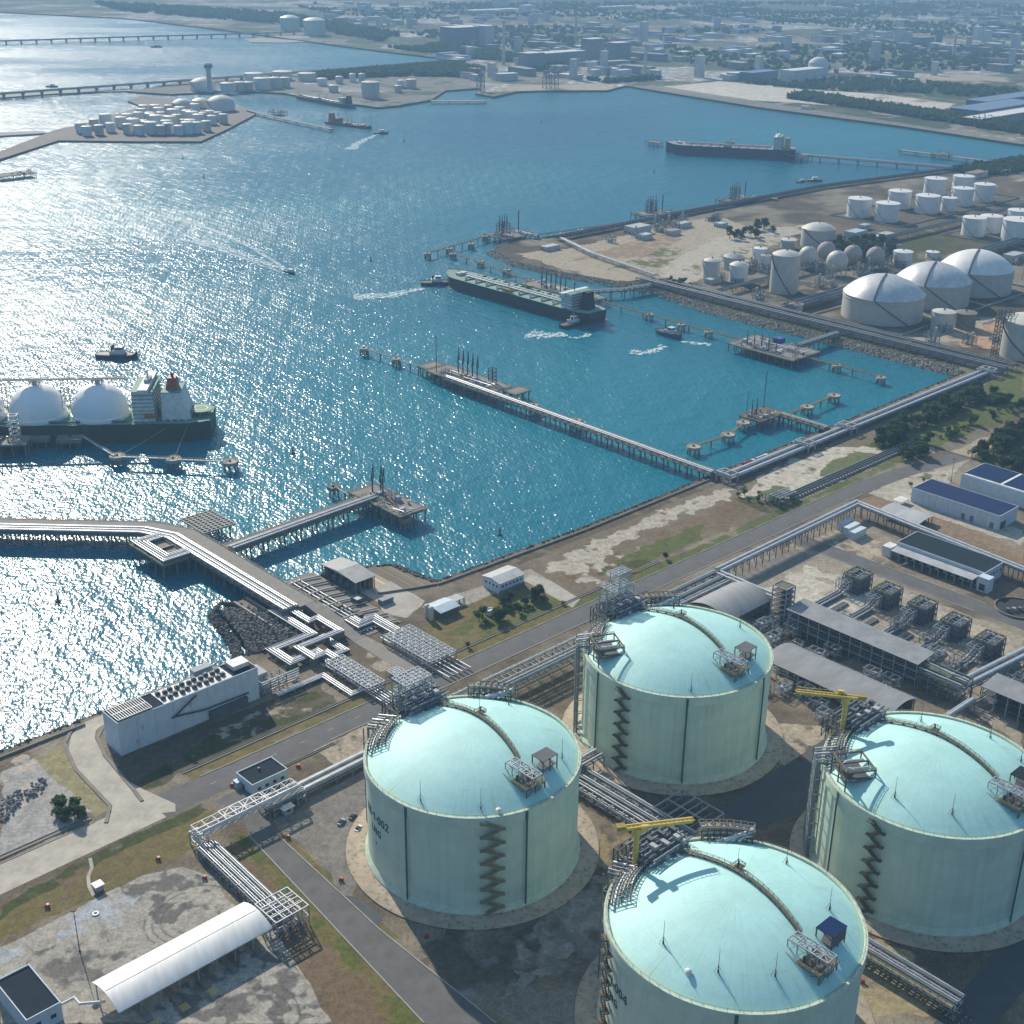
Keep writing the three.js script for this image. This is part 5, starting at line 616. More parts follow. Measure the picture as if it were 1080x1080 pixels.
// dark roofed hall with a colonnade
{ const t = hall('control_building', 'long pale blue hall with a dark slate roof and a colonnaded veranda', 'building', 674, 697, -370, -312, 9, { roof: M.roofDark, wall: M.wallBlue, par: 0.3 }); new MB().hexa([V(666, 6, -315), V(673.9, 6.8, -315), V(673.9, 6.8, -369), V(666, 6, -369)], [V(666, 6.3, -315), V(673.9, 7.1, -315), V(673.9, 7.1, -369), V(666, 6.3, -369)]).build('veranda_roof', M.roofPale, t); for (let k = 0; k <= 10; k++) new MB().beam(V(666.4, 0, -368.6 + k * 5.3), V(666.4, 6, -368.6 + k * 5.3), 0.45).build('column', M.steel, t); for (let k = 0; k < 10; k++) new MB().box(673.86, 0.4, -367.8 + k * 5.3, 673.98, 4.6, -364.2 + k * 5.3).build('window', M.glass, t); new MB().box(668, 0, -313, 674, 9, -306).build('entrance_block', M.wallBlue, t); new MB().box(667.9, 1, -311.6, 668.02, 5, -308).build('window', M.glass, t); new MB().box(668, 0, -376, 676, 6.5, -370.2).build('side_wing', M.white, t); windows(t, 676, 695, -312, 4.6, 5, 1.8, 1.6); }
{ const t = hall('warehouse', 'long white metal warehouse with a plain navy roof', 'warehouse', 755, 779, -409, -346, 10, { roof: M.roofNavy, wall: M.wallBlue, par: 0.15 }); for (let k = 1; k < 14; k++) new MB().box(754.9, 0, -409 + k * 4.5, 754.99, 9.6, -408.8 + k * 4.5).build('wall_rib', M.wallGrey, t); for (const w of [-372, -366, -352]) new MB().box(754.86, 0, w, 754.98, 4.2, w + 2.6).build('door', M.steelB, t); new MB().box(757, 0, -346, 764, 5, -345.9).build('door', M.steelD, t); }
{ const t = hall('warehouse', 'white metal warehouse with rows of solar panels on its roof', 'warehouse', 801, 832, -399, -320, 10.5, { roof: M.roofNavy, wall: M.wallBlue, par: 0.15 }); for (let r = 0; r < 6; r++) for (let k = 0; k < 3; k++) new MB().hexa([V(804 + r * 4.5, 10.7, -394 + k * 24), V(807.4 + r * 4.5, 11.1, -394 + k * 24), V(807.4 + r * 4.5, 11.1, -373 + k * 24), V(804 + r * 4.5, 10.7, -373 + k * 24)], [V(804 + r * 4.5, 10.8, -394 + k * 24), V(807.4 + r * 4.5, 11.2, -394 + k * 24), V(807.4 + r * 4.5, 11.2, -373 + k * 24), V(804 + r * 4.5, 10.8, -373 + k * 24)]).build('solar_panel', M.solar, t); new MB().box(802, 10.55, -372.4, 831, 10.75, -370.6).box(802, 10.55, -398, 804, 10.8, -330).build('roof_walkway', M.white, t); }
hall('car_shelter', 'low open shelter with a pale curved roof beside the navy roofed warehouse', 'shelter', 718, 735, -409, -381, 4.4, { kind: 'arch', rise: 1.2, alongX: false, roof: M.roofPale, open: 1, bays: 4 });
{ const t = thing('container', 'pale blue container standing beneath the corner of the pipe rack', 'container', 686, -414, 0, 'containers by the pipe rack corner', 0); new MB().box(-6.5, 0, -2, 6.5, 5, 2).build('body', M.wallBlue, t); const b = new MB(); for (let k = 0; k < 10; k++) b.box(-6.2 + k * 1.3, 0.2, 2, -5.9 + k * 1.3, 4.8, 2.08); b.build('corrugation', M.wallGrey, t); copy(t, 683, -407.5); copy(t, 680, -401); }
{ const t = thing('shed', 'small white carport at the gable of the navy roofed warehouse', 'shed', 748, -411); new MB().box(742, 3, -415, 752, 3.3, -408).build('roof', M.white, t); for (const [u, w] of [[742.4, -414.6], [751.6, -414.6], [742.4, -408.4], [751.6, -408.4]]) new MB().beam(V(u, 0, w), V(u, 3, w), 0.25).build('column', M.steel, t); }
{ const t = thing('settling_basin', 'dark round edged basin with pumps beyond the dark roofed hall', 'basin', 655, -292); new MB().lathe(664, -285, [[13, 0.05], [13, 1.2], [12.2, 1.2], [12.2, 0.1], [0, 0.1]], 32).build('rim', M.concDark, t); new MB().lathe(664, -285, [[12.1, 0.5], [0.01, 0.5]], 32).build('water', M.black, t); for (let k = 0; k < 4; k++) new MB().cbox(656 + k * 3, 0.6, -287 + k * 2, 2, 2, 2).build('pump', k % 2 ? M.pipe : M.steelB, t); }
// small things
function lampPost(label, u, w, h, group) { const t = thing('lamp_post', label, 'lamp post', u, w, 0, group); new MB().cyl(V(u, 0, w), V(u, h, w), 0.22, 8, 0.13).cyl(V(u, 0, w), V(u, 0.6, w), 0.5, 8).build('pole', M.steelD, t); new MB().cyl(V(u, h, w), V(u, h + 0.5, w), 1.2, 10).build('lamp_head', M.rust, t); return t; }
{ const [u, w] = U(84, 1003); lampPost('tall dark floodlight mast standing on the stained loading apron', u, w, 19); }
{ const [u, w] = U(973, 608); } { const [u, w] = U(1003, 508); lampPost('slender lamp post by the road bend near the navy roofed warehouse', u, w, 17); } { const [u, w] = U(1078, 295); lampPost('very tall white light mast beyond the three domed tanks', u, w, 38); }
function hydrant(label, px, py) { const [u, w] = U(px, py), t = thing('hydrant', label, 'hydrant', u, w, 0, 'red fire hydrants'); new MB().cyl(V(u, 0, w), V(u, 1.3, w), 0.28, 10).dome(u, 1.3, w, 0.3, 0.25, 10, 3).build('barrel', M.red, t); new MB().box(u + 0.6, 0, w - 0.6, u + 1.6, 1.5, w + 0.6).build('hose_box', M.red, t); }
for (const [x, y, l] of [[48, 958, 'red hydrant and hose box at the edge of the loading apron near the light mast'], [165, 908, 'red hydrant and hose box on the brown field above the apron'], [214, 928, 'red hydrant at the rounded corner of the apron'], [302, 885, 'red hydrant and hose box at the corner of the car park'], [358, 930, 'red hydrant by the side road near the first mint tank'], [243, 830, 'red hydrant beside the little black roofed guard building'], [313, 810, 'red hydrant just behind the guard building'], [908, 1038, 'red hydrant on the yellow ground beside the tank with the blue shelter roof'], [843, 802, 'red hydrant on the bare ground by the dark service road'], [448, 990, 'red hydrant in the rough ground below the first mint tank'], [970, 640, 'red hydrant beside the road near the heater units']]) hydrant(l, x, y);
{ const [u, w] = U(104, 938), t = thing('kiosk', 'tiny grey roofed hut at the end of the footpath on the brown field', 'hut', u, w); new MB().box(u - 2, 2.6, w - 2, u + 2, 2.8, w + 2).build('roof', M.roofPale, t); new MB().box(u - 1.5, 0, w - 1.5, u + 1.5, 2.6, w + 1.5).build('wall', M.wallGrey, t); new MB().box(u + 1.48, 0.1, w - 0.5, u + 1.56, 2.1, w + 0.5).build('door', M.steelD, t); }
{ const [u, w] = U(303, 857), t = thing('kiosk', 'small white roofed gate hut beside the pipe rack at the car park', 'hut', u, w); new MB().box(u - 3, 3, w - 2, u + 3, 3.2, w + 2).build('roof', M.white, t); new MB().box(u - 2.2, 0, w - 1.4, u + 2.2, 3, w + 1.4).build('wall', M.wallGrey, t); new MB().box(u - 1, 1.2, w + 1.38, u + 1, 2.2, w + 1.46).build('window', M.glass, t); }
structure('footpath', new MB().prism(offsetPath(PU([[95, 905], [97, 915], [93, 925], [94, 935], [99, 945]]), 0.7).concat(offsetPath(PU([[95, 905], [97, 915], [93, 925], [94, 935], [99, 945]]), -0.7).reverse()), lay, lay), M.conc);
{ const [u, w] = U(101, 964), t = thing('manhole_ring', 'small white ring lying on the loading apron', 'ring', u, w); new MB().lathe(u, w, [[0.7, 0.06], [1.3, 0.06], [1.3, 0.5], [0.7, 0.5], [0.7, 0.06]], 20).build('ring', M.white, t); }
for (const [x, y, c, l] of [[360, 868, M.wallGrey, 'grey car parked in the concrete car park by the side road'], [378, 875, M.white, 'white pickup parked beside the slab of the first mint tank'], [372, 862, M.steelD, 'dark car parked near the slab of the first mint tank']]) { const [u, w] = U(x, y), t = thing('parked_car', l, 'car', u, w, 0, undefined, 0.4); new MB().box(-2.2, 0.35, -0.9, 2.2, 0.95, 0.9).build('body', c, t); new MB().hexa([V(-1.5, 0.95, 0.85), V(1.1, 0.95, 0.85), V(1.1, 0.95, -0.85), V(-1.5, 0.95, -0.85)], [V(-1.1, 1.5, 0.7), V(0.6, 1.5, 0.7), V(0.6, 1.5, -0.7), V(-1.1, 1.5, -0.7)]).build('cabin', M.glass, t); for (const sx of [-1.35, 1.35]) for (const sz of [-0.8, 0.8]) new MB().cyl(V(sx, 0.34, sz - 0.12), V(sx, 0.34, sz + 0.12), 0.34, 12).build('wheel', M.black, t); }
{ const [u, w] = U(706, 611), t = thing('wind_sock', 'orange windsock on a pole behind the hoist tower', 'windsock', ...U(665, 617)); const [a, b] = U(665, 617); new MB().cyl(V(a, 0, b), V(a, 8, b), 0.14, 8).build('pole', M.steel, t); new MB().cyl(V(a, 7.6, b), V(a + 4.5, 7.1, b + 0.8), 0.6, 10, 0.3).build('sock', M.orange, t); }

// ---------------------------------------------------------------- jetties
const FLOOR = -9; // sea bed level the piles go down to
function pileBent(w, h, n = 2, r = 0.55, cap = 1.2) { const b = new MB(); for (let k = 0; k < n; k++) { const z = -w / 2 + w * (k + 0.5) / n; b.cyl(V(0, FLOOR - h, z + (k - (n - 1) / 2) * 0.9), V(0, -cap, z), r, 8); } b.beam(V(0, -cap / 2, -w / 2), V(0, -cap / 2, w / 2), cap, cap); return b.geometry(); }
function jetty(label, pts, o) {
  const t = thing(o.name || 'jetty', label, 'jetty', pts[0][0], pts[0][1], o.h), O = t.userData_o, L = offsetPath(pts, -o.w / 2), R = offsetPath(pts, o.w / 2);
  new MB().prism(L.concat(R.reverse()), o.h - 0.02, o.h + 0.9).build('deck', o.deck || M.deck, t);
  const bm = new THREE.Mesh(pileBent(o.w, o.h, o.n || 3, o.r || 0.55), o.pileM || M.concDark); bm.name = 'pile_bent'; bm.castShadow = true; const list = []; along(pts, o.bay || 14, (u, w, a) => list.push([u - O.x, -0.02, w - O.z, a])); repeat(bm, list, t);
  if (o.pipes) for (let k = 0; k < o.pipes; k++) { const r = o.r0 ? o.r0 * (k % 2 ? 1.35 : 1) : 0.6, e = o.from + k * (o.gap || 2.2); new MB().pipe(offsetPath(pts, e).map((p) => V(p[0], o.h + 1.9 + r, p[1])), r, 10).build('pipe', k % 4 === 2 ? M.pipeD : M.pipe, t); }
  if (o.pipes) { const b = new MB(); along(pts, 7, (u, w, a) => { const c = Math.cos(a), s = Math.sin(a), m = o.from + (o.pipes - 1) * (o.gap || 2.2) / 2; b.cbox(u + s * m, o.h + 0.9, w + c * m, 0.5, 1, (o.pipes) * (o.gap || 2.2), a); }); b.build('pipe_support', M.steelD, t); }
  if (o.rail !== 0) for (const e of [-o.w / 2 + 0.2, o.w / 2 - 0.2]) new MB().rail(offsetPath(pts, e).map((p) => V(p[0], o.h + 0.9, p[1])), 1.1, 4, 0.14).build('handrail', M.rail, t);
  return t;
}
function platform(label, u0, u1, w0, w1, h, o = {}) { const t = thing(o.name || 'jetty_platform', label, 'jetty platform', (u0 + u1) / 2, (w0 + w1) / 2, h); new MB().box(u0, h, w0, u1, h + 1, w1).build('deck', o.deck || M.concDark, t); const nx = Math.max(2, Math.round((u1 - u0) / 9)), nz = Math.max(2, Math.round((w1 - w0) / 9)); for (let i = 0; i <= nx; i++) for (let k = 0; k <= nz; k++) { const u = u0 + 1 + (u1 - u0 - 2) * i / nx, w = w0 + 1 + (w1 - w0 - 2) * k / nz; new MB().cyl(V(u + (i % 2 ? 0.8 : -0.8), FLOOR, w), V(u, h, w), 0.55, 8).build('pile', M.concDark, t); } new MB().rail([V(u0, h + 1, w0), V(u1, h + 1, w0), V(u1, h + 1, w1), V(u0, h + 1, w1), V(u0, h + 1, w0)], 1.1, 4, 0.16).build('handrail', M.rail, t); return t; }
function loadingArms(t, list, h, H = 16) { for (const [u, w] of list) { new MB().cyl(V(u, h + 1, w), V(u, h + H * 0.72, w), 0.55, 8).beam(V(u, h + H * 0.66, w), V(u + 2.2, h + H, w - 1.6), 0.6).beam(V(u + 2.2, h + H, w - 1.6), V(u + 3.4, h + H * 0.45, w - 2.4), 0.42).beam(V(u, h + H * 0.66, w), V(u - 2, h + H * 0.5, w + 1.4), 0.8).build('loading_arm', M.steelD, t); } }
function deckClutter(t, u0, u1, w0, w1, y, n, s) { seed = s; for (let k = 0; k < n; k++) { const u = rr(u0 + 2, u1 - 2), w = rr(w0 + 2, w1 - 2), q = k % 4; const b = q === 0 ? new MB().cbox(u, y, w, rr(2, 5), rr(1.5, 3.5), rr(2, 4)) : q === 1 ? new MB().cyl(V(u, y, w), V(u, y + rr(2, 4), w), rr(0.5, 1), 10) : q === 2 ? new MB().pipe([V(u0 + 1, y + 1.2, w), V(u, y + 1.2, w), V(u, y + 2.6, w1 - 1)], 0.4) : new MB().lattice(u - 2, u + 2, w - 1.5, w + 1.5, y, y + rr(3, 6), 1, 1, 2, 0.3); b.build(['equipment_box', 'vessel', 'pipe', 'frame'][q], [M.wallGrey, M.pipe, M.pipe, M.steelB][q], t); } }
let dolphinSrc = {};
function dolphin(label, u, w, h, r, group, kind = 'round') { // mooring dolphin: concrete cap on raking piles with a hook
  const key = kind + r; if (!dolphinSrc[key]) { const t = thing('mooring_dolphin', label, 'mooring dolphin', u, w, h, group, 0), n = kind === 'round' ? 7 : 4; if (kind === 'round') new MB().lathe(0, 0, [[0.01, -1], [r, -1], [r, 0.8], [r - 0.3, 1.1], [0.01, 1.1]], 8).build('cap', M.conc, t); else new MB().box(-r, -1, -r * 0.8, r, 1.1, r * 0.8).build('cap', M.deck, t); for (let k = 0; k < n; k++) { const a = (k + 0.5) / n * 2 * Math.PI, c = Math.cos(a), s = Math.sin(a); new MB().cyl(V(c * r * 0.95, FLOOR - h, s * r * 0.95), V(c * r * 0.7, -1, s * r * 0.7), 0.55, 8).build('pile', M.concDark, t); } new MB().cyl(V(0, 1.1, 0), V(0, 2.2, 0), 0.6, 8).box(-1.4, 1.1, -0.7, -0.6, 1.9, 0.7).build('mooring_hook', M.rust, t); new MB().rail([V(-r * 0.7, 1.1, -r * 0.7), V(r * 0.7, 1.1, -r * 0.7), V(r * 0.7, 1.1, r * 0.7)], 1.1, 2, 0.14).build('handrail', M.yellowD, t); dolphinSrc[key] = t; return t; }
  const c = copy(dolphinSrc[key], u, w, h, label); if (group) c.userData.group = group; else delete c.userData.group; return c;
}
function catwalk(label, a, b, h, posts = 1, m = M.steel) { const t = thing('catwalk', label, 'catwalk', a[0], a[1], h); new MB().beam(V(a[0], h + 0.4, a[1]), V(b[0], h + 0.4, b[1]), 1.3, 0.7).build('walkway', m, t); const d = [-(b[1] - a[1]), b[0] - a[0]], l = Math.hypot(...d); for (const e of [-0.6, 0.6]) new MB().rail([V(a[0] + d[0] / l * e, h + 0.7, a[1] + d[1] / l * e), V(b[0] + d[0] / l * e, h + 0.7, b[1] + d[1] / l * e)], 1.1, 4, 0.13).build('handrail', M.rail, t); for (let k = 1; k <= posts; k++) { const f = k / (posts + 1), u = a[0] + (b[0] - a[0]) * f, w = a[1] + (b[1] - a[1]) * f; new MB().cyl(V(u, FLOOR, w), V(u, h + 0.1, w), 0.6, 8).build('pile', M.concDark, t); } return t; }

// gas jetty: trestle from the left, bend, and the approach to the shore
jetty('long concrete trestle carrying road and silver pipes out from the shore to the gas ship', [[180, -868], [351, -698], [361, -676], [361, -549]], { w: 22, h: 4.2, n: 4, bay: 11, pipes: 6, from: 1.5, gap: 1.7, r0: 0.55 });
{ const h = 4.2, t = platform('platform on piles carrying a rectangular loop of nested silver pipes beside the trestle', 331, 349.5, -684, -644, h); for (let k = 0; k < 5; k++) { const d = k * 1.7; new MB().pipe([V(351, h + 3, -683 + d), V(332.5 + d, h + 3, -683 + d), V(332.5 + d, h + 3, -645.5 - d), V(351, h + 3, -645.5 - d)], 0.62, 10).build('pipe', k % 3 === 2 ? M.pipeD : M.pipe, t); } for (const w of [-680, -664, -648]) new MB().box(332, h + 1, w, 349, h + 2.4, w + 0.7).build('pipe_support', M.steelD, t); }
{ const h = 4.2, t = thing('turning_platform', 'open steel grillage platform hung on the outside of the trestle bend', 'jetty platform', 384, -682, h); new MB().grid(373, 395, -696, -668, h + 0.8, 7, 9, 0.8, false).build('grillage', M.conc, t); for (const u of [376, 385, 393]) for (const w of [-693, -682, -671]) new MB().cyl(V(u, FLOOR, w), V(u, h + 0.2, w), 0.6, 8).build('pile', M.concDark, t); }
jetty('short trestle branching off to a small loading head with dark loading arms', [[372.5, -640], [486, -645]], { w: 14, h: 4.2, n: 3, bay: 12, pipes: 4, from: 0.5, gap: 1.6, r0: 0.5 });
{ const t = platform('small loading head with dark arms at the end of the short branch trestle', 478, 500, -662, -606, 4.2); loadingArms(t, [[491, -652], [494, -647], [492, -642]], 4.2, 19); deckClutter(t, 478, 500, -662, -606, 5.2, 12, 51); }
dolphin('small square dolphin off the branch trestle loading head, towards the gas ship', ...U(352, 515, 2), 2.4, 3.6, undefined, 'sq'); catwalk('thin catwalk from the small loading head to its seaward dolphin', U(355, 515, 2.4), [478, -656], 2.6);
dolphin('small square dolphin beyond the landward end of the small loading head', ...U(428, 549, 2), 2.4, 3.6, undefined, 'sq'); catwalk('thin catwalk from the small loading head to its landward dolphin', U(426, 546, 2.4), [484, -606], 2.6);
// dolphins at the stern of the gas ship
for (const [x, y, l] of [[124, 482, 'octagonal dolphin where the sloping gangway from the gas ship berth lands'], [183, 485, 'octagonal dolphin in the middle of the mooring line astern of the gas ship'], [243, 488, 'octagonal dolphin at the very end of the mooring line astern of the gas ship']]) { const [u, w] = U(x, y, 2); dolphin(l, u, w, 2.2, 6, 'gas berth dolphins'); }
catwalk('thin catwalk between the gangway dolphin and the middle dolphin astern of the gas ship', U(128, 482, 3), U(179, 484, 3), 2.8, 0, M.white); catwalk('thin catwalk between the middle and end dolphins astern of the gas ship', U(187, 485, 3), U(239, 487, 3), 2.8, 0, M.white); catwalk('white sloping gangway from the berth fenders to the gangway dolphin', U(86, 459, 4), U(120, 480, 4), 3.4, 0, M.white);
for (const [x, y, l] of [[40, 464, 'square berthing dolphin alongside the gas ship, next to the berth head'], [74, 465, 'square berthing dolphin alongside the gas ship, by the sloping gangway']]) { const [u, w] = U(x, y, 1), t = thing('berthing_dolphin', l, 'dolphin', u, w, 1, 'berthing dolphins', -0.66); new MB().box(-9, 0, -5.5, 9, 3, 5.5).build('cap', M.deck, t); new MB().box(-8, -3.5, -6.4, 8, 2.4, -5.5).build('fender', M.black, t); for (const sx of [-6, 0, 6]) for (const sz of [-3, 3]) new MB().cyl(V(sx, FLOOR - 1, sz), V(sx, 0, sz), 0.7, 8).build('pile', M.concDark, t); new MB().cyl(V(0, 3, 0), V(0, 4.4, 0), 0.8, 8).build('mooring_hook', M.rust, t); }
{ const [u, w] = U(2, 466, 4), t = thing('berth_head', 'berth head with white loading arm towers beside the gas ship', 'jetty platform', u, w, 4, undefined, -0.66); new MB().box(-30, 0, -10, 19, 1.2, 10).build('deck', M.deck, t); for (let k = 0; k < 6; k++) for (const z of [-8, 0, 8]) new MB().cyl(V(-27 + k * 9, FLOOR - 4, z), V(-27 + k * 9, 0, z), 0.7, 8).build('pile', M.concDark, t); new MB().lattice(6, 12, -7, -1, 1.2, 19, 1, 1, 5, 0.5).build('gangway_tower', M.white, t); for (let k = 0; k < 4; k++) new MB().cyl(V(-22 + k * 6, 1.2, -5), V(-22 + k * 6, 17, -5), 0.8, 8).beam(V(-22 + k * 6, 16, -5), V(-20 + k * 6, 24, -3), 0.9).beam(V(-20 + k * 6, 24, -3), V(-19 + k * 6, 12, -8), 0.6).build('loading_arm', M.wallGrey, t); deckClutter(t, -28, 18, -8, 8, 1.2, 8, 61); }

// second jetty, long and thin, running out into the basin
jetty('straight narrow trestle with a silver pipe deck running out across the blue basin', [[689, -523], [690, -808]], { w: 9, h: 3, n: 2, bay: 11, pipes: 3, from: -3, gap: 1.9, r0: 0.55, deck: M.conc });
{ const t = platform('loading head with tall arms and lattice towers at the end of the straight narrow trestle', 688, 714, -834, -754, 3); loadingArms(t, [[706, -812], [706, -806], [706, -800], [706, -794], [706, -788]], 3, 21); deckClutter(t, 690, 704, -828, -760, 4, 22, 52); new MB().cyl(V(692, 4, -824), V(692, 36, -824), 0.35, 6).build('mast', M.steelD, t); new MB().lattice(706, 710, -774, -769, 4, 17, 1, 1, 4, 0.45).build('gangway_tower', M.steelD, t); }
for (const [x, y, l, r] of [[384, 368, 'round dolphin farthest out on the catwalk beyond the long loading head', 4.6], [418, 379, 'round dolphin midway along the catwalk beyond the long loading head', 4.6]]) { const [u, w] = U(x, y, 2); dolphin(l, u, w, 2, r, 'dolphins off the long trestle'); }
dolphin('broad round dolphin set beside the long trestle, the farther of the two from shore', ...U(563, 428, 2), 2, 4.6, 'dolphins off the long trestle'); dolphin('broad round dolphin set beside the long trestle, the nearer of the two to shore', ...U(608, 444, 2), 2, 4.6, 'dolphins off the long trestle');
catwalk('thin catwalk joining the two outermost dolphins of the long trestle', U(388, 369, 2.4), U(414, 377, 2.4), 2.2); catwalk('thin catwalk from the long loading head to the outer dolphins', U(422, 380, 2.4), [694, -834], 2.2, 2);
{ const t = platform('squat square berthing block at the tip of the long loading head', 692, 712, -850, -836, 2.4); } { const t = platform('squat square berthing block landward of the long loading head', 702, 720, -752, -738, 2.4); }
// third jetty inside the basin
jetty('railed olive steel trestle from the sea wall to the small square loading head', [[826, -524], [826, -566]], { w: 8, h: 2.4, n: 2, bay: 9, pipes: 2, from: -2, gap: 2, r0: 0.4, deck: M.grate });
{ const t = platform('small square loading head with thin masts at the middle of the basin', 799, 832, -587, -566, 2.2, { deck: M.grate }); loadingArms(t, [[806, -580], [812, -580]], 2.2, 13); deckClutter(t, 800, 830, -586, -567, 3.2, 12, 53); new MB().cyl(V(828, 3, -585), V(828, 34, -585), 0.3, 6).cyl(V(806, 3, -585), V(806, 22, -585), 0.25, 6).build('mast', M.steelD, t); }
{ const L = [[723, -569, 'pale round dolphin at the outer end of the olive catwalk in the basin'], [762, -568, 'pale round dolphin midway between outer end and the small square loading head'], [792, -577, 'pale round dolphin touching the small square loading head'], [860, -566, 'pale round dolphin just past the railed olive trestle'], [900, -568, 'pale round dolphin at the inner end beyond the railed olive trestle']]; for (const [u, w, l] of L) dolphin(l, u, w, 1.2, 5.6, 'pale dolphins in the inner basin'); catwalk('olive catwalk from the outer dolphin to the next one along the basin', [728, -569], [757, -568], 1.2, 1, M.yellowD); catwalk('olive catwalk leading to the small square loading head', [767, -569], [788, -575], 1.2, 0, M.yellowD); catwalk('olive catwalk from the railed trestle to the nearer dolphin', [833, -566], [855, -566], 1.2, 1, M.yellowD); catwalk('olive catwalk between the two dolphins at the basin inner end', [865, -566], [895, -568], 1.2, 1, M.yellowD); }
// fourth jetty along the far basin shore
{ const t = platform('crowded loading platform with gantries off the rocky far shore of the basin', 948, 990, -716, -644, 2.6, { deck: M.deck }); deckClutter(t, 950, 988, -714, -646, 3.6, 30, 54); loadingArms(t, [[956, -700], [956, -692], [956, -684], [956, -676], [956, -668]], 2.6, 15); new MB().box(980, 3.6, -690, 989, 8.4, -682).build('blue_cabin', mat(0.03, 0.08, 0.3), t); }
jetty('covered pipe bridge from the rocky shore to the crowded loading platform', [[1050, -668], [988, -668]], { w: 10, h: 3, n: 2, bay: 14, pipes: 3, from: -3, gap: 2, r0: 0.6 });
{ const L = [[975, -834, 'dark dolphin at the far end of the catwalk behind the tug'], [970, -789, 'dark dolphin on the catwalk nearest the tug'], [971, -756, 'dark dolphin next to the crowded loading platform'], [972, -614, 'dark dolphin on the olive catwalk right of the crowded loading platform'], [971, -569, 'dark dolphin at the inner end of the olive catwalk past the crowded platform']]; for (const [u, w, l] of L) dolphin(l, u, w, 1, 4.4, 'dolphins off the rocky shore'); catwalk('olive catwalk passing behind the tug to the far dolphin', [971, -751], [974, -900], 1.4, 4, M.yellowD); catwalk('olive catwalk running right from the crowded loading platform', [971, -644], [971, -574], 1.4, 2, M.yellowD); catwalk('short catwalk from the crowded platform to its next dolphin', [971, -716], [971, -751], 1.4, 0, M.yellowD); }
// jetties at the black tanker's berth and beyond the point
{ const t = platform('loading platform with slender arms behind the black tanker', 958, 985, -1000, -900, 2.6); loadingArms(t, [[964, -975], [964, -968], [964, -961], [964, -954], [964, -947], [964, -940]], 2.6, 19); deckClutter(t, 960, 983, -998, -902, 3.6, 20, 55); }
jetty('curving pipe bridge from the rocky shore to the berth behind the black tanker', [[1056, -905], [1020, -910], [984, -930]], { w: 9, h: 3, n: 2, bay: 12, pipes: 2, from: -2, gap: 2, r0: 0.5 });
{ const pts = [[478, 268], [507, 276], [535, 285], [560, 296]]; const L = ['dark dolphin off the bow of the black tanker', 'dark dolphin behind the bow of the black tanker', 'dark dolphin behind the foredeck of the black tanker', 'dark dolphin behind the cargo deck of the black tanker']; pts.forEach(([x, y], k) => { const [u, w] = U(x, y, 1.5); dolphin(L[k], u, w, 1.5, 4.4, 'dolphins behind the black tanker'); }); catwalk('catwalk linking the dolphins behind the bow of the black tanker', U(480, 268, 2), U(558, 296, 2), 1.8, 5, M.yellowD); }
{ const P = [[451, 268], [474, 263], [497, 258], [512, 250]]; P.forEach(([x, y], k) => { const [u, w] = U(x, y, 1.5); dolphin(['dolphin at the open sea tip of the berth beyond the sandy point', 'second dolphin from the open sea tip beyond the sandy point', 'third dolphin from the open sea tip beyond the sandy point', 'dolphin touching the loading head beyond the sandy point'][k], u, w, 2, 4.4, 'dolphins beyond the point'); }); catwalk('catwalk along the dolphins beyond the sandy point', U(453, 267, 2), U(512, 250, 2), 2.2, 6, M.steelD); }
{ const [u, w] = U(538, 248, 2), t = platform('dark loading head with a crane off the tip of the sandy point', u - 26, u + 26, w - 20, w + 20, 2.4, { deck: M.steelD }); new MB().lattice(u - 16, u - 4, w - 8, w + 4, 3.4, 18, 1, 1, 4, 0.6).build('tower', M.steelD, t); loadingArms(t, [[u - 14, w], [u - 10, w], [u - 6, w], [u - 18, w]], 2.4, 26); deckClutter(t, u - 24, u + 24, w - 18, w + 18, 3.4, 14, 56); new MB().cyl(V(u + 14, 3, w), V(u + 14, 30, w), 0.7, 8).beam(V(u + 14, 30, w), V(u + 26, 31, w - 6), 0.6).build('crane', M.steelD, t); jetty('pipe bridge from the sandy point to its dark loading head', [[1140, -1160], [u + 10, w + 10]], { w: 8, h: 2.6, n: 2, bay: 16, pipes: 2, from: -2, gap: 2, r0: 0.5, deck: M.conc }); }
{ const P = [[593, 247], [612, 243], [634, 240], [661, 235]]; P.forEach(([x, y], k) => { const [u, w] = U(x, y, 1.5); dolphin(['dark dolphin on the outer shore farthest from the second dark loading head', 'dark dolphin on the outer shore, second of four', 'dark dolphin on the outer shore, third of four', 'dark dolphin on the outer shore touching the second dark loading head'][k], u, w, 2, 4.4, 'dolphins on the outer shore'); }); catwalk('catwalk strung along the outer shore dolphins', U(560, 249, 2), U(662, 235, 2), 2.2, 5, M.steelD); }
for (const [x, y, l, s] of [[690, 226, 'second dark loading head with arms, half way along the outer shore', 57], [778, 211, 'third dark loading head with arms, farthest along the outer shore', 58]]) { const [u, w] = U(x, y, 2), t = platform(l, u - 26, u + 26, w - 20, w + 20, 2.4, { deck: M.steelD }); new MB().lattice(u - 8, u + 2, w - 8, w + 2, 3.4, 20, 1, 1, 4, 0.6).build('tower', M.steelD, t); new MB().cyl(V(u + 16, 3, w), V(u + 16, 26, w), 0.7, 8).beam(V(u + 16, 26, w), V(u + 32, 27, w - 4), 0.7).build('crane', M.steelD, t); loadingArms(t, [[u - 14, w], [u - 9, w], [u - 4, w], [u + 2, w]], 2.4, 24); deckClutter(t, u - 22, u + 22, w - 18, w + 18, 3.4, 14, s); jetty(s === 57 ? 'pipe bridge to the second dark loading head' : 'pipe bridge to the third dark loading head', [[u + 40, -1152], [u + 12, w + 14]], { w: 7, h: 2.6, n: 2, bay: 18, pipes: 1, from: -1, r0: 0.5 }); }
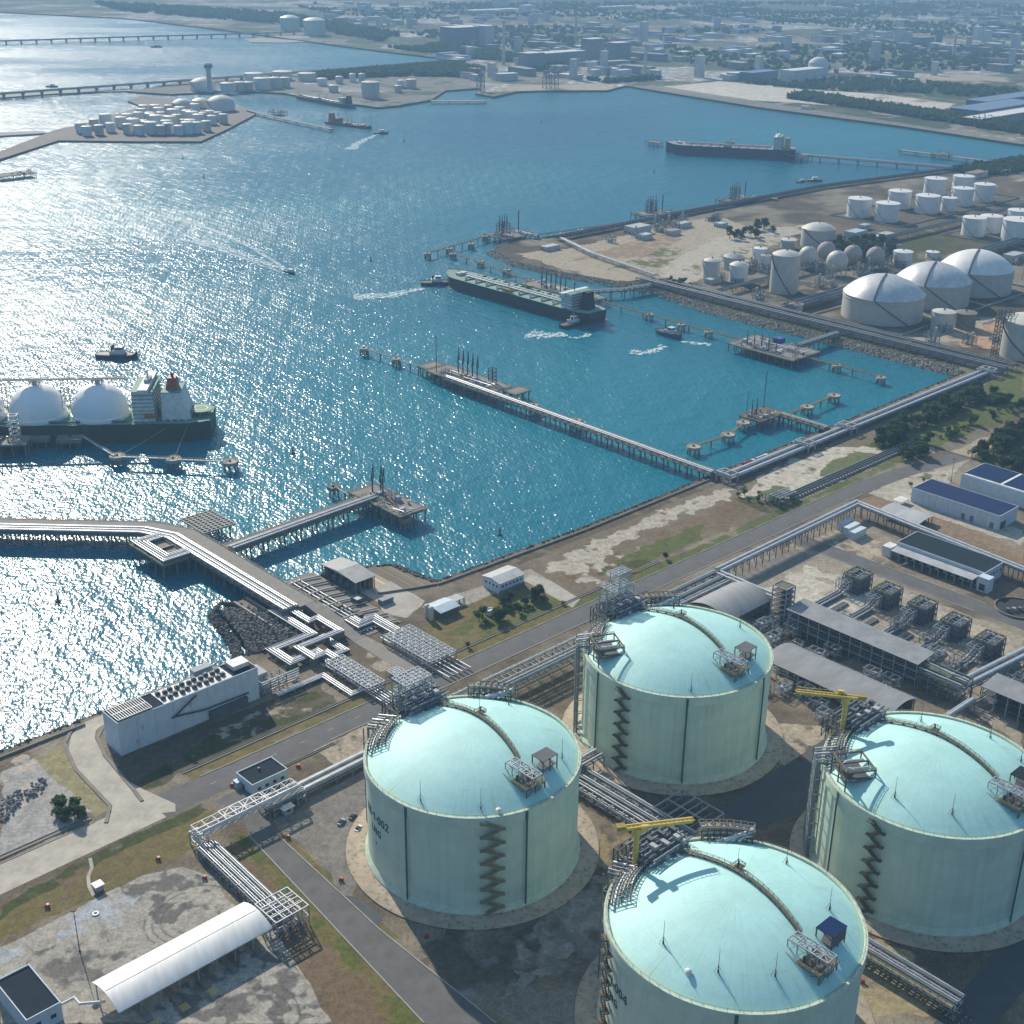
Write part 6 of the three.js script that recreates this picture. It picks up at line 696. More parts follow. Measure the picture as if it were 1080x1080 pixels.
for (const [x, y, l] of [[731, 222, 'lone dolphin between the second and third dark loading heads, nearer the second'], [754, 220, 'lone dolphin between the second and third dark loading heads, nearer the third'], [817, 210, 'lone dolphin beyond the third dark loading head']]) { const [u, w] = U(x, y, 1.5); dolphin(l, u, w, 2, 4.4, 'lone outer shore dolphins'); }
catwalk('catwalk strung between the second and third dark loading heads', U(700, 226, 2), U(772, 214, 2), 2.2, 4, M.steelD);
jetty('long pipe trestle from the far shore out to the long blue-black tanker', [[2010, -1090], [1925, -1330]], { w: 14, h: 3, n: 2, bay: 30, pipes: 2, from: -3, gap: 3, r0: 0.8 }); { const t = platform('loading platform alongside the stern of the long blue-black tanker', 1905, 1935, -1400, -1315, 3); deckClutter(t, 1906, 1934, -1398, -1317, 4, 16, 59); } { const t = platform('dolphin block off the bow of the long blue-black tanker', 1845, 1860, -1610, -1580, 2); }
jetty('isolated long dark pier standing in the far blue water', [[2122, -1262], [2130, -1076]], { w: 14, h: 1.5, n: 2, bay: 30, rail: 0, deck: M.concDark }); { const t = platform('little red and white pump platform on the isolated dark pier', 2114, 2134, -1200, -1170, 2.6); deckClutter(t, 2115, 2133, -1199, -1171, 3.6, 8, 60); }

// ---------------------------------------------------------------- ships
function hullMesh(L, B, D, o = {}) { // bow at +x, stern at -x; keel below the water line at y = 0, deck at y = D
  const N = 40, b = new MB(), P = [], half = (x) => { const t = (x + L / 2) / L, bow = Math.min(1, (1 - t) / (o.bow || 0.16)), st = Math.min(1, t / (o.stern || 0.1)); return B / 2 * Math.pow(Math.sin(Math.min(1, bow) * Math.PI / 2), 0.75) * (0.72 + 0.28 * Math.sin(st * Math.PI / 2)); };
  const sheer = (x) => { const t = (x + L / 2) / L; return D + (o.sheer || 2) * Math.max(0, (t - 0.84) / 0.16) ** 2; };
  for (let k = 0; k <= N; k++) { const x = -L / 2 + L * k / N, h = half(x), hb = Math.max(0.02, h * (k > N * 0.85 ? 1 - 0.5 * (k / N - 0.85) / 0.15 : k < N * 0.1 ? 0.8 + 2 * k / N : 1)); P.push([x, h, hb, sheer(x)]); }
  for (const s of [-1, 1]) for (let k = 0; k < N; k++) { const a = P[k], c = P[k + 1], q = [V(a[0], -3, s * a[2]), V(c[0], -3, s * c[2]), V(c[0], c[3], s * c[1]), V(a[0], a[3], s * a[1])]; s > 0 ? b.quad(q[0], q[1], q[2], q[3]) : b.quad(q[1], q[0], q[3], q[2]); }
  const a = P[0]; b.quad(V(a[0], -3, -a[2]), V(a[0], -3, a[2]), V(a[0], a[3], a[1]), V(a[0], a[3], -a[1]));
  const d = new MB(); for (let k = 0; k < N; k++) { const p = P[k], c = P[k + 1]; d.quad(V(p[0], p[3] - 0.35, p[1]), V(c[0], c[3] - 0.35, c[1]), V(c[0], c[3] - 0.35, -c[1]), V(p[0], p[3] - 0.35, -p[1])); }
  const r = new MB(); for (const s of [-1, 1]) for (let k = 0; k < N; k++) { const p = P[k], c = P[k + 1]; r.beam(V(p[0], p[3] + 0.9, s * p[1] * 0.99), V(c[0], c[3] + 0.9, s * c[1] * 0.99), 0.12); r.beam(V(p[0], p[3] - 0.3, s * p[1] * 0.99), V(p[0], p[3] + 0.95, s * p[1] * 0.99), 0.14); }
  return { hull: b, deck: d, rail: r, half, sheer };
}
function shipAt(name, label, px, py, heading, y = WL) { const [x, z] = GX(px, py, y), o = new THREE.Group(); o.name = numbered(name); o.position.set(x, y, z); o.rotation.y = heading; o.userData = { label, category: name.includes('tug') ? 'tug' : name.includes('boat') ? 'boat' : 'ship' }; o.userData_o = V(0, 0, 0); scene.add(o); return o; }
function superstructure(t, x0, x1, w, y, decks, m = M.white) { for (let k = 0; k < decks; k++) { const i = k * 0.12; const d = new MB().box(x0 + i, y + k * 2.9, -w / 2 + i * 0.6, x1 - i * 0.3, y + (k + 1) * 2.9, w / 2 - i * 0.6).build('deck_house', m, t); new MB().box(x0 + i - 0.06, y + k * 2.9 + 1.3, -w / 2 + i * 0.6 + 1, x0 + i, y + k * 2.9 + 2.1, w / 2 - i * 0.6 - 1).box(x0 + i + 1, y + k * 2.9 + 1.3, w / 2 - i * 0.6, x1 - i * 0.3 - 1, y + k * 2.9 + 2, w / 2 - i * 0.6 + 0.06).build('window_band', M.glass, d); new MB().box(x0 + i - 0.8, y + (k + 1) * 2.9, -w / 2 + i * 0.6 - 0.8, x1 - i * 0.3 + 0.6, y + (k + 1) * 2.9 + 0.15, w / 2 - i * 0.6 + 0.8).build('deck_edge', M.deckGreen, d); } }
{ // gas carrier: stern to the right, bow out of frame to the left
  const L = 285, B = 46, D = 15, head = Math.PI + 0.085, t = shipAt('gas_carrier', 'green hulled gas carrier with big white spherical tanks and white bridge', 0, 457, head); // moved so that the stern sits by the dolphins
  const [sx, sz] = GX(226, 455, WL); t.position.x = sx - Math.cos(0.085) * L / 2; t.position.z = sz + Math.sin(0.085) * L / 2 + 0;
  const h = hullMesh(L, B, D, { stern: 0.07, sheer: 1 }); h.hull.build('hull', M.hullGreen, t); h.deck.build('deck', M.deckGreen, t); h.rail.build('handrail', M.white, t);
  for (let k = 0; k < 4; k++) { const x = -60 + k * 45.5, s = new MB().dome(x, D + 2, 0, 20.4, 22.5, 64, 24).build('gas_tank', M.ballWhite, t); new MB().lathe(x, 0, [[21.4, D - 0.4], [21.4, D + 2.2], [20.2, D + 2.4]], 48).build('tank_skirt', M.ballWhite, s); new MB().lattice(x - 3.5, x + 3.5, -3, 3, D + 23.5, D + 27.5, 2, 2, 1, 0.4).cyl(V(x, D + 23, 0), V(x, D + 27, 0), 2, 12).build('tank_dome', M.creamTank, s); if (k < 3) new MB().lattice(x + 20, x + 26, -5, 5, D, D + 26, 1, 1, 4, 0.45).build('pipe_tower', M.creamTank, t); }
  new MB().box(-82, D + 27.6, -1.6, 110, D + 28, 1.6).rail([V(-82, D + 28, 1.6), V(110, D + 28, 1.6)], 1.1, 6, 0.2).pipe([V(-82, D + 28.6, -0.8), V(110, D + 28.6, -0.8)], 0.5).build('catwalk', M.creamTank, t);
  superstructure(t, -103, -87, 36, D, 8); new MB().box(-100, D + 23.3, -23, -93, D + 26.2, 23).build('bridge_wing', M.white, t); new MB().box(-92.9, D + 24.2, -22, -92.8, D + 25.6, 22).build('bridge_window', M.glass, t); new MB().cyl(V(-97, D + 26.2, 0), V(-97, D + 34, 0), 0.6, 8).beam(V(-97, D + 30, -5), V(-97, D + 30, 5), 0.4).box(-99, D + 26.2, -6, -95, D + 28.4, 6).build('radar_mast', M.wallGrey, t);
  new MB().hexa([V(-128, D, 14), V(-107, D, 14), V(-107, D, -14), V(-128, D, -14)], [V(-122, D + 20, 11), V(-108, D + 20, 11), V(-108, D + 20, -11), V(-122, D + 20, -11)]).build('engine_casing', M.white, t); new MB().hexa([V(-119, D + 20, 5), V(-110, D + 20, 5), V(-110, D + 20, -5), V(-119, D + 20, -5)], [V(-118, D + 29, 4), V(-112, D + 29, 4), V(-112, D + 29, -4), V(-118, D + 29, -4)]).build('funnel', mat(0.45, 0.09, 0.05, { rough: 0.5 }), t); new MB().cyl(V(-115, D + 29, 0), V(-115, D + 31.5, 0), 1, 10).build('exhaust', M.black, t); new MB().box(-122, D + 20, -11.4, -107.6, D + 20.3, 11.4).build('casing_top', M.deckGreen, t);
  new MB().lathe(-134, 0, [[0.01, D + 3.4], [9.5, D + 3.4], [9.5, D + 3.9], [0.01, D + 3.95]], 32).build('helideck', M.deckGreen, t); new MB().lathe(-134, 0, [[4.6, D + 3.97], [5.6, D + 3.97], [5.6, D + 4.02], [4.6, D + 4.02]], 32).build('helideck_ring', M.yellow, t); for (const a of [0, 1.57, 3.14, 4.71]) new MB().cyl(V(-134 + 7 * Math.cos(a), D - 0.4, 7 * Math.sin(a)), V(-134 + 7 * Math.cos(a), D + 3.4, 7 * Math.sin(a)), 0.3).build('helideck_leg', M.white, t);
  for (const s of [-1, 1]) { new MB().box(-104.5, D + 4, s * 19.2 - 1.4, -96, D + 6.6, s * 19.2 + 1.4).build('lifeboat', M.orange, t); new MB().beam(V(-92, D, s * 16), V(-86, D + 8, s * 16), 0.5).beam(V(-92, D + 0.2, s * 17), V(-84, D + 0.2, s * 21), 0.4).build('stair', M.deckGreen, t); }
  new MB().box(-82, D + 0.1, 17, 120, D + 1.4, 18.2).box(-82, D + 0.1, -18.2, 120, D + 1.4, -17).build('deck_pipe', M.deckGreen, t); for (let k = 0; k < 8; k++) new MB().cbox(-125 + k * 2.6, D, (k % 2 ? 1 : -1) * 17.5, 1.6, 1.6, 1.6).build('winch', M.creamTank, t); new MB().box(20, D, 14, 34, D + 5, 22).lattice(20, 34, 14, 22, D + 5, D + 8, 3, 1, 1, 0.3).build('cargo_manifold', M.deckGreen, t);
}
function tanker(label, a, b, B, D, o) { // from bow pixel a to stern pixel b on the water line
  const [x0, z0] = GX(a[0], a[1], WL), [x1, z1] = GX(b[0], b[1], WL), L = Math.hypot(x1 - x0, z1 - z0), head = Math.atan2(-(z0 - z1), x0 - x1), t = shipAt('tanker', label, 540, 300, head); t.position.set((x0 + x1) / 2, WL, (z0 + z1) / 2); t.userData.category = 'tanker';
  const h = hullMesh(L, B, D, { bow: 0.13, stern: 0.08, sheer: 2.4 }); h.hull.build('hull', o.hull, t); h.deck.build('deck', o.deck, t); h.rail.build('handrail', M.wallGrey, t); const H = L / 2;
  new MB().box(-H + 1, -0.6, -B / 2 * 0.8, H - 12, 0.25, B / 2 + 0.04).build('boot_top', M.deckRed, t).visible = true;
  superstructure(t, -H + 22, -H + 36, B * 0.82, D, o.decks || 5, o.house || M.white); new MB().box(-H + 30, D + o.decks * 2.9 - 2.6, -B / 2 - 0.5, -H + 35, D + o.decks * 2.9 + 0.4, B / 2 + 0.5).build('bridge_wing', o.house || M.white, t); new MB().hexa([V(-H + 9, D, 6), V(-H + 19, D, 6), V(-H + 19, D, -6), V(-H + 9, D, -6)], [V(-H + 10, D + 17, 4), V(-H + 17, D + 17, 4), V(-H + 17, D + 17, -4), V(-H + 10, D + 17, -4)]).build('funnel', o.funnel, t); new MB().cyl(V(-H + 32, D + o.decks * 2.9, 0), V(-H + 32, D + o.decks * 2.9 + 9, 0), 0.5, 8).beam(V(-H + 32, D + o.decks * 2.9 + 6, -4), V(-H + 32, D + o.decks * 2.9 + 6, 4), 0.4).build('mast', M.steelD, t);
  for (let k = 0; k < 5; k++) new MB().pipe([V(-H + 40, D + 1.4, -4 + k * 2), V(H - 34, D + 1.4, -4 + k * 2)], 0.5).build('deck_pipe', k % 2 ? M.pipe : M.pipeD, t); for (let k = 0; k < 9; k++) { const x = -H + 46 + k * (L - 92) / 8; new MB().box(x, D - 0.3, -B / 2 + 2.5, x + 0.8, D + 1, B / 2 - 2.5).build('cross_rib', o.deck, t); new MB().cyl(V(x + 6, D, B / 4), V(x + 6, D + 1.8, B / 4), 1.1, 10).cyl(V(x + 6, D, -B / 4), V(x + 6, D + 1.8, -B / 4), 1.1, 10).build('hatch', M.wallGrey, t); } for (const s of [-1, 1]) { new MB().cyl(V(2, D, s * B / 3), V(2, D + 12, s * B / 3), 0.7, 8).beam(V(2, D + 11, s * B / 3), V(-14, D + 15, s * B / 3), 0.6).build('deck_crane', o.crane || M.creamTank, t); new MB().box(-5, D, s * B / 2 - s * 4 - 1.5, 9, D + 3, s * B / 2 - s * 4 + 1.5).build('manifold', M.yellowD, t); } new MB().cyl(V(H - 18, D, 0), V(H - 18, D + 14, 0), 0.5, 8).box(H - 26, D, -6, H - 20, D + 2.6, 6).build('fore_mast', M.creamTank, t); new MB().box(-H + 40, D + 2.2, -1, H - 30, D + 2.5, 1).build('catwalk', M.wallGrey, t);
  if (o.name) { const g = new TextGeometry(o.name, { font, size: 3, depth: 0.05, curveSegments: 2 }); g.translate(H - 44, D - 6, B / 2 + 0.02); } return t;
}
tanker('black hulled tanker with pale green deck, moored with tugs at its ends', [472, 297], [630, 341], 36, 12, { hull: M.hullBlack, deck: mat(0.22, 0.36, 0.30, { wear: 9 }), funnel: M.black, decks: 5, house: M.white });
tanker('long blue-black tanker with a yellow funnel moored far across the harbour', [702, 160], [838, 167], 50, 16, { hull: mat(0.02, 0.035, 0.09), deck: mat(0.3, 0.3, 0.32), funnel: M.yellow, decks: 7, house: M.white });
tanker('far small tanker moored beneath the tank farm on the harbour spit', [312, 103], [372, 114], 26, 7, { hull: M.hullBlack, deck: M.concDark, funnel: M.black, decks: 4 });
tanker('far ship with rust red deck lying at the pier end off the harbour island', [392, 136], [345, 130], 18, 4, { hull: mat(0.05, 0.05, 0.06), deck: mat(0.5, 0.16, 0.08), funnel: M.orange, decks: 3, house: M.farRed });
function tug(label, px, py, head, col = M.hullBlack, s = 1) { const t = shipAt('tug_boat', label, px, py, head), L = 32 * s, B = 11 * s, h = hullMesh(L, B, 3.2 * s, { bow: 0.35, stern: 0.2, sheer: 2 * s }); h.hull.build('hull', col, t); h.deck.build('deck', M.steelD, t); h.rail.build('bulwark', col, t); new MB().box(-5 * s, 3 * s, -3.4 * s, 6 * s, 6 * s, 3.4 * s).build('deck_house', M.white, t); new MB().box(-1 * s, 6 * s, -2.6 * s, 5 * s, 8.8 * s, 2.6 * s).build('wheelhouse', M.white, t); new MB().box(4.9 * s, 6.9 * s, -2.3 * s, 5.06 * s, 8.2 * s, 2.3 * s).box(-0.6 * s, 6.9 * s, 2.58 * s, 4.8 * s, 8.2 * s, 2.66 * s).build('window_band', M.glass, t); new MB().cyl(V(-3.4 * s, 6 * s, -1.8 * s), V(-3.4 * s, 9.4 * s, -1.8 * s), 0.8 * s, 10).build('funnel', M.black, t); new MB().cyl(V(-3.4 * s, 6 * s, 1.8 * s), V(-3.4 * s, 9.4 * s, 1.8 * s), 0.8 * s, 10).build('funnel', M.black, t); new MB().cyl(V(1 * s, 8.8 * s, 0), V(1 * s, 14 * s, 0), 0.25 * s, 6).beam(V(1 * s, 11.5 * s, -1.6 * s), V(1 * s, 11.5 * s, 1.6 * s), 0.2 * s).build('mast', M.wallGrey, t); return t; }
tug('tug pushing at the bow of the black tanker', 460, 300, 0.15, M.hullBlack, 1.05); tug('tug nudging the stern of the black tanker', 604, 343, 0.8); tug('grey tug under way inside the basin between the jetties', 706, 354, -0.9, mat(0.06, 0.08, 0.12)); tug('tug standing off behind the white bridge of the gas carrier', 124, 377, -0.05, M.hullBlack, 1.15);
function boat(label, px, py, head, s, c = M.hullBlack) { const t = shipAt('boat', label, px, py, head), h = hullMesh(14 * s, 4.4 * s, 1.6 * s, { bow: 0.5, stern: 0.05, sheer: 0.8 * s }); h.hull.build('hull', c, t); h.deck.build('deck', M.wallGrey, t); new MB().box(-2 * s, 1.3 * s, -1.5 * s, 3 * s, 3.6 * s, 1.5 * s).build('cabin', M.white, t); new MB().cyl(V(0, 3.6 * s, 0), V(0, 6 * s, 0), 0.15 * s, 6).build('mast', M.steelD, t); return t; }
boat('small speedboat leaving a long white wake across the glittering water', 306, 288, 0.75 - Math.PI / 2, 1.3); boat('far launch with a wake off the end of the red ship pier', 402, 141, 0.35, 2); boat('dark boat drifting in the far blue water', 859, 191, 0, 1.7); boat('tiny dark boat beside a larger one in the far blue water', 845, 192, 0.4, 1.2); boat('dark boat under the first far bridge', 55, 92, 0, 2); boat('dark boat between the two far bridges', 165, 50, 0.2, 2.4); boat('work barge moored at the far quay below the tree belt', 848, 117, -0.4, 3);
{ const b = (l, x, y) => { const [u, w] = U(x, y, WL), t = thing('buoy', l, 'buoy', u, w, WL, 'channel buoys'); new MB().cyl(V(u, WL - 1, w), V(u, WL + 1, w), 1.4, 12).build('float', M.steelD, t); new MB().cyl(V(u, WL + 1, w), V(u, WL + 5.4, w), 0.7, 8, 0.25).build('tower', M.steelD, t); };
  b('buoy between the branch trestle and the basin sea wall', 527, 564); b('buoy off the stern of the gas carrier', 309, 478); b('buoy in the glitter below the gas trestle', 61, 634); b('buoy in the open water off the long trestle', 391, 275); b('buoy in the far water before the harbour island', 215, 187); b('buoy close under the harbour island', 193, 167); b('buoy far out in the middle of the blue harbour', 571, 129); b('buoy out in the harbour below the far red ship', 426, 149); b('buoy in the far water before the long blue-black tanker', 690, 182); }
// mooring lines of the gas carrier
{ const line = (l, a, ha, b, hb) => { const p = U(a[0], a[1], ha), q = U(b[0], b[1], hb), t = thing('mooring_line', l, 'rope', p[0], p[1], ha); const c = new THREE.QuadraticBezierCurve3(V(p[0], ha, p[1]), V((p[0] + q[0]) / 2, (ha + hb) / 2 - 1.5, (p[1] + q[1]) / 2), V(q[0], hb, q[1])), pts = c.getPoints(8); new MB().pipe(pts, 0.12, 5).build('rope', M.wallGrey, t); }; line('pale rope from the gas carrier stern to the middle dolphin', [200, 441], 10, [184, 483], 3.6); line('pale rope from the gas carrier quarter to the gangway dolphin', [190, 441], 10, [127, 480], 3.6); }

// ---------------------------------------------------------------- storage terminal across the basin
function ringTank(name, label, u, w, R, h, o = {}) { // cylindrical tank with roof, stiffening rings, spiral stair and roof vents
  const t = thing(name, label, 'storage tank', u, w, o.y || 0, o.group, 0), m = o.m || M.tankWhite, n = R > 20 ? 64 : 36;
  new MB().lathe(0, 0, [[R, 0], [R, h]], n).build('shell', m, t); new MB().dome(0, h, 0, R, o.rise || R * 0.12, n, o.rise > 8 ? 12 : 4).build('roof', o.roof || m, t);
  const b = new MB(); for (const f of o.rings || [0.98]) b.lathe(0, 0, [[R, h * f - 0.25], [R + 0.5, h * f - 0.25], [R + 0.5, h * f + 0.25], [R, h * f + 0.25]], n); b.build('stiffening_ring', m, t);
  const s = new MB(), a0 = o.stair ?? 2.4, da = Math.min(1.9, h * 1.5 / R), k1 = 14; for (let k = 0; k < k1; k++) { const A = a0 + da * k / k1, B = a0 + da * (k + 1) / k1; s.beam(V((R + 0.7) * Math.cos(A), h * k / k1 + 0.2, (R + 0.7) * Math.sin(A)), V((R + 0.7) * Math.cos(B), h * (k + 1) / k1 + 0.2, (R + 0.7) * Math.sin(B)), 1, o.rise > 3.5 ? 0.8 : 0.45); } s.build('spiral_stair', o.rise > 3.5 ? M.steelD : M.wallGrey, t);
  if (o.rise > 8) { const r = new MB(), Rs = (R * R + o.rise * o.rise) / (2 * o.rise), A = a0 + da; for (let k = 0; k < 10; k++) { const q = (f) => { const x = R * (1 - f); return V(x * Math.cos(A), h + o.rise - Rs + Math.sqrt(Rs * Rs - x * x) + 0.5, x * Math.sin(A)); }; r.beam(q(k / 10), q((k + 1) / 10), 1.6, 0.9); } r.build('roof_stair', M.steelD, t); }
  new MB().cyl(V(0, h + (o.rise || R * 0.12) - 0.5, 0), V(0, h + (o.rise || R * 0.12) + 1.2, 0), 0.9, 10).build('roof_vent', M.steelD, t); return t;
}
ringTank('domed_tank', 'largest white tank with a silvery dome, the domed tank nearest the basin', 1149, -682, 39.2, 24, { m: M.creamTank, roof: M.roofDome, rise: 17.5, rings: [0.86, 0.98], stair: 1.9 }); ringTank('domed_tank', 'domed tank in the middle of the row of three, with a dull silver dome', 1238, -680, 37.6, 23.5, { m: M.creamTank, roof: M.roofDome, rise: 17, rings: [0.7, 0.86, 0.98], stair: 1.9 }); ringTank('domed_tank', 'domed tank farthest from the basin, with a bright ribbed dome', 1319, -677, 38.4, 24, { m: M.creamTank, roof: M.tankWhite, rise: 18, rings: [0.7, 0.86, 0.98], stair: 1.9 });
ringTank('small_tank', 'small white upright tank in front of the middle domed tank', 1152, -617, 10.8, 17.6, { m: M.creamTank }); ringTank('small_tank', 'small brownish tank half hidden behind the small white upright tank', 1174, -606, 10, 15, { m: M.concDark, roof: M.concDark });
ringTank('tall_tank', 'tall cream tank with a diagonal stair beside the pipe corridor', 1155, -805, 14.8, 40, { m: M.creamTank, rise: 4, rings: [0.98], stair: 2.0 }); ringTank('process_tank', 'stubby white tank with pale cone roof in front of the tall cream tank', 1154, -864, 10, 18.6, { m: M.tankWhite, roof: M.creamTank, rise: 3.4 }); ringTank('process_tank', 'ribbed white tank at the seaward corner of the process area', 1141, -891, 9.2, 20.5, { m: M.creamTank, rise: 2.4 }); ringTank('process_tank', 'grey low tank between the two seaward process tanks', 1198, -905, 12, 14, { m: M.wallGrey, roof: M.roofGrey, rise: 3 }); ringTank('cone_tank', 'broad cream tank with a scalloped roof behind the tall cream tank', 1352, -900, 20, 25.8, { m: M.creamTank, rise: 6.5, stair: 1.6 }); ringTank('process_tank', 'low white tank next to the scalloped roof tank', 1333, -928, 9, 10, { m: M.creamTank }); ringTank('process_tank', 'plain white drum behind the stubby cone roofed tank', 1238, -899, 7.6, 18.4, { m: M.tankWhite, roof: M.tankWhite }); ringTank('process_tank', 'narrow ribbed drum behind the tall cream tank', 1226, -882, 5.6, 15, { m: M.tankWhite, roof: M.roofGrey }); ringTank('process_tank', 'white tank behind the cluster of spheres', 1415, -864, 8, 14, {}); ringTank('process_tank', 'white tank with a diagonal stair between the spheres and the domed tanks', 1358, -788, 10.6, 16.3, {}); ringTank('process_tank', 'small flat white tank beside the pipe corridor behind the domed tanks', 1420, -786, 7.5, 7, {}); ringTank('process_tank', 'little rusty topped tank beside the near domed tank', 1098, -748, 6.4, 8, { m: M.creamTank, roof: M.rust, rise: 1 });
{ const defs = [[1263, -851, 10.7, 'bright white sphere on legs next to the tall cream tank'], [1259, -810, 12, 'large grey-white sphere on legs closest to the near domed tank'], [1300, -852, 10.6, 'brownish sphere on legs behind the bright white sphere'], [1308, -822, 10.6, 'dull grey sphere on legs in the middle of the cluster'], [1320, -800, 10.6, 'dull sphere on legs at the inland side of the cluster']];
  for (const [k, [u, w, r, l]] of defs.entries()) { const t = thing('sphere_tank', l, 'sphere tank', u, w, 0, 'pressure spheres', 0), m = k === 0 || k === 1 ? M.creamTank : mat(0.42, 0.38, 0.34, { wear: 12 }); new MB().ball(V(0, r + 3.5, 0), r, 32).build('shell', m, t); for (let q = 0; q < 9; q++) { const a = q / 9 * 6.283; new MB().cyl(V((r - 0.6) * Math.cos(a), 0, (r - 0.6) * Math.sin(a)), V((r - 0.6) * Math.cos(a), r + 3.5, (r - 0.6) * Math.sin(a)), 0.45, 8).build('leg', m, t); } new MB().lattice(-1.5, 1.5, -1.5, 1.5, 2 * r + 3.3, 2 * r + 5.4, 1, 1, 1, 0.3).build('top_platform', M.steelD, t); } }
{ const W = [[1568, -984, 15.8, 23.6, 'white flat topped tank at the seaward corner of the far tank farm'], [1569, -942, 15.6, 23.4, 'white flat topped tank at the near corner of the far tank farm'], [1662, -981, 15.6, 23.2, 'white flat topped tank in the seaward row, second from the corner'], [1662, -938, 16, 22.8, 'white flat topped tank in the near row, second from the corner'], [1791, -1002, 15.8, 23.5, 'white flat topped tank behind the seaward row'], [1748, -934, 14.6, 23.5, 'white flat topped tank in the near row, beside the short one'], [1695, -924, 10.3, 18, 'short white tank squeezed between the tall ones of the near row'], [1800, -930, 14.7, 23.7, 'white flat topped tank at the inland end of the near row'], [1840, -985, 15.2, 23.7, 'white flat topped tank at the inland end of the seaward row'], [1960, -880, 13, 24, 'white flat topped tank cut off by the picture edge']];
  for (const [u, w, r, h, l] of W) ringTank('flat_tank', l, u, w, r, h, { rise: 0.8, group: 'white tank farm tanks' }); const Gt = [[1574, -820, 14.4, 22.5, 'white tank of the inland row nearest the tree clump'], [1610, -816, 13.6, 20.4, 'white tank in the middle of the inland row'], [1650, -800, 14, 25, 'white tank right behind the biggest tank of the inland row'], [1581, -764, 19.8, 27.5, 'biggest white tank of the inland row'], [1700, -775, 14, 25, 'white tank at the far end of the inland row']]; for (const [u, w, r, h, l] of Gt) ringTank('flat_tank', l, u, w, r, h, { rise: 0.8, group: 'inland tank row' }); }
ringTank('dark_ring_tank', 'big cream tank with a dark pipe tower and roof deck beside the basin corner', 1132, -521, 23.6, 33, { m: M.creamTank, rise: 5 }); { const t = thing('pipe_tower', 'dark ladder tower against the big cream tank at the basin corner', 'tower', 1106, -530); new MB().lattice(1103, 1108, -540, -535, 0, 36, 1, 1, 9, 0.5).build('frame', M.steelD, t); new MB().lattice(1112, 1128, -545, -536, 33, 40, 3, 2, 2, 0.45).box(1112, 33, -545, 1128, 33.4, -536).build('roof_deck', M.steelD, t); }
// bund walls round the far tank farm
for (const [l, a] of [['concrete bund wall round the far white tank farm', [[1540, -1010], [1860, -1010], [1860, -905], [1540, -905], [1540, -1010]]], ['concrete bund wall round the inland tank row', [[1545, -845], [1740, -845], [1740, -735], [1545, -735], [1545, -845]]], ['concrete bund wall round the three domed tanks', [[1100, -728], [1368, -728], [1368, -630], [1100, -630], [1100, -728]]]]) { const t = thing('bund_wall', l, 'wall', a[0][0], a[0][1]); for (let k = 0; k < 4; k++) new MB().beam(V(a[k][0], 0.9, a[k][1]), V(a[k + 1][0], 0.9, a[k + 1][1]), 0.6, 1.8).build('wall_side', M.conc, t); }
rack('pipe_rack', 'two level pipe rack following the rocky far shore of the basin', [[1066, -930], [1064, -800], [1063, -505]], { dim: 1, w: 9, h: 6, levels: [3, 6], pipes: 5, r: 0.5, bay: 12, cross: 12, col: M.steelD }); rack('pipe_rack', 'second pipe rack running just inland of the shore rack', [[1082, -900], [1080, -760], [1080, -505]], { dim: 1, w: 8, h: 5, pipes: 5, r: 0.5, bay: 14, m: M.steelD }); rack('pipe_rack', 'pipe corridor running inland between spheres and domed tanks', [[1090, -752], [1900, -752]], { dim: 1, w: 16, h: 7, levels: [3.5, 7], pipes: 6, r: 0.6, bay: 22, cross: 22, m: M.steelB }); rack('pipe_rack', 'pipe corridor behind the process tanks toward the scalloped roof tank', [[1090, -838], [1420, -838]], { dim: 1, w: 8, h: 6, pipes: 5, r: 0.5, bay: 16, m: M.steelD }); rack('pipe_rack', 'pipe rack along the outer sea wall to the dark loading heads', [[1150, -1138], [1420, -1138], [1700, -1136], [2000, -1092]], { dim: 1, w: 9, h: 5, levels: [2.6, 5], pipes: 3, r: 0.7, bay: 20, m: M.steelD }); rack('pipe_rack', 'pipe rack curving round the sandy point', [[1095, -930], [1120, -1050], [1150, -1130]], { dim: 1, w: 8, h: 4, pipes: 4, r: 0.5, bay: 16 }); rack('pipe_rack', 'long pipe corridor along the road beyond the inland tank row', [[1420, -870], [2150, -850]], { dim: 1, w: 10, h: 6, pipes: 5, r: 0.6, bay: 24, m: M.steelD });
rack('pipe_rack', 'broad silver pipe corridor on sleepers along the inner basin sea wall', [[694, -514], [1052, -516]], { w: 11, h: 2.4, pipes: 5, r: 0.85, bay: 10, brace: 0 });
for (const [u, l] of [[692, 'square concrete pipe frame where the long trestle meets the sea wall'], [783, 'square concrete pipe frame along the inner basin sea wall'], [838, 'square concrete pipe frame by the olive steel trestle'], [1050, 'square concrete pipe frame at the inland corner of the basin']]) { const t = thing('pipe_portal', l, 'pipe frame', u, -514); new MB().lattice(u - 4, u + 4, -520, -508, 0, 6.5, 1, 2, 1, 1, false).build('frame', M.wallGrey, t); for (let k = 0; k < 4; k++) new MB().pipe([V(u - 4 + k * 2.4, 4.6, -523), V(u - 4 + k * 2.4, 4.6, -507)], 0.5).build('pipe', M.pipe, t); }
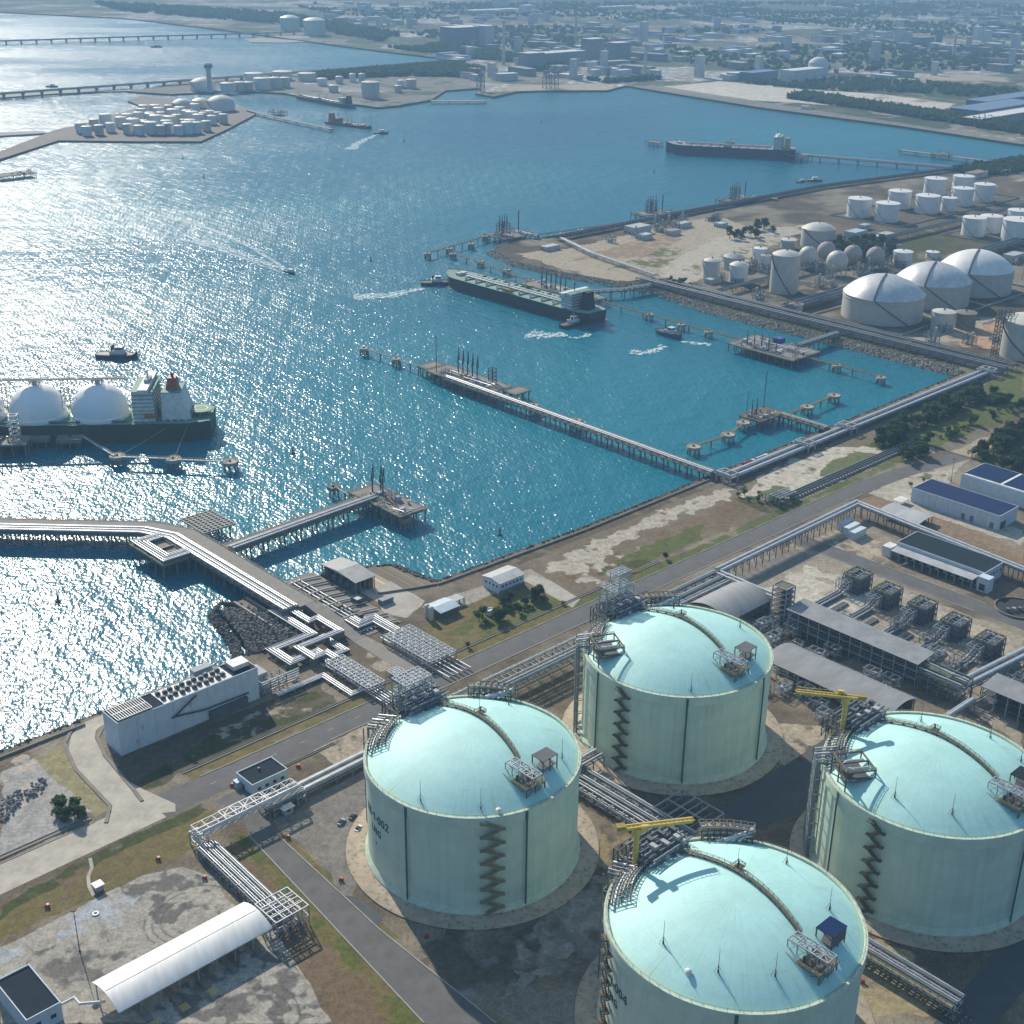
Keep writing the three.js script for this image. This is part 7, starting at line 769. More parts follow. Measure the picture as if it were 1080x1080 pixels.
for (const [u, c, l] of [[727, M.red, 'red tank truck parked by the inner basin sea wall'], [742, M.wallBlue, 'pale blue tank truck parked by the inner basin sea wall']]) { const t = thing('tank_truck', l, 'truck', u, -522.5, 0, undefined, 0); new MB().cyl(V(-6, 2.1, 0), V(3.6, 2.1, 0), 1.25, 12).build('tank', c, t); new MB().box(4, 0.6, -1.2, 6.4, 3, 1.2).build('cab', M.white, t); new MB().box(-6.2, 0.6, -1, 4, 0.95, 1).build('chassis', M.black, t); for (const x of [-5, -3.6, 3, 5.4]) for (const z of [-1, 1]) new MB().cyl(V(x, 0.5, z - 0.15), V(x, 0.5, z + 0.15), 0.5, 10).build('wheel', M.black, t); }
{ // concrete rib sleepers and pipe stands beside the main road
  const t = thing('pipe_sleepers', 'long grey bed of ribbed pipe sleepers beside the main road', 'pipe bed', 800, -463); new MB().box(700, 0.05, -471, 858, 0.5, -462).build('bed', M.concDark, t); const rib = new MB().box(-0.6, 0, -4.4, 0.6, 1.2, 4.4), m = new THREE.Mesh(rib.geometry(), M.conc); m.name = 'sleeper'; const L = []; for (let k = 0; k < 46; k++) L.push([702 + k * 3.4 - 800, 0.5, -466.5 + 463]); repeat(m, L, t); for (let k = 0; k < 3; k++) new MB().pipe([V(700, 2.1, -469.5 + k * 2.4), V(858, 2.1, -469.5 + k * 2.4)], 0.4).build('pipe', M.pipeD, t);
  const q = thing('pipe_stand', 'upright grey pipe loop and valves at the end of the pipe sleepers', 'pipe stand', 690, -468); for (let k = 0; k < 4; k++) new MB().pipe([V(684, 0.2, -472 + k * 2.6), V(684, 5, -472 + k * 2.6), V(702, 4.4, -472 + k * 2.6), V(703, 2, -472 + k * 2.6)], 0.6, 10).build('pipe', M.pipe, q); new MB().lattice(682, 690, -474, -462, 0, 6, 1, 2, 1, 0.4).build('frame', M.steelB, q);
}
// sheds and offices of the storage terminal
seed = 812; { const B = [[1128, -878, 18, 9, 5, M.roofPale, 'long white roofed shed in front of the ribbed white tank'], [1260, -1105, 30, 20, 9, M.roofPale, 'white roofed hall near the outer sea wall of the terminal'], [1240, -1075, 16, 12, 6, M.roofBlue, 'blue roofed office beside the white roofed hall'], [1285, -1068, 18, 10, 6, M.roofGrey, 'grey roofed office behind the white roofed hall'], [1330, -1090, 22, 12, 6, M.roofPale, 'long pale roofed store along the outer sea wall road'], [1370, -1060, 14, 12, 5, M.roofBlue, 'square blue roofed store beside the sandy lot'], [1440, -905, 26, 16, 10, M.roofBlue, 'blue roofed workshop beside the scalloped roof tank'], [1470, -880, 20, 14, 7, M.roofPale, 'pale roofed workshop among the trees'], [1500, -930, 16, 10, 6, M.roofPale, 'small pale shed near the white tank farm'], [1108, -1108, 22, 12, 5, M.roofPale, 'pale roofed shed at the tip of the sandy point'], [1480, -716, 26, 14, 8, M.roofPale, 'pale shed behind the bright ribbed dome'], [1520, -700, 16, 12, 7, M.roofGrey, 'grey shed behind the bright ribbed dome'], [1560, -690, 20, 12, 8, M.roofBlue, 'blue-grey shed beyond the domed tanks'], [1450, -660, 30, 8, 6, M.roofDark, 'dark roofed shed inland of the domed tanks'], [1980, -1040, 40, 18, 8, M.farRed, 'red roofed shed at the root of the far trestle'], [2040, -1030, 30, 16, 7, M.farRed, 'second red roofed shed further along from the far trestle'], [2100, -1000, 30, 16, 8, M.roofPale, 'white roofed shed at the far end of the terminal'], [2030, -960, 30, 20, 9, M.roofPale, 'white roofed hall behind the far white tank farm'], [1900, -830, 24, 14, 8, M.roofGrey, 'grey roofed shed near the long pipe corridor']];
  for (const [u, w, a, b, h, r, l] of B) { const t = hall('terminal_building', l, 'building', u - a / 2, u + a / 2, w - b / 2, w + b / 2, h, { roof: r, wall: M.farWall, par: 0.2 }); for (let k = 0; k < 3; k++) new MB().box(u - a / 2 - 0.05, 1, w - b / 2 + b * (k + 0.3) / 3, u - a / 2 + 0.02, 3, w - b / 2 + b * (k + 0.7) / 3).build('window', M.glass, t); } }
{ // small equipment scattered through the process areas
  const src = []; for (let k = 0; k < 4; k++) { const t = thing('process_skid', 'grey process skid with pipes and a small vessel in the terminal yard', 'process skid', 1120 + k * 30, -800, 0, 'process skids', 0); new MB().lattice(-5, 5, -3.5, 3.5, 0, 5 + k * 2, 2, 1, 2, 0.4).build('frame', k % 2 ? M.steelB : M.steelD, t); new MB().cyl(V(-2, 0.2, 0), V(-2, 6 + k * 3, 0), 1.2, 12).cyl(V(2.4, 1.6, -3), V(2.4, 1.6, 3), 1.1, 12).build('vessel', k % 2 ? M.pipe : M.creamTank, t); new MB().pipe([V(-6, 3, 2), V(5, 3, 2), V(5, 3, -5)], 0.4).build('pipe', M.pipe, t); src.push(t); }
  const put = (k, u, w) => copy(src[k % 4], u, w, 0, undefined, rr(0, 1) < 0.5 ? 0 : 1.57); [[1105, -800], [1120, -812], [1188, -822], [1200, -790]].forEach(([u, w], k) => src[k].position.set(WX(u, w), 0, WZ(u, w)));
  for (let k = 0; k < 30; k++) put(k, rr(1100, 1420), k % 2 ? rr(-834, -770) : rr(-890, -842)); for (let k = 0; k < 12; k++) put(k, rr(1440, 1900), rr(-735, -690)); for (let k = 0; k < 10; k++) put(k, rr(1100, 1400), rr(-622, -560)); for (let k = 0; k < 14; k++) put(k, rr(1160, 1420), rr(-1128, -1080));
}

{ const src = []; for (let k = 0; k < 3; k++) { const t = thing('plant_skid', 'small steel framed process skid among the pipes of the plant behind the mint tanks', 'process skid', 510, -360, 0, 'skids of the plant', 0); new MB().lattice(-4, 4, -2.5, 2.5, 0, 4.5 + k * 1.5, 2, 1, 2, 0.3).build('frame', k % 2 ? M.steel : M.steelB, t); new MB().cyl(V(-1.6, 0.2, 0), V(-1.6, 4 + k, 0), 0.9, 12).build('vessel', k % 2 ? M.pipe : M.steelB, t); new MB().cyl(V(1.8, 1.2, -2.2), V(1.8, 1.2, 2.2), 0.8, 12).build('drum', M.pipe, t); new MB().pipe([V(-5, 2.4, 1.6), V(3.6, 2.4, 1.6), V(3.6, 2.4, -4)], 0.26).build('pipe', M.pipe, t); new MB().pipe([V(-5, 3.6, -1.2), V(4.5, 3.6, -1.2), V(4.5, 0.2, -1.2)], 0.22).build('pipe', M.pipeD, t); src.push(t); }
  seed = 77; const zones = [[528, 545, -372, -348], [526, 541, -345, -282], [484, 497, -332, -276], [572, 592, -352, -262], [565, 600, -256, -225], [470, 520, -402, -376], [575, 630, -245, -200]]; let n = 0; for (const [a, b, c, d] of zones) for (let k = 0; k < 6; k++) { const u = rr(a, b), w = c + (d - c) * (k + rnd() * 0.6) / 6; n < 3 ? src[n].position.set(WX(u, w), 0, WZ(u, w)) : copy(src[n % 3], u, w, 0, undefined, rnd() < 0.5 ? 0 : 1.571); n++; } }

// ---------------------------------------------------------------- harbour island and spit, far tanks
seed = 515; { const src = ringTank('island_tank', 'small silvery storage tank packed on the harbour island', ...U(198, 141), 11, 21, { rise: 1.4, m: M.tankWhite, roof: M.creamTank, group: 'harbour island tanks' }), src2 = ringTank('island_tank', 'small pale storage tank packed on the harbour island', ...U(178, 141), 9, 19, { rise: 1.2, m: M.creamTank, group: 'pale harbour island tanks' });
  const rows = [[[135, 141], [147, 142], [160, 141], [170, 142], [189, 142], [207, 140], [218, 138]], [[128, 134], [140, 134], [152, 135], [165, 134], [180, 134], [194, 134], [210, 132], [224, 131], [236, 130]], [[146, 128], [158, 128], [170, 128], [183, 127], [198, 127], [214, 127]], [[152, 121], [164, 121], [178, 120], [206, 119]], [[117, 139], [105, 142], [92, 143], [86, 140], [100, 136], [112, 132]], [[141, 138], [154, 138], [176, 138], [201, 137], [187, 131], [203, 130], [172, 131], [159, 131], [135, 131], [190, 123], [150, 125], [168, 124], [222, 126], [230, 127]]]; let n = 0; for (const r of rows) for (const [x, y] of r) { const [u, w] = U(x, y); copy(n++ % 3 ? src : src2, u, w).scale.setScalar(0.75 + 0.3 * hash(n, 3, 1)); } }
ringTank('island_dome', 'large domed tank at the inner end of the harbour island', ...U(233, 116), 28.5, 20, { rise: 10, m: M.tankWhite, roof: M.creamTank }); ringTank('island_dome', 'smaller domed tank beside the large one on the harbour island', ...U(193, 116), 21, 15, { rise: 8, m: M.creamTank }); ringTank('island_dome', 'domed tank in the middle between the two other island domes', ...U(212, 113), 18, 14, { rise: 5, m: M.creamTank }); ringTank('spit_tank', 'broad domed tank beside the tall round tower on the spit', ...U(214, 95), 28, 20, { rise: 9, m: M.tankWhite, roof: M.creamTank });
{ const L = [[240, 97, 15, 20], [253, 96, 12, 20], [262, 95, 12, 18], [276, 94, 18, 25], [290, 93, 14, 24], [301, 92, 12, 22], [268, 86, 22, 20], [298, 84, 24, 20], [324, 85, 22, 18], [340, 90, 12, 16], [352, 97, 11, 15], [358, 88, 9, 16], [372, 86, 8, 18], [382, 86, 8, 18], [391, 103, 20, 34], [424, 92, 10, 16], [434, 93, 12, 20], [420, 97, 8, 14]]; L.forEach(([x, y, r, h], k) => { const [u, w] = U(x, y); ringTank('spit_tank', 'pale storage tank in the hazy tank rows on the harbour spit', u, w, r, h, { m: k % 3 ? M.creamTank : M.tankWhite, roof: M.creamTank, rise: 2, group: 'tanks on the harbour spit' }); }); }
{ const [u, w] = U(221.5, 97), t = thing('harbour_tower', 'tall round harbour control tower with a bulging head on the spit', 'tower', u, w, 0, undefined, 0); new MB().lathe(0, 0, [[8, 0], [6, 4], [5.2, 46], [6.4, 50], [9.5, 53], [9.5, 60], [7, 63], [0.01, 64.5]], 20).build('shaft', M.farWall, t); new MB().lathe(0, 0, [[9.6, 54.5], [9.6, 58.5]], 20).build('window_band', M.glass, t); }
for (const [x, y, r, h, l] of [[306, 32, 35, 44, 'hazy pale green gas tank on the far coast, the one nearer the sea'], [332, 37, 38, 50, 'hazy pale green gas tank on the far coast, the one beside the trees']]) { const [u, w] = U(x, y); ringTank('far_gas_tank', l, u, w, r, h, { m: M.mintSlab, roof: M.tankWhite, rise: 9 }); }
{ const [u, w] = U(262, 136), t = jetty('thin pier from the harbour island to the far red decked ship', [U(262, 117), U(280, 122), U(350, 137)], { w: 10, h: 1, n: 2, bay: 40, rail: 0, deck: M.concDark }); const q = platform('dark loading head on the thin pier off the harbour island', ...(() => { const [a, b] = U(293, 119); return [a - 14, a + 14, b - 14, b + 14]; })(), 2); deckClutter(q, ...(() => { const [a, b] = U(293, 119); return [a - 13, a + 13, b - 13, b + 13]; })(), 3, 10, 77); jetty('hazy pier with masts reaching out from the end of the spit', [U(455, 107), U(512, 107)], { w: 22, h: 1, n: 2, bay: 40, rail: 0, deck: M.concDark }); }
{ const t = platform('rust coloured landing stage in the glare at the left edge', ...(() => { const [a, b] = U(8, 186); return [a - 40, a + 40, b - 12, b + 12]; })(), 1.5); const [a, b] = U(8, 186); deckClutter(t, a - 38, a + 38, b - 10, b + 10, 2.5, 12, 78); }
// two long sea viaducts
function viaduct(label, pts, h, w, bay) { const t = thing('sea_viaduct', label, 'bridge', pts[0][0], pts[0][1], 0), O = t.userData_o; for (let k = 0; k + 1 < pts.length; k++) new MB().beam(V(pts[k][0], h - 0.8, pts[k][1]), V(pts[k + 1][0], h - 0.8, pts[k + 1][1]), w, 2.6).build('deck', M.conc, t); const b = new MB(); for (const e of [-w / 2, w / 2]) { const q = offsetPath(pts, e); for (let k = 0; k + 1 < q.length; k++) b.beam(V(q[k][0], h + 1, q[k][1]), V(q[k + 1][0], h + 1, q[k + 1][1]), 0.5, 1.2); } b.build('parapet', M.conc, t); const g = new MB().cbox(0, FLOOR, 0, 3.4, h - 3.5 - FLOOR, w * 0.6).cbox(0, h - 4.4, 0, 4, 2.3, w), m = new THREE.Mesh(g.geometry(), M.concDark); m.name = 'pier'; const L = []; along(pts, bay, (u, v, a) => L.push([u - O.x, 0, v - O.z, a])); repeat(m, L, t); }
viaduct('nearer of the two long low viaducts crossing the bright far water', [U(-60, 103, 8), U(120, 90, 8), U(330, 75, 8), U(480, 63, 8)], 8, 12, 42); viaduct('farther of the two long low viaducts close to the far coast', [U(-60, 45, 8), U(130, 39, 8), U(310, 34, 8)], 8, 14, 48);

// ---------------------------------------------------------------- far town and works
function farBlock(name, label, px, py, a, b, h, m, roof, group) { const [u, w] = U(px, py), t = thing(name, label, 'building', u, w, 0, group, 0); new MB().box(-a / 2, 0, -b / 2, a / 2, h, b / 2).build('wall', m, t); new MB().box(-a / 2 - 0.6, h, -b / 2 - 0.6, a / 2 + 0.6, h + 1.2, b / 2 + 0.6).build('roof', roof, t); return t; }
const big = [[490, 47, 150, 70, 55, M.farGrey, 'large blue-grey boiler hall behind the spit'], [510, 47, 40, 60, 58, M.farWall, 'pale end block of the large boiler hall'], [520, 14, 300, 60, 16, M.farRoof, 'long pale factory far inland'], [528, 9, 60, 60, 50, M.farRoof, 'tall white block above the long pale factory'], [556, 14, 60, 50, 34, M.farRoof, 'white silo block at the end of the long pale factory'], [560, 72, 60, 40, 40, M.farGrey, 'dark turbine house behind the far quay'], [590, 68, 160, 50, 34, M.farGrey, 'long grey turbine hall behind the far quay'], [625, 62, 60, 40, 56, M.farGrey, 'tall dark works block with white roof behind the far quay'], [652, 64, 60, 40, 50, M.farGrey, 'second tall dark works block with white roof'], [650, 10, 240, 40, 14, M.farRoof, 'long pale shed far inland to the right'], [636, 78, 90, 20, 12, M.farRoof, 'low white shed among trees behind the far quay'], [655, 79, 60, 20, 12, M.farRoof, 'low white shed next to another behind the far quay'], [800, 84, 110, 40, 20, M.farBlue, 'blue shed beside the white domed hall'], [845, 86, 130, 40, 30, M.farRoof, 'white hall at the foot of the white dome'], [948, 46, 24, 24, 50, M.farWall, 'pale apartment tower far inland'], [1030, 42, 30, 20, 44, M.farWall, 'pale apartment slab far inland'], [1040, 45, 30, 20, 40, M.farWall, 'second pale apartment slab far inland'], [990, 46, 16, 16, 44, M.farBlue, 'blue tower block far inland'], [1050, 118, 260, 70, 14, M.farBlue, 'blue roofed warehouse beyond the far quay'], [1058, 126, 260, 40, 12, M.farGrey, 'grey warehouse in front of the blue roofed one'], [1060, 109, 260, 50, 14, M.farBlue, 'rear blue roofed warehouse beyond the far quay']];
for (const [x, y, a, b, h, m, l] of big) farBlock('far_works', l, x, y, a, b, h, m, m === M.farGrey || m === M.farWall ? M.farRoof : m);
{ const [u, w] = U(862, 82), t = thing('white_dome', 'white domed hall on the far shore beyond the sandy quay', 'dome', u, w, 0, undefined, 0); new MB().lathe(0, 0, [[26, 0], [26, 38]], 32).build('drum', M.farRoof, t); new MB().dome(0, 38, 0, 26, 14, 32, 8).build('roof', M.farRoof, t); }
for (const [x, y, h, l] of [[531, 68, 115, 'tall pale chimney beside the boiler hall'], [607, 44, 80, 'slim chimney among the inland works'], [1005, 62, 70, 'white chimney on the plain at the right'], [740, 22, 70, 'thin mast tower far inland on the right'], [680, 80, 60, 'slim stack behind the far quay']]) { const [u, w] = U(x, y), t = thing('chimney', l, 'chimney', u, w, 0, undefined, 0); new MB().cyl(V(0, 0, 0), V(0, h, 0), 5, 16, 3.4).build('stack', M.farWall, t); new MB().lathe(0, 0, [[3.6, h - 4], [4.2, h - 4], [4.2, h - 2], [3.6, h - 2]], 16).build('collar', M.farGrey, t); }
for (const [x, y, l] of [[576, 93, 'quay crane at the far basin edge, the left of a pair'], [585, 93, 'quay crane at the far basin edge, the right of a pair'], [507, 96, 'quay crane at the tip of the spit']]) { const [u, w] = U(x, y), t = thing('quay_crane', l, 'crane', u, w, 0, 'quay cranes', 0); new MB().lattice(-6, 6, -6, 6, 0, 34, 1, 1, 3, 1.4).build('portal', M.farGrey, t); new MB().beam(V(0, 34, 0), V(22, 52, 8), 2).beam(V(0, 34, 0), V(0, 52, 0), 2).box(-6, 34, -4, 6, 40, 4).build('jib', M.farGrey, t); }
seed = 4242; { // town: low pale buildings and works, thinning towards the hills
  const mk = (m, r, l, a, b, h) => farBlock('town_building', l, 600, 40, a, b, h, m, r, 'buildings of the hazy town'); const src = [mk(M.farWall, M.farRoof, 'low white roofed building in the hazy town inland', 46, 26, 10), mk(M.farWall, M.farRed, 'low red roofed building in the hazy town inland', 34, 22, 9), mk(M.farGrey, M.farGrey, 'grey shed in the hazy town inland', 60, 30, 12), mk(M.farWall, M.farRoof, 'narrow pale tower block in the hazy town inland', 18, 16, 38), mk(M.farRoof, M.farBlue, 'blue roofed shed in the hazy town inland', 66, 34, 11)];
  const ok = (u, w) => inPoly(landNear, u, w) && !inPoly(PU([[680, 88], [1020, 100], [1080, 158], [660, 96]]), u, w); const first = [[612, 52], [585, 38], [640, 30], [560, 26], [700, 40]]; src.forEach((s, k) => { const [u, w] = U(...first[k]); s.position.set(WX(u, w), 0, WZ(u, w)); });
  let n = 0; while (n < 288) { const x = rr(340, 1110), y = 4 + 82 * Math.pow(rnd(), 0.8); if (y > 60 && x > 690 && rnd() < 0.75) continue; if (x < 470 && y > 30) continue; if (fbm(x / 60, y / 14, 3, 9) < 0.42) continue; const [u, w] = U(x, y); if (!ok(u, w)) continue; const k = Math.floor(Math.pow(rnd(), 1.3) * 5), c = copy(src[k], u, w, 0, undefined, rr(-0.2, 0.2) + (rnd() < 0.5 ? 1.57 : 0)); c.scale.set(rr(0.5, 1.5), rr(0.7, 1.6), rr(0.5, 1.4)); n++; } }

// ---------------------------------------------------------------- trees
function crown(s, R, H, n, q) { // leaf faces in clumps filling an uneven crown, base of the crown at y = 0
  seed = s; const b = new MB(), cl = []; for (let k = 0; k < 9; k++) { const a = rr(0, 6.28), r = R * 0.62 * Math.sqrt(rnd()); cl.push([r * Math.cos(a), H * rr(0.22, 0.82), r * Math.sin(a), R * rr(0.3, 0.52)]); }
  for (let k = 0; k < n; k++) { const c = cl[k % 9], d = V(rr(-1, 1), rr(-0.8, 1), rr(-1, 1)).normalize(), o = V(c[0], c[1], c[2]).addScaledVector(d, c[3] * Math.cbrt(rr(0.25, 1))), x = V(rr(-1, 1), rr(-0.6, 0.6), rr(-1, 1)).normalize().multiplyScalar(q * rr(0.6, 1.2)), y = V(rr(-1, 1), rr(-1, 1), rr(-1, 1)).normalize().multiplyScalar(q * rr(0.5, 1)); b.quad(o.clone().sub(x), o.clone().sub(y), o.clone().add(x), o.clone().add(y)); } return b.geometry();
}
const trunkGeo = (h) => { const b = new MB().cyl(V(0, 0, 0), V(0.1, h, 0), 0.28, 7, 0.14); for (let k = 0; k < 4; k++) { const a = k * 1.7; b.cyl(V(0.05, h * (0.55 + 0.1 * k), 0), V(1.3 * Math.cos(a), h * (0.95 + 0.12 * k), 1.3 * Math.sin(a)), 0.12, 5, 0.04); } return b.geometry(); };
const treeKinds = [[crown(11, 3.2, 5.6, 420, 0.55), 2, M.leafB], [crown(12, 2.6, 4.6, 340, 0.5), 1.4, M.leafA], [crown(13, 3.8, 6, 480, 0.62), 2.4, M.leafC], [crown(14, 1.9, 2.6, 240, 0.42), 0.5, M.leafA]];
function tree(name, label, u, w, kind, s, group, y = 0) { const [g, h, m] = treeKinds[kind], t = thing(name, label, kind === 3 ? 'bush' : 'tree', u, w, y, group, rr(0, 6)); const tr = new THREE.Mesh(trunkGeo(h + 1.4), M.bark); tr.name = 'trunk'; t.add(tr); const c = new THREE.Mesh(g, m); c.name = 'crown'; c.position.y = h * 0.7; c.castShadow = true; t.add(c); t.scale.set(s * rr(0.9, 1.15), s * rr(0.85, 1.15), s * rr(0.9, 1.15)); return t; }
function grove(poly, n, kinds, s0, s1, label, group) { const P = PU(poly), us = P.map((q) => q[0]), ws = P.map((q) => q[1]); let k = 0, g = 0; while (k < n && g++ < n * 60) { const u = rr(Math.min(...us), Math.max(...us)), w = rr(Math.min(...ws), Math.max(...ws)); if (!inPoly(P, u, w) || !inPoly(landNear, u, w) || (u > 1000 && u < 1058)) continue; tree(kinds[k % kinds.length] === 3 ? 'bush' : 'broadleaf_tree', label, u, w, kinds[k % kinds.length], rr(s0, s1), group); k++; } }
seed = 900; grove([[920, 474], [940, 455], [990, 432], [1055, 405], [1058, 414], [1000, 440], [960, 458], [935, 478]], 90, [0, 2], 1.0, 1.6, 'dense green tree in the belt beside the inner basin sea wall', 'trees beside the inner basin');
seed = 901; grove([[945, 486], [960, 470], [985, 466], [975, 484], [955, 490]], 22, [2, 0], 0.9, 1.4, 'dark tree in the clump at the end of the tree belt by the pipe sleepers', 'clump by the pipe sleepers'); grove([[990, 462], [1010, 452], [1060, 432], [1080, 424], [1080, 430], [1030, 448], [1000, 466]], 40, [1, 0, 3], 0.7, 1.2, 'young tree in the loose row between the tree belt and the road', 'young roadside trees'); grove([[1040, 425], [1080, 400], [1080, 418], [1050, 430]], 30, [0, 1], 0.8, 1.2, 'tree in the thicket at the inland corner of the basin', 'thicket at the basin corner');
seed = 902; grove([[1022, 482], [1050, 462], [1080, 450], [1080, 466], [1045, 488]], 50, [2, 0], 0.9, 1.5, 'dark tree in the copse behind the solar roofed warehouse', 'copse behind the solar roof'); grove([[1050, 493], [1080, 482], [1080, 500], [1062, 498]], 18, [2], 0.8, 1.2, 'dark tree along the hedge right behind the solar panels', 'hedge behind the solar roof');
seed = 903; grove([[497, 655], [520, 640], [545, 628], [572, 626], [575, 640], [548, 646], [520, 664]], 30, [2, 0, 3], 0.75, 1.15, 'dark shrubby tree in the clump on the pavilion lawn', 'trees on the pavilion lawn'); grove([[776, 524], [800, 520], [845, 528], [835, 538], [800, 534]], 16, [3, 3, 1], 0.6, 1, 'low bush scattered on the sandy strip by the long trestle', 'bushes on the sandy strip'); grove([[49, 860], [62, 848], [88, 854], [92, 862], [70, 870], [52, 868]], 16, [3, 0], 0.7, 1.1, 'green bush by the concrete road at the rubble heap', 'bushes by the rubble heap');
seed = 904; for (const [x, y, k, s, l] of [[573, 628, 1, 0.6, 'single small palm-like tree by the corner of the pavilion'], [594, 638, 1, 0.55, 'small tree beside the access road past the pavilion'], [493, 683, 1, 0.6, 'lone little tree near the road edge of the lawn'], [702, 590, 2, 0.6, 'lone dark bush on the grass strip beside the main road'], [310, 715, 2, 0.8, 'dark green shrub by the pipes beside the tall blue building'], [178, 812, 3, 1, 'dark bush on the shaded plot behind the tall blue building'], [205, 802, 3, 0.8, 'smaller bush on the shaded plot behind the tall blue building'], [905, 497, 3, 0.7, 'small dark bush on the grassy patch by the pipe sleepers'], [960, 513, 1, 0.7, 'small tree at the gable of the navy roofed warehouse'], [974, 508, 1, 0.6, 'smaller tree at the corner of the navy roofed warehouse']]) { const [u, w] = U(x, y); tree(k === 3 ? 'bush' : 'broadleaf_tree', l, u, w, k, s); }
seed = 905; grove([[870, 275], [885, 262], [930, 258], [945, 268], [920, 280]], 34, [2], 1.6, 2.4, 'dark tree in the grove between the spheres and the far white tanks', 'grove in the storage terminal'); grove([[680, 300], [720, 296], [735, 300], [720, 306]], 18, [0, 3], 0.8, 1.4, 'tree in the hedge along the rocky far shore', 'hedge on the far shore'); grove([[760, 250], [800, 240], [830, 240], [790, 256]], 14, [2], 1.2, 1.8, 'tree beside the sandy lot in the storage terminal', 'trees by the sandy lot'); grove([[800, 345], [840, 356], [900, 372], [960, 386], [955, 382], [880, 360]], 30, [3, 0], 0.8, 1.4, 'shrub along the shore pipe rack below the domed tanks', 'shrubs along the shore rack');
// woods far off, one mass each
seed = 950; { const g = crown(21, 6, 9, 46, 3.4), wood = (name, label, poly, n, s0, s1, m, cl) => { const P = PU(poly), us = P.map((q) => q[0]), ws = P.map((q) => q[1]), L = []; let k = 0; while (L.length < n && k++ < n * 30) { const u = rr(Math.min(...us), Math.max(...us)), w = rr(Math.min(...ws), Math.max(...ws)); if (inPoly(P, u, w) && (!cl || fbm(u / 420, w / 420, 4, 31) > 0.5)) L.push([u, w]); } const im = new THREE.InstancedMesh(g, m, L.length), q = new THREE.Object3D(), c = new THREE.Color(); L.forEach(([u, w], i) => { q.position.set(WX(u, w), -1, WZ(u, w)); q.rotation.y = rr(0, 6); q.scale.setScalar(rr(s0, s1)); q.updateMatrix(); im.setMatrixAt(i, q.matrix); const v = rr(0.7, 1.3); im.setColorAt(i, c.setRGB(v, v, v)); }); im.name = numbered(name); im.castShadow = true; im.userData = { kind: 'stuff', label, category: 'wood' }; scene.add(im); };
  wood('tree_belt', 'dark belt of trees along the far quay', [[832, 104], [860, 108], [940, 120], [1080, 142], [1080, 134], [1000, 122], [930, 113], [850, 100]], 900, 1, 1.8, M.leafC); wood('wood', 'dark wood at the foot of the spit', [[330, 80], [400, 74], [470, 68], [512, 74], [500, 82], [430, 80], [340, 84]], 800, 1, 1.9, M.leafC); wood('wood', 'hazy woods behind the boiler hall', [[345, 40], [420, 52], [480, 60], [640, 88], [700, 84], [560, 62], [480, 46], [400, 40]], 1500, 0.8, 1.5, M.leafC, 1); wood('wood', 'hazy woods across the far plain', [[300, 4], [1080, 2], [1080, 74], [860, 78], [700, 74], [560, 56], [450, 40]], 5200, 0.8, 1.6, M.leafC, 1); wood('wood', 'trees round the white domed hall', [[770, 88], [900, 82], [1080, 96], [1080, 106], [960, 98], [880, 96]], 500, 0.9, 1.5, M.leafC); wood('wood', 'trees along the far left coast', [[130, 12], [300, 26], [400, 44], [420, 38], [300, 16], [100, 4]], 1200, 1.4, 2.6, M.leafC); wood('wood', 'trees among the yards at the far right', [[1000, 180], [1080, 168], [1080, 182], [1040, 186]], 160, 0.8, 1.4, M.leafC); }

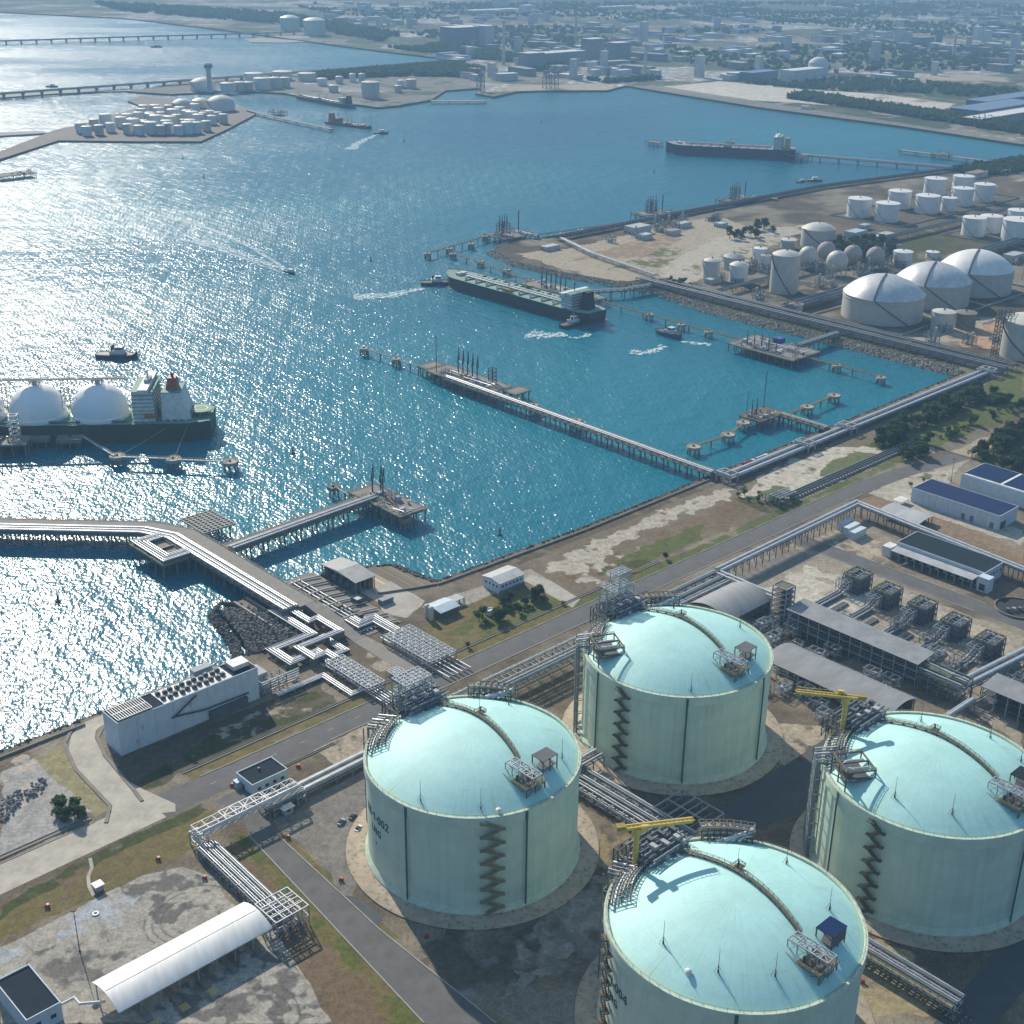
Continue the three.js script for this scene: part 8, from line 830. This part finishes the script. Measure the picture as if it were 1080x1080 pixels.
// ---------------------------------------------------------------- wakes and foam on the water
{ const ft = tex(512, 512, (x, y, c) => { const n = fbm(x * 14, y * 14, 5, 3, 14), k = Math.min(0.8, Math.max(0, (n - 0.36) * 3.4)); c[0] = c[1] = c[2] = k; }, false); const fm = (s) => { const m = new THREE.MeshPhysicalMaterial({ color: new THREE.Color().setRGB(0.6, 0.7, 0.72), roughness: 0.8, alphaMap: rep(ft, s), transparent: true, side: THREE.DoubleSide }); return m; }; const m1 = fm(26), m2 = fm(34); let dy = 0.05;
  const foam = (label, pts, w0, w1, m) => { const C0 = new THREE.CatmullRomCurve3(PU(pts, WL).map((p) => V(p[0], 0, p[1]))), n = pts.length > 2 ? 36 : 2, L = [], R = [], id = Math.round(dy * 1000); for (let k = 0; k <= n; k++) { const f = k / n, p = C0.getPoint(f), t = C0.getTangent(f), e = (w0 + (w1 - w0) * f) / 2 * (n > 2 && k === n ? 0.1 : 1), a = e * (0.35 + 1.1 * vnoise(k * 0.8, 1, id)), b = e * (0.35 + 1.1 * vnoise(k * 0.8, 9, id)); L.push([p.x - t.z * a, p.z + t.x * a]); R.push([p.x + t.z * b, p.z - t.x * b]); } const me = structure('wake_foam', new MB().prism(L.concat(R.reverse()), WL + dy, WL + dy), m, 'stuff'); me.userData.label = label; me.userData.category = 'foam'; dy += 0.01; };
  foam('white wash trailing behind the speedboat', [[306, 288], [296, 283], [285, 279], [262, 270], [240, 263], [205, 252]], 5, 14, m1); foam('upper arm of the speedboat wake', [[305, 286], [290, 276], [262, 260], [225, 243], [170, 226]], 4, 8, m1); for (let k = 0; k < 15; k++) { const f = k / 14, x = 307 - 6 * f - 40 * f * f, y = 283 - 46 * f; foam('curling wavelet thrown to one side of the speedboat', [[x - 2 - 3 * f, y - 1.2], [x + 2 + 4 * f, y + 1]], 1.6, 0.8, m2); } foam('wash from the tug at the bow of the black tanker', [[446, 304], [428, 308], [405, 312], [372, 314]], 10, 26, m1); foam('churned water by the tug at the stern of the black tanker', [[596, 352], [584, 354], [572, 354], [556, 352]], 14, 26, m1); foam('streak of foam running past the stern of the black tanker', [[600, 356], [612, 356], [622, 352]], 4, 8, m2); foam('foam behind the grey tug in the basin', [[700, 364], [690, 370], [676, 372], [664, 370]], 8, 14, m1); foam('foam beside the grey tug in the basin', [[718, 360], [732, 362], [750, 364]], 6, 10, m2); foam('wake of the far launch', [[401, 141], [390, 145], [378, 151], [368, 158]], 6, 22, m1); foam('outer wake wave behind the speedboat', [[304, 289], [282, 282], [250, 270], [205, 256], [160, 246]], 3, 8, m1); }

renderer.render(scene, camera);
